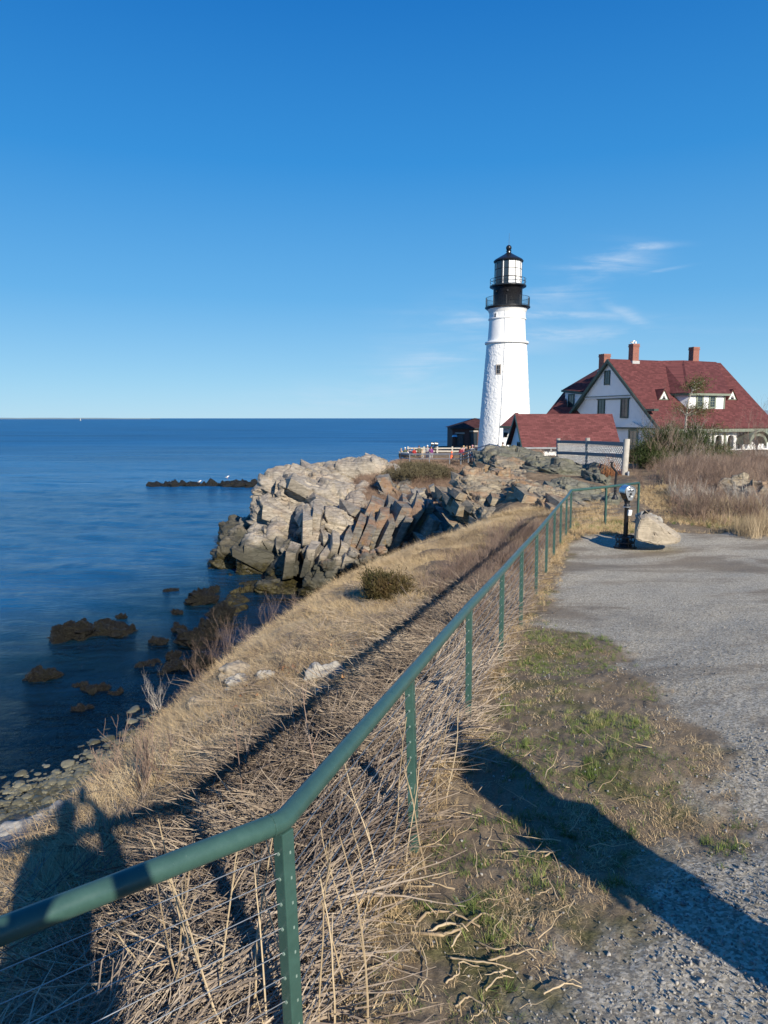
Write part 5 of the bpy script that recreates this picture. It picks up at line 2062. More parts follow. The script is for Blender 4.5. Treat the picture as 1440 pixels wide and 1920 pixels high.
for z0 in (.28, .52):
    MB().lathe([(.215 - .21 * z0 / .8 + .012, z0), (.215 - .21 * (z0 + .12) / .8 + .012, z0 + .12)], cb_, 14).build('band', M['white'], cn)
bv = thing('tower_viewer', 'small dark viewer head above the visitors at the sea fence', 'viewer', at(816, 850, 89))
c = at(815, 834, 89)
MB().tube([at(817, 852, 89), c], .06, 8).build('post', M['blackm'], bv)
MB().tube([c + Vector((-.45, 0, .12)), c + Vector((-.1, 0, .1))], [.26, .2], 10).build('head', M['black'], bv)
MB().tube([c + Vector((.0, 0, .12)), c + Vector((.4, 0, .08))], [.27, .22], 10).build('hood', M['black'], bv)
gv = thing('utility_cart', 'dark low cart half hidden behind the terrace railing', 'cart', at(757, 862, 78))
c = at(757, 853, 78)
MB().box(c, 1.15, .8, .42).build('body', M['black'], gv, bevel=.08)
MB().box(c + Vector((0, 0, .24)), 1.0, .7, .05).build('lid', M['grey_metal'], gv, bevel=.02)
for s_ in (-.38, .38):
    MB().tube([c + Vector((s_, -.43, -.25)), c + Vector((s_, -.36, -.25))], .15, 12).build('wheel', M['blackm'], gv)
sb_ = thing('channel_buoy', 'tiny channel marker on the sea horizon', 'buoy', sea_at(151, 789))
c = sea_at(151, 789)
kq = c.y / F
MB().tube([c, c + Vector((0, 0, 4.5 * kq))], [1.1 * kq, .4 * kq], 6).build('tower', M['grey_metal'], sb_)
MB().lathe([(0, 0), (1.6 * kq, 0), (1.6 * kq, kq), (0, kq)], c, 10).build('float', M['grey_metal'], sb_)
# far low coast on the left of the horizon
mb = MB()
for k in range(40):
    X0, X1 = -4700 + k * 60, -4700 + (k + 1) * 60
    h0 = 8 * (.4 + .6 * abs(math.sin(k * .37))) * min(1, (40 - k) / 12)
    h1 = 8 * (.4 + .6 * abs(math.sin((k + 1) * .37))) * min(1, (39 - k) / 12)
    mb.prism([(X0, 7000, -1), (X1, 7000, -1), (X1, 7000, 7 + h1 * .7), (X0, 7000, 7 + h0 * .7)], (0, 300, 0))
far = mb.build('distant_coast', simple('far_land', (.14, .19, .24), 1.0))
tag(far, kind='structure')
mb = MB()
for k in range(30):
    X0, X1 = 800 + k * 60, 860 + k * 60
    h0 = 24 * min(1, k / 6) + 5 * math.sin(k * .9)
    h1 = 24 * min(1, (k + 1) / 6) + 5 * math.sin((k + 1) * .9)
    mb.prism([(X0, 2300, -1), (X1, 2300, -1), (X1, 2300, 8 + h1), (X0, 2300, 8 + h0)], (0, 200, 0))
far = mb.build('distant_coast', bpy.data.materials['far_land'])
tag(far, kind='structure')

# ================================================================ PEOPLE


def skin_mesh(name, verts, edges, rad, mat, sub=2, root=0):
    me = bpy.data.meshes.new(name)
    me.from_pydata(verts, edges, [])
    me.update()
    o = bpy.data.objects.new(name + '_tmp', me)
    COL.objects.link(o)
    o.modifiers.new('skin', 'SKIN')
    for i, sv in enumerate(me.skin_vertices[0].data):
        r_ = rad[i]
        sv.radius = (r_, r_) if not hasattr(r_, '__len__') else r_
        sv.use_root = (i == root)
    s_ = o.modifiers.new('sub', 'SUBSURF')
    s_.levels = sub
    s_.render_levels = sub
    dg = bpy.context.evaluated_depsgraph_get()
    me2 = bpy.data.meshes.new_from_object(o.evaluated_get(dg))
    bpy.data.objects.remove(o)
    bpy.data.meshes.remove(me)
    me2.name = name
    me2.materials.clear()
    me2.materials.append(mat)
    me2.shade_smooth()
    return me2


def person(label, loc, rotz, jacket, trousers, hair, height=1.7, arms='down', sub=1, stride=.0, hat=None, group=None, girth=1.0):
    """one continuous body; jacket, trousers, hair and shoes are its clothing; faces +Y before rotation"""
    k = height / 1.7
    S = lambda x, y, z: (x * k, y * k, z * k)
    o = thing('person', label, 'person', loc, rotz, group)
    A = {}
    A['pelvis'] = S(0, 0, .92)
    A['waist'] = S(0, 0, 1.07)
    A['chest'] = S(0, .01, 1.27)
    A['neck'] = S(0, .015, 1.44)
    A['jaw'] = S(0, .05, 1.53)
    A['head'] = S(0, .035, 1.61)
    for s_, n_ in ((-1, 'L'), (1, 'R')):
        A['sh' + n_] = S(.17 * s_ * girth, 0, 1.37)
        if arms == 'down' or (arms != 'down' and s_ < 0):
            A['el' + n_] = S(.215 * s_, -.03, 1.10)
            A['wr' + n_] = S(.22 * s_, .06, .86)
            A['ha' + n_] = S(.22 * s_, .09, .78)
        elif arms == 'phone':
            A['el' + n_] = S(.27 * s_, .02, 1.13)
            A['wr' + n_] = S(.16 * s_, .22, 1.30)
            A['ha' + n_] = S(.10 * s_, .28, 1.36)
        elif arms == 'overhead':
            A['el' + n_] = S(.33, .08, 1.25)
            A['wr' + n_] = S(.16, .24, 1.56)
            A['ha' + n_] = S(.09, .25, 1.63)
        A['hip' + n_] = S(.09 * s_, 0, .88)
        A['kn' + n_] = S(.10 * s_, .03 + stride * s_ * .5, .49)
        A['an' + n_] = S(.10 * s_, -.02 + stride * s_, .08)
        A['toe' + n_] = S(.11 * s_, .13 + stride * s_, .035)
    names = list(A)
    idx = {n_: i for i, n_ in enumerate(names)}
    rad = {'pelvis': .13, 'waist': .115, 'chest': .135, 'neck': .052, 'jaw': .062, 'head': .088}
    for n_ in 'LR':
        rad.update({'sh' + n_: .062, 'el' + n_: .042, 'wr' + n_: .028, 'ha' + n_: .032, 'hip' + n_: .095, 'kn' + n_: .058, 'an' + n_: .04, 'toe' + n_: .035})
    for n_ in ('pelvis', 'waist', 'chest', 'shL', 'shR', 'elL', 'elR', 'hipL', 'hipR', 'knL', 'knR'):
        rad[n_] *= girth
    E_ = [('pelvis', 'waist'), ('waist', 'chest'), ('chest', 'neck'), ('neck', 'jaw'), ('jaw', 'head')]
    for n_ in 'LR':
        E_ += [('chest', 'sh' + n_), ('sh' + n_, 'el' + n_), ('el' + n_, 'wr' + n_), ('wr' + n_, 'ha' + n_), ('pelvis', 'hip' + n_), ('hip' + n_, 'kn' + n_), ('kn' + n_, 'an' + n_), ('an' + n_, 'toe' + n_)]
    body = skin_mesh('body', [A[n_] for n_ in names], [(idx[a], idx[b]) for a, b in E_], [rad[n_] * k for n_ in names], M['skin'], sub)
    bo_ = link('body', body, o, local=True)

    def sub_skin(nm, keys, edges, extra, mat):
        ix = {n_: i for i, n_ in enumerate(keys)}
        me_ = skin_mesh(nm, [A[n_] for n_ in keys], [(ix[a], ix[b]) for a, b in edges], [(rad[n_] + extra) * k for n_ in keys], mat, sub)
        return link(nm, me_, o, local=True)
    jk = ['pelvis', 'waist', 'chest', 'neck'] + [a + n_ for n_ in 'LR' for a in ('sh', 'el', 'wr')]
    rad['neck'] = .058
    sub_skin('jacket', jk, [e for e in E_ if e[0] in jk and e[1] in jk], .022, jacket)
    rad['neck'] = .052
    tk = ['pelvis'] + [a + n_ for n_ in 'LR' for a in ('hip', 'kn', 'an')]
    sub_skin('trousers', tk, [e for e in E_ if e[0] in tk and e[1] in tk], .018, trousers)
    for n_ in 'LR':
        a, b = Vector(A['an' + n_]), Vector(A['toe' + n_])
        MB().tube([a + Vector((0, -.05 * k, -.03 * k)), (a + b) / 2 + Vector((0, 0, -.01)), b + Vector((0, .03, 0))], [.045 * k, .048 * k, .03 * k], 8).build('shoe', M['blackm'], o, local=True)
    hc = Vector(A['head'])
    mb = MB()
    prof = [(max(.01, .104 * k * math.sin(a)), .118 * k * math.cos(a)) for a in np.linspace(.02, 1.75, 8)]
    mb.lathe(prof, hc + Vector((0, -.018 * k, .018 * k)), 14)
    mb.build('hat' if hat else 'hair', hat or hair, o, local=True, smooth_=True)
    if sub > 1:
        mb = MB()
        for s_ in (-1, 1):
            mb.tube([hc + Vector((s_ * .033, .078, .01)), hc + Vector((s_ * .033, .088, .01))], .012, 8)
        mb.build('eye', M['dark'], bo_, local=True)
        MB().tube([hc + Vector((0, .085, 0)), hc + Vector((0, .108, -.03))], [.008, .015], 8).build('nose', M['skin'], bo_, local=True)
        # five fingers each, closed on the phone's edges
        for s_, n_ in ((-1, 'L'), (1, 'R')):
            h = Vector(A['ha' + n_])
            w__ = Vector(A['wr' + n_])
            d = (h - w__).normalized()
            sd = Vector((0, 1, 0)).cross(d).normalized()
            mb = MB()
            for f_, L__ in enumerate((.060, .072, .076, .068)):
                b0_ = h + sd * ((f_ - 1.5) * .019) + d * .02
                mb.tube([b0_, b0_ + d * L__ * .5 + Vector((-s_ * .006, .004, 0)), b0_ + d * L__ * .8 + Vector((-s_ * .028, .004, 0))], [.0095, .009, .007], 6)
            mb.tube([h - sd * s_ * .02, h + Vector((-s_ * .03, -.02, .01)) + d * .02, h + Vector((-s_ * .05, -.02, .015)) + d * .03], [.012, .010, .008], 6)
            mb.build('finger', M['skin'], bo_, local=True)
    return o


def cloth(name, c):
    return simple(name, c, .85, var=.12, scale=6, bump=.1)


CL = {n_: cloth(n_, c) for n_, c in {
    'cloth_black': (.018, .018, .02), 'cloth_grey': (.28, .28, .29), 'cloth_white': (.75, .74, .70), 'cloth_maroon': (.20, .02, .04), 'cloth_purple': (.16, .03, .16), 'cloth_green': (.07, .09, .06),
    'cloth_navy': (.02, .03, .08), 'cloth_tan': (.42, .33, .22), 'cloth_red': (.38, .03, .03), 'cloth_olive': (.10, .10, .06), 'cloth_blue': (.12, .20, .36), 'cloth_pink': (.55, .30, .33), 'hair_dark': (.02, .014, .01), 'hair_blond': (.48, .34, .18), 'hair_brown': (.09, .05, .03)}.items()}
c_ = lambda n_: CL['cloth_' + n_]
hd_, hbl, hbr = CL['hair_dark'], CL['hair_blond'], CL['hair_brown']
# px, head-top py, distance, jacket, trousers, hair, hat, rot, label
for i, (px, py, Y, jk, tr, hr, hat, rot, lab) in enumerate([
    (752.5, 841, 84, 'tan', 'navy', hbl, None, 120, 'fair haired visitor in tan, leftmost of the people by the sea fence'),
    (759.5, 839, 86, 'green', 'black', hbl, 'white', 200, 'visitor in green and a pale cap, second from the left by the sea fence'),
    (765, 843, 82, 'white', 'navy', hd_, None, 90, 'stooping visitor in a white coat behind the dark cart'),
    (769, 841.5, 87, 'navy', 'black', hd_, None, 180, 'dark clad visitor looking out to sea behind the white coat'),
    (776.5, 840, 84, 'red', 'olive', hbl, None, 160, 'visitor in a red coat standing by the sea fence'),
    (786, 836, 85, 'olive', 'black', hbr, None, 30, 'tall visitor in an olive coat at the sea fence'),
    (792, 843, 81, 'tan', 'grey', hbl, None, 60, 'low visitor in beige beside the tall olive coat'),
    (801.5, 835, 82, 'grey', 'navy', hbl, 'white', 190, 'visitor in a grey coat and white hat, tallest of the sea fence group'),
    (808.5, 837, 82, 'purple', 'grey', hbr, None, 200, 'visitor in a purple coat, rightmost by the sea fence'),
    (865, 838, 71.5, 'maroon', 'black', hd_, None, 180, 'visitor in a maroon coat at the foot of the path railing'),
    (869.5, 836, 73, 'pink', 'black', hbl, None, 160, 'visitor in pink between the maroon coat and the black coat'),
    (875, 836, 72, 'black', 'black', hbr, None, 200, 'visitor in a black coat in the middle of the group on the path'),
    (881, 837, 74, 'black', 'maroon', hbl, None, 150, 'fair haired visitor in black right of the path group middle'),
    (886, 835, 73, 'grey', 'grey', hbl, 'pink', 170, 'visitor in grey with a pink hat, rightmost of the path group'),
    (933, 834, 66, 'black', 'black', hd_, None, 0, 'small dark haired figure in black at the foot of the tower'),
    (943, 830, 62, 'olive', 'tan', hbr, None, 10, 'visitor in an olive coat standing on the rocks before the shed'),
]):
    h_ = 1.62 + (i * 37 % 11) * .018
    p = at(px, py, Y)
    loc = (p.x, p.y, p.z - h_)
    person(lab, loc, R(rot), c_(jk), c_(tr), hr, h_, 'phone' if i % 4 == 0 else 'down', 1, .06 if i % 2 else .0, CL.get('cloth_' + hat) if hat else None,
           'visitors by the sea fence' if i < 9 else ('visitors on the path to the tower' if i < 14 else None))
# the photographer behind the camera and a bystander outside the frame: their shadows fall into the picture
fz = hz(0, -.30)
kh = (CAMZ - .035 - fz) / 1.665 * 1.7
ph_ = person('photographer in a dark coat holding a phone up overhead', (-.03, -.29, fz), 0, c_('navy'), c_('black'), hbr, kh, 'overhead', 2, girth=1.17)
pn = thing('phone', 'black phone held up by the photographer', 'phone', (0, -.02, CAMZ - .05), 0)
MB().box((0, -.020, CAMZ - .062), .075, .009, .16, (1, 0, 0), (0, math.cos(PITCH), -math.sin(PITCH)), (0, math.sin(PITCH), math.cos(PITCH))).build('body', M['black'], pn, bevel=.003)
BX, BY = 2.32, .98
person('bystander in a long grey coat with one arm bent', (BX, BY, hz(BX, BY)), R(72), c_('grey'), c_('navy'), hd_, 1.74, 'phone', 2, girth=1.25)

# gulls


def gull(px, py, Y, lab, s_=1.0, z=None):
    p = at(px, py, Y)
    o = thing('gull', lab, 'bird', p, 0, None)
    mb = MB().tube([p + Vector((-.22, 0, .12)) * s_, p + Vector((-.1, 0, .16)) * s_, p + Vector((.05, 0, .20)) * s_, p + Vector((.14, 0, .28)) * s_, p + Vector((.2, 0, .31)) * s_], [.02 * s_, .07 * s_, .09 * s_, .055 * s_, .035 * s_], 8)
    mb.build('body', M['white'], o, smooth_=True)
    MB().tube([p + Vector((-.26, 0, .13)) * s_, p + Vector((0.02, -.04, .22)) * s_], [.02 * s_, .07 * s_], 6).build('wing', M['grey_metal'], o)
    MB().tube([p + Vector((.22, 0, .31)) * s_, p + Vector((.29, 0, .29)) * s_], [.012 * s_, .006 * s_], 5).build('beak', M['orange'], o)
    for k in (-.03, .03):
        MB().tube([p + Vector((.02, k, .14)) * s_, p + Vector((.03, k, 0)) * s_], .01 * s_, 4).build('leg', M['orange'], o)


for (px, py, lab) in ((426, 897.5, 'white gull on the hump of the far reef'), (374, 906, 'white gull on the thin middle ledge of the far reef'), (329, 909.5, 'white gull low on the left strip of the far reef')):
    gull(px, py, 119, lab, 1.5)
gull(1186, 645, 86, 'white gull perched on the middle chimney', 1.3)
# ================================================================ VEGETATION
PROTO = bpy.data.collections.new('plant_pieces')     # not linked to the scene: only instanced


def protos(key, meshes):
    c = bpy.data.collections.new(key)
    for i, me in enumerate(meshes):
        o = bpy.data.objects.new('%s_%02d' % (key, i), me)
        c.objects.link(o)
    return c


def scatter(name, P, rot, scl, coll, n_idx, kind='stuff', parent=None):
    """instances of a collection's meshes on points with rotation and scale of their own"""
    n = len(P)
    me = bpy.data.meshes.new(name)
    me.vertices.add(n)
    me.vertices.foreach_set('co', np.ascontiguousarray(P, np.float32).ravel())
    a = me.attributes.new('rot', 'FLOAT_VECTOR', 'POINT')
    a.data.foreach_set('vector', np.ascontiguousarray(rot, np.float32).ravel())
    a = me.attributes.new('scl', 'FLOAT', 'POINT')
    a.data.foreach_set('value', np.ascontiguousarray(scl, np.float32))
    a = me.attributes.new('idx', 'INT', 'POINT')
    a.data.foreach_set('value', rng.integers(0, n_idx, n).astype(np.int32))
    ng = bpy.data.node_groups.new(name, 'GeometryNodeTree')
    ng.interface.new_socket('Geometry', in_out='INPUT', socket_type='NodeSocketGeometry')
    ng.interface.new_socket('Geometry', in_out='OUTPUT', socket_type='NodeSocketGeometry')
    N, Lk = ng.nodes, ng.links
    gi, go = N.new('NodeGroupInput'), N.new('NodeGroupOutput')
    m2p = N.new('GeometryNodeMeshToPoints')
    iop = N.new('GeometryNodeInstanceOnPoints')
    ci = N.new('GeometryNodeCollectionInfo')
    ci.inputs['Collection'].default_value = coll
    ci.inputs['Separate Children'].default_value = True
    ci.inputs['Reset Children'].default_value = True

    def na(nm, typ):
        x = N.new('GeometryNodeInputNamedAttribute')
        x.data_type = typ
        x.inputs[0].default_value = nm
        return x.outputs[0]
    e2r = N.new('FunctionNodeEulerToRotation')
    Lk.new(na('rot', 'FLOAT_VECTOR'), e2r.inputs[0])
    Lk.new(gi.outputs[0], m2p.inputs[0])
    Lk.new(m2p.outputs[0], iop.inputs['Points'])
    Lk.new(ci.outputs[0], iop.inputs['Instance'])
    iop.inputs['Pick Instance'].default_value = True
    Lk.new(na('idx', 'INT'), iop.inputs['Instance Index'])
    Lk.new(e2r.outputs[0], iop.inputs['Rotation'])
    Lk.new(na('scl', 'FLOAT'), iop.inputs['Scale'])
    Lk.new(iop.outputs[0], go.inputs[0])
    o = bpy.data.objects.new(name, me)
    COL.objects.link(o)
    md = o.modifiers.new('scatter', 'NODES')
    md.node_group = ng
    if kind:
        o['kind'] = kind
    if parent is not None:
        o.parent = parent
    return o


def blade_mesh(name, mat, n, h, w_, spread, lean, curl, seed, flat_=0.0, segs=3):
    """a tuft of bent tapering blades"""
    r = random.Random(seed)
    V, Fc = [], []
    for i in range(n):
        a = r.uniform(0, 2 * PI)
        d0 = r.uniform(0, spread)
        b = Vector((d0 * math.cos(a), d0 * math.sin(a), -.01))
        az = r.uniform(0, 2 * PI)
        hh = h * r.uniform(.5, 1.15)
        el = R(90) - abs(r.gauss(0, lean)) if not flat_ else R(r.uniform(-4, 26))
        ww = w_ * r.uniform(.6, 1.3)
        d = Vector((math.cos(az) * math.cos(el), math.sin(az) * math.cos(el), math.sin(el)))
        side = Vector((-math.sin(az + r.uniform(-.6, .6)), math.cos(az), 0)).normalized()
        p = b.copy()
        k0 = len(V)
        bend = r.uniform(.3, 1) * curl
        tw = r.uniform(-.5, .5)
        for s_ in range(segs + 1):
            t = s_ / segs
            wd = ww * (1 - t * .85) * .5
            V.append(p - side * wd)
            V.append(p + side * wd)
            d = (d + Vector((tw * .12, -tw * .1, -bend / segs))).normalized()
            p = p + d * hh / segs
            if p.z < .002 and flat_:
                p.z = .004
        for s_ in range(segs):
            Fc.append((k0 + 2 * s_, k0 + 2 * s_ + 1, k0 + 2 * s_ + 3, k0 + 2 * s_ + 2))
    me = bpy.data.meshes.new(name)
    me.from_pydata([tuple(v) for v in V], [], Fc)
    me.update()
    me.materials.append(mat)
    return me


def stem_mesh(name, mat, n, L0, L1, r_, spread, elev, seed, forks=0, align=None, wob=.12, sides=3, segs=4):
    """woody stems as thin tubes; align: stems lie within that many radians of +X"""
    r = random.Random(seed)
    mb = MB()
    for i in range(n):
        a = r.uniform(0, 2 * PI)
        d0 = spread * math.sqrt(r.random())
        b = Vector((d0 * math.cos(a), d0 * math.sin(a), r.uniform(-.02, .03) if align is None else r.uniform(0, .10)))
        az = r.uniform(0, 2 * PI) if align is None else r.gauss(0, align)
        el = R(r.uniform(*elev))
        d = Vector((math.cos(az) * math.cos(el), math.sin(az) * math.cos(el), math.sin(el)))
        L = r.uniform(L0, L1)
        pts = [b]
        k = segs
        for s_ in range(k):
            d = (d + Vector((r.uniform(-wob, wob), r.uniform(-wob, wob), r.uniform(-wob, wob)))).normalized()
            pts.append(pts[-1] + d * L / k)
        rr_ = r_ * r.uniform(.6, 1.3)
        mb.tube(pts, [rr_ * (1 - .75 * j / k) for j in range(k + 1)], sides, cap=False)
        for f_ in range(forks):
            t = r.uniform(.25, .9)
            j = min(k - 1, int(t * k))
            p = pts[j].lerp(pts[j + 1], t * k - j)
            d2 = (pts[j + 1] - pts[j]).normalized() + Vector((r.uniform(-.8, .8), r.uniform(-.8, .8), r.uniform(-.1, .7)))
            d2.normalize()
            l2 = L * r.uniform(.2, .45)
            m_ = p + d2 * l2 * .5 + Vector((r.uniform(-.1, .1), r.uniform(-.1, .1), .05)) * l2
            mb.tube([p, m_, p + d2 * l2 + Vector((0, 0, .12 * l2))], [rr_ * .5, rr_ * .38, rr_ * .15], 3, cap=False)
    me = mb.mesh(name, mat, fix=False)
    return me


K = {}
K['straw_up'] = protos('straw_up', [blade_mesh('straw_up', M['straw'], 26, .15, .0042, .07, R(32), 1.1, s) for s in range(5)])
K['straw_mat'] = protos('straw_mat', [blade_mesh('straw_mat', M['straw_mat'], 30, .26, .005, .10, 0, .25, s + 20, 1.0) for s in range(5)])
K['green'] = protos('green', [blade_mesh('green', M['green'], 26, .085, .004, .045, R(35), .9, s + 40) for s in range(4)])
K['green_flat'] = protos('green_flat', [blade_mesh('green_flat', M['green'], 22, .055, .004, .05, R(60), .6, s + 50) for s in range(4)])
K['litter'] = protos('litter', [blade_mesh('litter', M['straw_mat'], 12, .06, .003, .07, 0, .2, s + 60, 1.0) for s in range(4)])
K['stems'] = protos('stems', [stem_mesh('stems', M['stalk'], 16, .2, .58, .0054, .20, (-6, 12), s + 80, 1, .40) for s in range(6)])
K['upright'] = protos('upright', [stem_mesh('upright', M['stalk'], 9, .14, .34, .0026, .10, (35, 88), s + 100, 3) for s in range(5)])
K['brush'] = protos('brush', [stem_mesh('brush', M['twig'], 26, .5, 1.15, .006, .22, (38, 88), s + 120, 7, wob=.16) for s in range(4)])
K['brush_grey'] = protos('brush_grey', [stem_mesh('brush_grey', M['twig_grey'], 20, .5, 1.2, .006, .25, (35, 88), s + 130, 6, wob=.16) for s in range(3)])
K['brush_red'] = protos('brush_red', [stem_mesh('brush_red', M['twig_red'], 30, .25, .6, .005, .25, (30, 88), s + 140, 6, wob=.18) for s in range(4)])
K['reed'] = protos('reed', [stem_mesh('reed', M['stalk_pale'], 16, .35, .8, .0045, .18, (66, 89), s + 150, 1, wob=.07) for s in range(3)])
K['leaf'] = protos('leaf', [blade_mesh('dead_leaf', M['leaf'], 1, .05, .045, 0, 0, .6, s + 160, 1.0) for s in range(4)])


def stone_protos(name, mat, cnt, flatn=.6, n=3):
    out = []
    for s_ in range(cnt):
        V, Fc, N = cube_grid(n, 3.0)
        V = V * np.array([1, .8 + .3 * ((s_ * 7) % 5) / 5, flatn]) * .5
        V = V * (1 + .36 * fbm(V * 2.4 + s_ * 5, 3, s_))[:, None]
        me = np_mesh(name, V, Fc, mat)
        bm = bmesh.new()
        bm.from_mesh(me)
        bmesh.ops.remove_doubles(bm, verts=bm.verts, dist=1e-3)
        bm.to_mesh(me)
        bm.free()
        me.shade_smooth()
        out.append(me)
    return protos(name, out)


K['pebble'] = stone_protos('pebble', M['pebble'], 5, .65, 2)
K['cobble'] = stone_protos('cobble', M['cobble'], 6, .5, 5)


def on_ground(x, y, lift=0.0):
    e = .05
    z = hgt(x, y)
    P = np.stack([x, y, z * 0], 1)
    # follow the small swells of the ground mesh
    ag = 0
    z = z + fbm(np.stack([x, y, x * 0], 1) * 1.1, 3, 21) * .035 * .9
    zx = (hgt(x + e, y) - z) / e
    zy = (hgt(x, y + e) - hgt(x, y)) / e
    return np.stack([x, y, z + lift], 1), zx, zy


def sample(n, x0, x1, y0, y1, dens):
    """rejection sampling in a plan rectangle with a density function 0..1"""
    x = rng.uniform(x0, x1, n)
    y = rng.uniform(y0, y1, n)
    d = dens(x, y)
    k = rng.random(n) < d
    return x[k], y[k]


def nz(x, y, s_, seed, o=3):
    return fbm(np.stack([x, y, x * 0], 1) * s_, o, seed)


def dl(x, y):
    return (xf(y) - x) * .955


def vis(x, y):
    """inside the widened field of view (what the place shows from here or a step aside)"""
    return (np.abs(x) < .62 * y + 1.6).astype(float)


def DE(y):
    return I(y, [-3, 3, 5.8, 7.1, 8.9, 12, 15.6, 19, 21, 24], [2.7, 2.95, 3.2, 3.4, 3.9, 4.5, 4.9, 4.6, 3.9, 3.4])


def lod(y, near=1.0, far=.25, d=9):
    return np.clip(near - (near - far) * smooth(3, d, y), 0, 1)


# --- dry grass of the slope
def f(x, y):
    d = dl(x, y)
    return vis(x, y) * smooth(.9, 1.9, d + .5 * nz(x, y, .8, 71)) * smooth(DE(y) + 2.6, DE(y) + 1.6, d) * lod(y, .9, .75, 14) * np.where(y > 21.5, 0, 1) * (.35 + .65 * smooth(-.3, .3, nz(x, y, .9, 72)))


x, y = sample(150000, -9, 5, 1.4, 22, f)
P, zx, zy = on_ground(x, y)
n = len(x)
scatter('dry_grass', P, np.stack([rng.normal(0, .22, n), rng.normal(0, .22, n), rng.uniform(0, 6.28, n)], 1), rng.uniform(.55, 1.15, n) * (1 - .35 * smooth(12, 20, y)) * (.75 + .6 * smooth(.2, .8, nz(x, y, 1.1, 73))), K['straw_up'], 5)


def f(x, y):
    d = dl(x, y)
    return vis(x, y) * (1 - .72 * smooth(1.5, .9, d) * smooth(10, 7.5, y)) * smooth(-.12, .3, d + .15 * nz(x, y, 2, 75)) * smooth(DE(y) + 1.8, DE(y) + .8, d) * lod(y, .9, .95, 14) * np.where(y > 22, 0, 1)


x, y = sample(140000, -9, 6, 1.4, 22, f)
P, zx, zy = on_ground(x, y)
n = len(x)
scatter('matted_grass', P, np.stack([np.arctan(zy), -np.arctan(zx), rng.uniform(0, 6.28, n)], 1), rng.uniform(.6, 1.25, n), K['straw_mat'], 5)


# straw fringe along the inner side of the fence, and litter on the lawn
def f(x, y):
    d = dl(x, y)
    return vis(x, y) * smooth(-.30, -.02, d + .12 * nz(x, y, 1.6, 76)) * smooth(.6, .2, d) * np.where(y > 17.6, 0, 1) * .9


x, y = sample(26000, -1, 6, 1.4, 17.6, f)
P, zx, zy = on_ground(x, y)
n = len(x)
scatter('dry_grass', P, np.stack([rng.normal(0, .25, n), rng.normal(0, .25, n), rng.uniform(0, 6.28, n)], 1), rng.uniform(.25, .6, n), K['straw_up'], 5)

# heap of cut stems below the handrail
PILE = [(-.55, 1.5), (-.15, 2.6), (.1, 3.7), (.55, 5.2), (1.1, 7.2), (1.9, 9.8), (2.4, 11.5)]


def f(x, y):
    d = dl(x, y)
    return smooth(.10, .36, d) * smooth(1.55, .7, d + .35 * nz(x, y, 1.1, 77)) * smooth(.9, 1.4, y) * smooth(12.5, 9.5, y) * (.45 + .55 * smooth(-.5, .2, nz(x, y, 1.7, 78)))


x, y = sample(36000, -3.4, 3.5, 1.0, 13, f)
P, zx, zy = on_ground(x, y, 0)
n = len(x)
dd = dl(x, y)
P[:, 2] += rng.uniform(0, .13, n) * smooth(1.5, .5, dd)
yaw = R(38) + .55 * nz(x, y, .9, 79, 2) + rng.normal(0, .32, n) + np.where(rng.random(n) < .5, PI, 0)
scatter('cut_stems', P, np.stack([rng.normal(0, .1, n), rng.normal(-.02, .13, n), yaw], 1), rng.uniform(.4, 1.15, n), K['stems'], 6)


# sparser stems lying over the rest of the slope
def f(x, y):
    d = dl(x, y)
    return vis(x, y) * smooth(.5, 1.2, d) * smooth(DE(y) + .6, DE(y) - .5, d) * smooth(16, 9, y) * .6


x, y = sample(5200, -6, 5, 1.0, 16, f)
P, zx, zy = on_ground(x, y, .02)
n = len(x)
scatter('cut_stems', P, np.stack([rng.normal(0, .12, n), rng.normal(0, .15, n), rng.uniform(0, 6.28, n)], 1), rng.uniform(.4, .9, n), K['stems'], 6)


# upright twiggy growth along the outer side of the fence and in bands of the slope
def f(x, y):
    d = dl(x, y)
    a = smooth(0, .15, d) * smooth(1.5, .5, d) * (.25 + .35 * smooth(8.5, 12, y)) * .8
    b = smooth(.9, 1.5, d) * smooth(DE(y) + 1.6, DE(y) + .5, d) * smooth(.10, .5, nz(x, y, .7, 81)) * .22
    return vis(x, y) * np.clip(a + b, 0, 1) * np.where(y > 20.5, 0, 1)


x, y = sample(9000, -7, 6, 1.2, 20.5, f)
P, zx, zy = on_ground(x, y)
n = len(x)
scatter('dead_stalks', P, np.stack([rng.normal(0, .2, n), rng.normal(0, .2, n), rng.uniform(0, 6.28, n)], 1), rng.uniform(.5, 1.1, n), K['upright'], 5)


# taller brush behind the far stretch of fence
def f(x, y):
    d = dl(x, y)
    return smooth(.1, .4, d) * smooth(2.1, 1.0, d + .3 * nz(x, y, 1, 82)) * smooth(9.0, 12, y) * np.where(y > 18.2, 0, 1)


x, y = sample(700, 0, 6, 8, 18.2, f)
P, zx, zy = on_ground(x, y)
n = len(x)
scatter('twiggy_brush', P, np.stack([rng.normal(0, .15, n), rng.normal(0, .15, n), rng.uniform(0, 6.28, n)], 1), rng.uniform(.25, .55, n), K['brush'], 4)


# green tufts and short turf on the worn ground inside the fence
def lawn_f(x, y):
    s_ = signed(x, y, GRAV)
    d = dl(x, y)
    return vis(x, y) * smooth(.15, -.15, s_ + .15 * nz(x, y, 2, 83)) * smooth(.05, -.25, d) * np.where(y > 16, 0, 1)


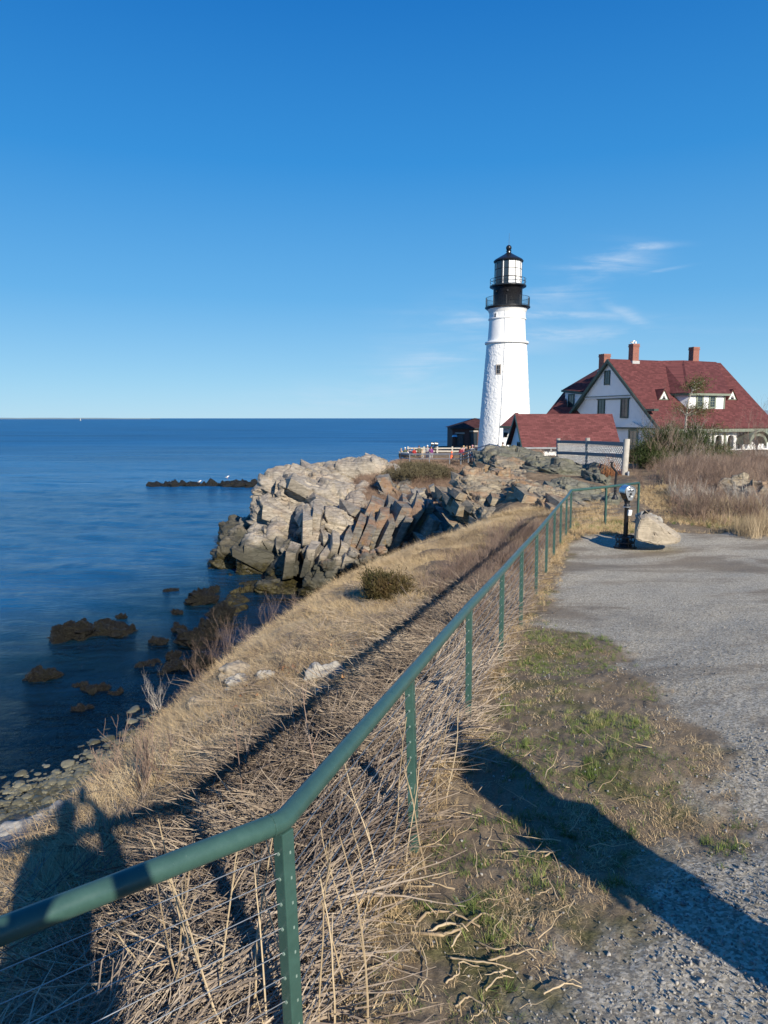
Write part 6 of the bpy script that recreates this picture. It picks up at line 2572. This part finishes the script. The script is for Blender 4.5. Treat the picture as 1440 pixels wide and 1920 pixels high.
GP = []
for (px, py, rx, ry) in [(900, 1640, 110, 60), (960, 1660, 90, 50), (860, 1600, 60, 30), (940, 1540, 70, 25), (960, 1440, 40, 30), (1000, 1400, 70, 30), (1130, 1370, 90, 30), (1080, 1345, 50, 14), (960, 1325, 50, 25), (1100, 1212, 65, 22),
                         (1020, 1195, 40, 18), (985, 1240, 40, 12), (1060, 1305, 25, 14), (940, 1760, 60, 40), (880, 1700, 80, 30), (980, 1850, 30, 20), (1130, 1880, 60, 30), (1150, 1440, 60, 30), (1300, 1570, 90, 26), (1130, 1660, 40, 20), (1190, 1560, 40, 16)]:
    p = gp(px, py)
    k = p.y / F
    GP.append((p.x, p.y, rx * k, ry * k / max(.25, abs(ray(px, py).z)) * 1.0))


def green_f(x, y):
    v = 0
    for (cx, cy, ax, ay) in GP:
        v = np.maximum(v, np.exp(-(((x - cx) / ax) ** 2 + ((y - cy) / ay) ** 2)))
    v = v * smooth(-.35, .35, nz(x, y, 3.2, 84, 3) + .15)
    return v * smooth(-.02, -.2, dl(x, y)) * vis(x, y)


x, y = sample(60000, -.6, 6.5, 1.6, 16, lambda a, b: green_f(a, b) * .85)
P, zx, zy = on_ground(x, y)
n = len(x)
scatter('green_grass', P, np.stack([rng.normal(0, .2, n), rng.normal(0, .2, n), rng.uniform(0, 6.28, n)], 1), rng.uniform(.35, .95, n) * (1 - .4 * smooth(6, 11, y)), K['green'], 4)
x, y = sample(60000, -.6, 6.5, 1.6, 12, lambda a, b: lawn_f(a, b) * .62 * smooth(.0, .35, nz(a, b, 1.7, 85)))
P, zx, zy = on_ground(x, y)
n = len(x)
scatter('green_grass', P, np.stack([rng.normal(0, .2, n), rng.normal(0, .2, n), rng.uniform(0, 6.28, n)], 1), rng.uniform(.35, .8, n), K['green_flat'], 4)
x, y = sample(60000, -.6, 6.5, 1.4, 12, lambda a, b: lawn_f(a, b) * (.12 + .6 * smooth(-.1, .5, nz(a, b, 1.3, 86))))
P, zx, zy = on_ground(x, y, .003)
n = len(x)
scatter('straw_litter', P, np.stack([rng.normal(0, .1, n), rng.normal(0, .1, n), rng.uniform(0, 6.28, n)], 1), rng.uniform(.4, 1.2, n), K['litter'], 4)


# grass and straw at the far side of the plaza
def f(x, y):
    s_ = signed(x, y, GRAV)
    return vis(x, y) * smooth(.1, -.15, s_ + .15 * nz(x, y, 1.6, 87)) * smooth(1.6, 3, y - 12.2) * smooth(-.1, .1, x - xf(y)) * np.clip(seg_dist(x, y, TRAIL) * 1.6 - .5, 0, 1) * np.where(y > 15.2, 1, smooth(1.0, .6, x - xf(y)) * 1)


x, y = sample(42000, 3.5, 16, 13.5, 26, f)
P, zx, zy = on_ground(x, y)
n = len(x)
scatter('dry_grass', P, np.stack([rng.normal(0, .25, n), rng.normal(0, .25, n), rng.uniform(0, 6.28, n)], 1), rng.uniform(.4, 1.0, n), K['straw_up'], 5)
x, y = sample(9000, 4, 16, 14.5, 19.5, lambda a, b: f(a, b) * .5 * smooth(-.2, .3, nz(a, b, .8, 88)))
P, zx, zy = on_ground(x, y)
n = len(x)
scatter('green_grass', P, np.stack([rng.normal(0, .2, n), rng.normal(0, .2, n), rng.uniform(0, 6.28, n)], 1), rng.uniform(.8, 1.6, n), K['green'], 4)
x, y = sample(3200, 8.6, 16, 16.2, 20.5, lambda a, b: vis(a, b) * smooth(-.5, .3, nz(a, b, .9, 89)) * smooth(.6, 1.0, seg_dist(a, b, TRAIL)) * smooth(16.2, 16.8, b - .12 * (a - 8)))
P, zx, zy = on_ground(x, y)
n = len(x)
scatter('reeds', P, np.stack([rng.normal(0, .12, n), rng.normal(0, .12, n), rng.uniform(0, 6.28, n)], 1), rng.uniform(.35, .8, n), K['reed'], 3)


# the thicket on the bank to the right
def f(x, y):
    return vis(x, y) * smooth(.5, 1.1, seg_dist(x, y, TRAIL)) * smooth(17.6, 19.4, y - .15 * (x - 8)) * smooth(8.2, 9.4, x - .29 * (y - 20)) * np.where(y > 46, 0, 1)


x, y = sample(3600, 7, 34, 17, 46, f)
P, zx, zy = on_ground(x, y)
n = len(x)
scatter('thicket', P, np.stack([rng.normal(0, .15, n), rng.normal(0, .15, n), rng.uniform(0, 6.28, n)], 1), rng.uniform(.35, .8, n), K['brush'], 4)
x, y = sample(3400, 7, 34, 17, 46, lambda a, b: f(a, b) * .9)
P, zx, zy = on_ground(x, y)
n = len(x)
scatter('thicket', P, np.stack([rng.normal(0, .15, n), rng.normal(0, .15, n), rng.uniform(0, 6.28, n)], 1), rng.uniform(.6, 1.3, n), K['brush_red'], 4)
x, y = sample(2600, 7, 34, 17, 46, lambda a, b: f(a, b) * smooth(0, .4, nz(a, b, .35, 90)))
P, zx, zy = on_ground(x, y)
n = len(x)
scatter('thicket', P, np.stack([rng.normal(0, .15, n), rng.normal(0, .15, n), rng.uniform(0, 6.28, n)], 1), rng.uniform(.35, .85, n), K['brush_grey'], 3)
x, y = sample(9000, 7, 34, 18, 46, lambda a, b: f(a, b))
P, zx, zy = on_ground(x, y)
n = len(x)
scatter('dry_grass', P, np.stack([rng.normal(0, .25, n), rng.normal(0, .25, n), rng.uniform(0, 6.28, n)], 1), rng.uniform(1.0, 2.2, n), K['straw_up'], 5)


# heath on the headland, and the far ground before the shed
def f(x, y):
    h = hgt(x, y)
    return vis(x, y) * smooth(3.4, 4.6, h + .6 * nz(x, y, .4, 91)) * np.where(h > 3, 1, 0) * smooth(45, 49, y) * np.where(x < xg(y) + 3, 1, .0) * smooth(-.9, -.2, nz(x, y, .25, 92) + .2)


HX = 4.0
x, y = sample(16000, -3.5, 16, 45, 78, f)
P, zx, zy = on_ground(x, y)
n = len(x)
scatter('heath', P, np.stack([rng.normal(0, .15, n), rng.normal(0, .15, n), rng.uniform(0, 6.28, n)], 1), rng.uniform(.5, 1.4, n) * (1 - .45 * smooth(64, 70, y)), K['brush_red'], 4)
x, y = sample(30000, -3.5, 18, 43, 78, f)
P, zx, zy = on_ground(x, y)
n = len(x)
scatter('dry_grass', P, np.stack([rng.normal(0, .25, n), rng.normal(0, .25, n), rng.uniform(0, 6.28, n)], 1), rng.uniform(1.0, 2.6, n) * (1 - .4 * smooth(64, 70, y)), K['straw_up'], 5)
x, y = sample(3000, 5, 20, 38, 58, lambda a, b: vis(a, b) * smooth(1.5, 3, a - xg(b)) * .8)
P, zx, zy = on_ground(x, y)
n = len(x)
scatter('dry_grass', P, np.stack([rng.normal(0, .25, n), rng.normal(0, .25, n), rng.uniform(0, 6.28, n)], 1), rng.uniform(.8, 1.5, n), K['straw_up'], 5)

# gravel stones and beach cobbles
x, y = sample(120000, -1, 8, 1.6, 10, lambda a, b: vis(a, b) * smooth(-.10, .25, signed(a, b, GRAV) + .22 * nz(a, b, 2.2, 5)) * lod(b, .9, .12, 7))
P, zx, zy = on_ground(x, y, .004)
n = len(x)
scatter('loose_gravel', P, rng.uniform(-.5, 6.28, (n, 3)), rng.uniform(.005, .013, n) * np.where(rng.random(n) < .04, 2.0, 1), K['pebble'], 5)
x, y = sample(3000, -.6, 6.5, 1.6, 9, lambda a, b: lawn_f(a, b))
P, zx, zy = on_ground(x, y, .004)
n = len(x)
scatter('loose_gravel', P, rng.uniform(-.5, 6.28, (n, 3)), rng.uniform(.006, .02, n), K['pebble'], 5)


def bs(x, y):
    return (x + 11.4) * -.88 + (y - 19.6) * .47


x, y = sample(90000, -20, -3, 11, 34, lambda a, b: smooth(-9, -7, bs(a, b)) * smooth(6, 3, bs(a, b)) * np.where(hgt(a, b) < 1.25, 1, 0) * (.4 + .6 * smooth(3, 0, bs(a, b))))
P, zx, zy = on_ground(x, y, .0)
n = len(x)
sz = np.exp(rng.normal(math.log(.09), .55, n)) * (1 + .9 * smooth(-1.5, -4, bs(x, y)))
scatter('beach_cobbles', P + np.stack([0 * x, 0 * x, sz * .12], 1), np.stack([rng.normal(0, .2, n), rng.normal(0, .2, n), rng.uniform(0, 6.28, n)], 1), np.clip(sz, .05, .6), K['cobble'], 6)
for (px, py, w_, lab) in ((25, 1540, 1.1, 'large flat white beach stone nearest the left edge of the view'), (14, 1575, 1.3, 'broad pale grey beach boulder below the flat white stone'), (62, 1512, .6, 'pale flat stone at the upper edge of the dry beach')):
    c = sea_at(px, py, .7)
    me = rock_mesh('beach_stone', (c.x, c.y, hz(c.x, c.y) + .12 * w_), (w_, w_ * .8, w_ * .45), (random.uniform(0, 60), 4, 3), (0, 0, 0), M['pale_stone'], 14, .25, .2, 2.8, int(px), flat=False, soft=.4)
    o = link('beach_stone', me)
    base_of(o)
    tag(o, lab, 'stone')

# dead leaves caught in the stems
x, y = sample(260, -2.5, 3, 1.4, 9, lambda a, b: smooth(.1, .4, dl(a, b)) * smooth(3.5, 2.5, dl(a, b)))
P, zx, zy = on_ground(x, y, .10)
n = len(x)
scatter('dead_leaves', P, np.stack([rng.normal(0, .5, n), rng.normal(0, .5, n), rng.uniform(0, 6.28, n)], 1), rng.uniform(.8, 1.6, n), K['leaf'], 4)

# --- tall single stalks in the foreground
tall = []
for i, (px, py, hh) in enumerate([(330, 1960, .62), (352, 1960, .50), (408, 1955, .60), (425, 1990, .70), (448, 1990, .75), (470, 1970, .60), (500, 1990, .62), (300, 1900, .40), (385, 1900, .42), (565, 1945, .46), (600, 1960, .60), (628, 1960, .50), (575, 1990, .66), (655, 1900, .38), (700, 1720, .34), (745, 1700, .30),
                                  (718, 1700, .55), (735, 1640, .62), (660, 1770, .45), (690, 1990, .6), (755, 1660, .5), (800, 1640, .5), (820, 1560, .55), (835, 1500, .45), (606, 1560, .62), (455, 1560, .52)]):
    p = gp(px, py)
    r = random.Random(i)
    d = Vector((r.uniform(-.25, .12), r.uniform(-.15, .15), 1)).normalized()
    hh *= 1.45
    pts = [p + Vector((0, 0, -.03))]
    for k in range(7):
        d = (d + Vector((r.uniform(-.10, .10), r.uniform(-.10, .10), 0))).normalized()
        pts.append(pts[-1] + d * hh / 7)
    mb = MB().tube(pts, [.0048 * (1 - .6 * j / 7) for j in range(8)], 5)
    for _ in range(2):
        j = r.randint(3, 6)
        e = pts[j] + (d + Vector((r.uniform(-.7, .7), r.uniform(-.5, .5), .2))).normalized() * hh * .16
        mb.tube([pts[j], (pts[j] + e) / 2 + Vector((0, 0, .005)), e], [.0022, .0018, .001], 4)
    mat = M['twig_red'] if px in (606, 455) else M['stalk_pale']
    o = mb.build('dead_stalk', mat)
    base_of(o)
    tag(o, 'tall rust coloured stalk standing alone on the slope' if px == 606 else ('thin reddish stalk lower on the slope, left of the handrail' if px == 455 else 'dry upright stalk sticking out of the cut stems by the green fence'), 'stalk', None if px in (606, 455) else 'dry stalks standing along the green fence')

# --- pale twisted vines at the foot of the fence
vn = 0
VL = ['thick pale vine arching over the edge of the turf', 'pale forked vine lying beside the arching one', 'pale vine curling back towards the fence', 'short bleached stem lying on bare dirt', 'hooked pale root near the gravel', 'thin pale vine looping below the thick one',
      'long straight stem laid across the heap of cuttings', 'bleached stick on the dirt near the bottom of the view', 'curled root close to the lower edge', 'pale stick alone between turf and gravel', 'small bent stick by the green tufts', 'knotted vine piece over the dark soil',
      'grey vine trailing out of the cut stems', 'straight pale stick left of the gravel edge', 'crooked stem touching the third vine', 'short hooked stem near the post']
VP = [[(775, 1750), (800, 1722), (850, 1722), (900, 1742)], [(770, 1752), (830, 1762), (870, 1748), (905, 1722), (930, 1728)], [(800, 1755), (835, 1742), (865, 1750), (845, 1780)], [(1020, 1868), (1060, 1856), (1092, 1856)], [(912, 1862), (935, 1842), (962, 1838)],
      [(835, 1850), (860, 1835), (862, 1815), (900, 1818)], [(640, 1856), (690, 1828), (740, 1805)], [(842, 1800), (880, 1812), (930, 1818), (960, 1822)], [(855, 1890), (880, 1880), (905, 1900), (880, 1918)], [(1005, 1682), (1025, 1680), (1034, 1668)],
      [(1010, 1600), (1040, 1606), (1020, 1596)], [(915, 1805), (955, 1802), (1000, 1790), (1030, 1798)], [(760, 1780), (790, 1800), (800, 1840), (775, 1870)], [(1020, 1610), (1045, 1602), (1050, 1598)], [(895, 1770), (930, 1790), (950, 1780)], [(790, 1592), (815, 1590), (836, 1592)]]
for i, pl in enumerate(VP):
    pts = []
    for j, (px, py) in enumerate(pl):
        g = gp(px, py)
        pts.append(g + Vector((0, 0, .012 + .014 * (0 < j < len(pl) - 1))))
    # smooth through the points
    S = []
    for j in range(len(pts) - 1):
        p0, p1, p2, p3 = pts[max(0, j - 1)], pts[j], pts[j + 1], pts[min(len(pts) - 1, j + 2)]
        for t in np.linspace(0, 1, 6, endpoint=False):
            t = float(t)
            S.append(.5 * ((2 * p1) + (p2 - p0) * t + (2 * p0 - 5 * p1 + 4 * p2 - p3) * t * t + (3 * p1 - p0 - 3 * p2 + p3) * t ** 3) + Vector((random.uniform(-.002, .002), random.uniform(-.002, .002), 0)))
    S.append(pts[-1])
    r_ = .0070 if i < 3 else .0040
    S = [p_ + Vector((random.uniform(-.004, .004), random.uniform(-.004, .004), random.uniform(-.002, .002))) for p_ in S]
    mb = MB().tube(S, [r_ * (1.1 - .6 * k / len(S)) * random.uniform(.75, 1.25) for k in range(len(S))], 7)
    if i < 6:
        k = len(S) // 2
        e = S[k] + Vector((random.uniform(-.05, .08), random.uniform(-.06, .02), .01))
        mb.tube([S[k], (S[k] + e) / 2 + Vector((0, 0, .02)), e], [r_ * .6, r_ * .5, r_ * .3], 5)
    o = mb.build('vine', M['stalk_pale'], smooth_=True)
    base_of(o)
    tag(o, VL[i], 'vine')
# more small sticks, one mass
x, y = sample(500, -.2, 2.2, 1.5, 5, lambda a, b: lawn_f(a, b) * smooth(.5, 0, a - xf(b) - .9 + .3 * nz(a, b, 2, 93)))
P, zx, zy = on_ground(x, y, .006)
n = len(x)
K['stick'] = protos('stick', [stem_mesh('stick', M['stalk_pale'], 1, .10, .22, .0035, 0, (-2, 3), s + 170, 0, wob=.5, sides=5) for s in range(5)])
scatter('small_sticks', P, np.stack([rng.normal(0, .05, n), rng.normal(0, .05, n), rng.uniform(0, 6.28, n)], 1), rng.uniform(.5, 1.3, n), K['stick'], 5)


# --- shrubs that stand by themselves
def branch(mb, p, d, L, r_, depth, rr_, spread=.6, up=.12, segs=3, minr=.0015, ends=None):
    pts = [p]
    for s_ in range(segs):
        d = (d + Vector((rr_.uniform(-.22, .22), rr_.uniform(-.22, .22), rr_.uniform(-.1, .2) + up * .4))).normalized()
        pts.append(pts[-1] + d * L / segs)
    mb.tube(pts, [max(minr, r_ * (1 - .45 * j / segs)) for j in range(segs + 1)], 5 if r_ > .02 else 3, cap=False)
    if depth == 0:
        if ends is not None:
            ends.append((pts[-1], d))
        return
    for _ in range(rr_.choice((2, 3, 3))):
        j = rr_.randint(1, segs)
        d2 = (d + Vector((rr_.uniform(-spread, spread), rr_.uniform(-spread, spread), rr_.uniform(-.3, .5) + up))).normalized()
        branch(mb, pts[j], d2, L * rr_.uniform(.55, .8), r_ * .55, depth - 1, rr_, spread, up, segs, minr, ends)
    if ends is not None and depth <= 2:
        ends.append((pts[-1], d))


def bare_shrub(name, label, p, h, nst, depth, mat, seed, lean=(0, 0), spread=.6, r0=.010, fan=.5, cat='shrub', group=None):
    o = thing(name, label, cat, p, 0, group)
    r = random.Random(seed)
    for s_ in range(nst):
        mb = MB()
        d = Vector((r.uniform(-fan, fan) + lean[0], r.uniform(-fan, fan) + lean[1], 1)).normalized()
        branch(mb, p + Vector((r.uniform(-.12, .12) * h, r.uniform(-.1, .1) * h, -.05)), d, h * r.uniform(.42, .68), r0 * r.uniform(.7, 1.2), depth, r, spread)
        mb.build('branch', mat, o)
    return o


for i, (px, py, h, nst, dp_, lab, mt, ln) in enumerate([
    (400, 1262, 1.7, 9, 3, 'bare purple grey shrub at the drop, left one of the pair', 'twig', (0, 0)), (425, 1238, 1.9, 9, 3, 'bare purple grey shrub at the drop, tallest of the pair', 'twig', (0, 0)), (500, 1180, 1.7, 8, 3, 'leafless shrub behind the pair, against the dark rocks', 'twig', (0, 0)),
    (470, 1215, 1.3, 7, 3, 'low leafless shrub between the tall ones at the drop', 'twig', (0, 0)), (545, 1150, 1.3, 6, 3, 'thin leafless shrub at the brink beside the headland foot', 'twig', (0, 0)), (372, 1285, 1.2, 6, 3, 'small bare shrub just above the silvery one', 'twig', (-.1, 0)),
    (300, 1335, 1.15, 9, 3, 'silvery dead shrub fanned out over the drop', 'twig_grey', (-.55, 0)), (215, 1490, .55, 8, 3, 'grey twiggy shrub on the slope beside the head of the long shadow', 'twig', (0, 0)), (270, 1500, .5, 8, 3, 'low grey shrub right of the twiggy one on the slope', 'twig', (0, 0)),
    (230, 1440, .5, 7, 3, 'dry shrub in front of the pale grass on the brink', 'stalk', (0, 0)), (880, 1200, .55, 8, 3, 'dense leafless bush just outside the sixth fence post', 'twig', (0, 0)), (900, 1130, .55, 8, 3, 'leafless bush beyond the fence where the slope narrows', 'twig', (0, 0)),
]):
    p = gp(px, py)
    bare_shrub('bare_shrub', lab, p, h, nst, dp_, M[mt], 900 + i, ln, .65, .009)


def needles(name, ends, mat, per, size, r, parent, lw=.22):
    """sprays of leaf-sized faces round the branch ends"""
    n = len(ends) * per
    E_ = np.array([tuple(e[0]) for e in ends])
    D_ = np.array([tuple(e[1]) for e in ends])
    idx = np.repeat(np.arange(len(ends)), per)
    rg = np.random.default_rng(r)
    c = E_[idx] + rg.normal(0, size * (1.6 if size > .1 or size < .06 else 2.6), (n, 3)) * np.array([1, 1, .7]) - D_[idx] * rg.uniform(0, size * 4, (n, 1))
    d = rg.normal(0, 1, (n, 3)) + D_[idx] * 1.2 + np.array([0, 0, .4])
    d /= np.linalg.norm(d, axis=1)[:, None]
    s_ = np.cross(d, rg.normal(0, 1, (n, 3)))
    s_ /= np.linalg.norm(s_, axis=1)[:, None]
    L = size * rg.uniform(.6, 1.5, (n, 1))
    a = c - s_ * L * lw * .5
    b = c + s_ * L * lw * .5
    m_ = c + d * L
    V = np.stack([a, b, m_ + s_ * L * lw * .2, m_ - s_ * L * lw * .2], 1).reshape(-1, 3)
    Fq = np.arange(n * 4).reshape(n, 4)
    me = np_mesh(name, V, Fq, mat)
    return link(name, me, parent)


def evergreen(name, label, p, h, w_, nst, seed, mat='needle', dens=26, size=.10, wood='twig', depth=3, lean=(0, 0), low=0.5, cat='shrub'):
    o = thing(name, label, cat, p)
    r = random.Random(seed)
    ends = []
    mb = MB()
    for s_ in range(nst):
        a = r.uniform(0, 2 * PI)
        sp = w_ / h * low
        d = Vector((math.cos(a) * sp * r.random() + lean[0], math.sin(a) * sp * r.random() + lean[1], 1)).normalized()
        branch(mb, p + Vector((math.cos(a) * w_ * .12, math.sin(a) * w_ * .12, -.05)), d, h * r.uniform(.28, .46), .03 * h, depth, r, .8, .05, 3, .003, ends)
    mb.build('branches', M[wood], o)
    needles('foliage', ends, M[mat], dens, size, seed, o)
    return o


p = gp(718, 1128)
evergreen('juniper_bush', 'round green and rust juniper bush alone on the dry grass slope', p, .66, .95, 22, 41, 'needle_rust', 30, .05, 'twig', 3, low=.55, cat='bush')
for i, (px, py, Y, h, w_, nst, lab, mt) in enumerate([
    (1262, 872, 34, 2.6, 2.6, 9, 'dark dense evergreen in the middle of the thicket below the house roof', 'needle'), (1222, 876, 33, 1.5, 1.4, 6, 'evergreen at the left edge of the thicket close to the porch window', 'needle'),
    (1196, 862, 41, 1.2, 1.2, 6, 'small green shrub by the pale wooden pole', 'juniper'), (1296, 876, 35, 2.1, 2.0, 7, 'evergreen right of the dark dense one, mixed with bare twigs', 'needle'),
    (1345, 852, 44, 1.5, 1.4, 6, 'flat topped evergreen before the white porch', 'needle'), (1352, 880, 34, .9, 1.4, 6, 'low evergreen sprawling under the porch wall', 'needle')]):
    p = at(px, py, Y)
    p.z = hz(p.x, p.y)
    evergreen('evergreen_shrub', lab, p, h * .95, w_ * .95, nst + 2, 950 + i, mt, 80, .085, 'twig_grey', 3, low=.6)
# wind-bent tree with tufts of foliage at its ends
tp = at(1283, 862, 40)
tp.z = hz(tp.x, tp.y)
tt_ = thing('windswept_tree', 'thin windswept tree with a few dark tufts standing before the dormer windows', 'tree', tp)
mb = MB()
zt_a = zat(712, 40)
trunk = [tp - Vector((0, 0, .1)), at(1284, 820, 40), at(1287, 780, 40), at(1291, 750, 40), at(1298, 733, 40)]
mb.tube(trunk, [.085, .075, .06, .045, .03], 7)
mb.build('trunk', M['twig_grey'], tt_)
ends = []
mbb = MB()
r = random.Random(5)
tips = [(1310, 716), (1318, 722), (1302, 714), (1322, 713), (1312, 728), (1298, 722), (1290, 724), (1318, 764), (1310, 772), (1326, 766), (1322, 776), (1301, 768), (1270, 766), (1276, 762), (1345, 806), (1352, 800), (1338, 812), (1310, 760)]
for i, (px, py) in enumerate(tips):
    b = trunk[4] if py < 740 else (trunk[2] if py < 790 else trunk[1])
    e = at(px, py, 40 + r.uniform(-.5, .5))
    m_ = (b + e) / 2 + Vector((r.uniform(-.1, .1), r.uniform(-.1, .1), r.uniform(-.15, .1)))
    mbb.tube([b, m_, e], [.03, .02, .008], 4)
    d = (e - m_).normalized()
    for _ in range(5):
        ends.append((e + Vector((r.gauss(0, .13), r.gauss(0, .13), r.gauss(0, .07))), d))
mbb.build('branch', M['twig_grey'], tt_)
needles('foliage', ends, M['needle'], 42, .10, 77, tt_)
# bare tall shrubs in the thicket
for i, (px, py, Y, h, lab) in enumerate([
    (1245, 868, 36, 2.4, 'tall bare grey shrub left of the dark evergreen'), (1285, 874, 34, 2.2, 'bare pale branched shrub in front of the dark evergreen'), (1320, 862, 38, 2.0, 'bare shrub under the windswept tree'), (1235, 880, 33, 1.9, 'bare shrub leaning by the wooden pole'), (1400, 868, 38, 2.0, 'bare twiggy shrub before the arched porch'),
    (1428, 870, 36, 2.5, 'tallest bare shrub at the right edge of the view'), (1370, 870, 38, 1.6, 'bare low shrub left of the arched porch'), (1305, 920, 26, 1.3, 'purple brown bush halfway down the bank'), (1270, 905, 27, 1.3, 'purple brown bush higher on the bank beside the other'), (1350, 925, 24, 1.2, 'wide brown bush above the straw reeds'),
    (1215, 925, 25, 1.0, 'small twiggy bush beside the dirt trail'), (1060, 848, 44, 1.3, 'small bare bush in front of the red roofed shed by the mesh fence'), (1040, 850, 45, 1.0, 'little bare bush at the left end of the mesh fence')]):
    p = at(px, py, Y)
    p.z = hz(p.x, p.y)
    bare_shrub('bare_shrub', lab, p, h, 8, 4, M['twig_grey'] if i == 1 else M['twig'], 1000 + i, (0, 0), .8, .016 if h > 1.5 else .010, .7)
# creeping juniper on the headland
p = at(790, 890, 60)
p.z = hz(p.x, p.y) + .2
cj = thing('creeping_juniper', 'dark flat spreading juniper over the near edge of the heath', 'shrub', p)
ends = []
mb = MB()
r = random.Random(9)
for k in range(60):
    u, v = r.uniform(-1, 1), r.uniform(-1, 1)
    e = at(788 + 58 * u, 884, 60 + 3.2 * v)
    e.z = at(788, 888 - 10 * (1 - u * u) * 1.1 - r.uniform(0, 3), 60).z + .12 * v
    if abs(u) > .8 and r.random() < .5:
        continue
    mb.tube([p, (p + e) / 2 + Vector((0, 0, .1)), e], [.03, .02, .006], 4)
    for _ in range(10):
        ends.append((e + Vector((r.gauss(0, .35), r.gauss(0, .35), r.gauss(0, .05))), Vector((r.uniform(-.5, .8), 0, .2)).normalized()))
mb.build('branches', M['twig'], cj)
needles('foliage', ends, M['juniper'], 22, .15, 78, cj)
for (px, py, Y, s_) in ((1142, 892, 30, 1.0),):
    p = at(px, py, Y)
    tg_ = thing('grass_clump', 'rusty brown clump of hanging dead grass between the rocks', 'grass clump', p)
    V = []
    rg = np.random.default_rng(3)
    n = 1400
    c = np.array(tuple(p)) + rg.normal(0, 1, (n, 3)) * np.array([.20, .15, .34])
    d = np.stack([rg.normal(0, .35, n), rg.normal(-.3, .3, n), -np.abs(rg.normal(.9, .3, n))], 1)
    sd = np.cross(d, rg.normal(0, 1, (n, 3)))
    sd /= np.linalg.norm(sd, axis=1)[:, None]
    L = rg.uniform(.1, .3, (n, 1))
    V = np.stack([c - sd * .006, c + sd * .006, c + d * L + sd * .002, c + d * L - sd * .002], 1).reshape(-1, 3)
    link('blades', np_mesh('blades', V, np.arange(n * 4).reshape(n, 4), M['leaf']), tg_)
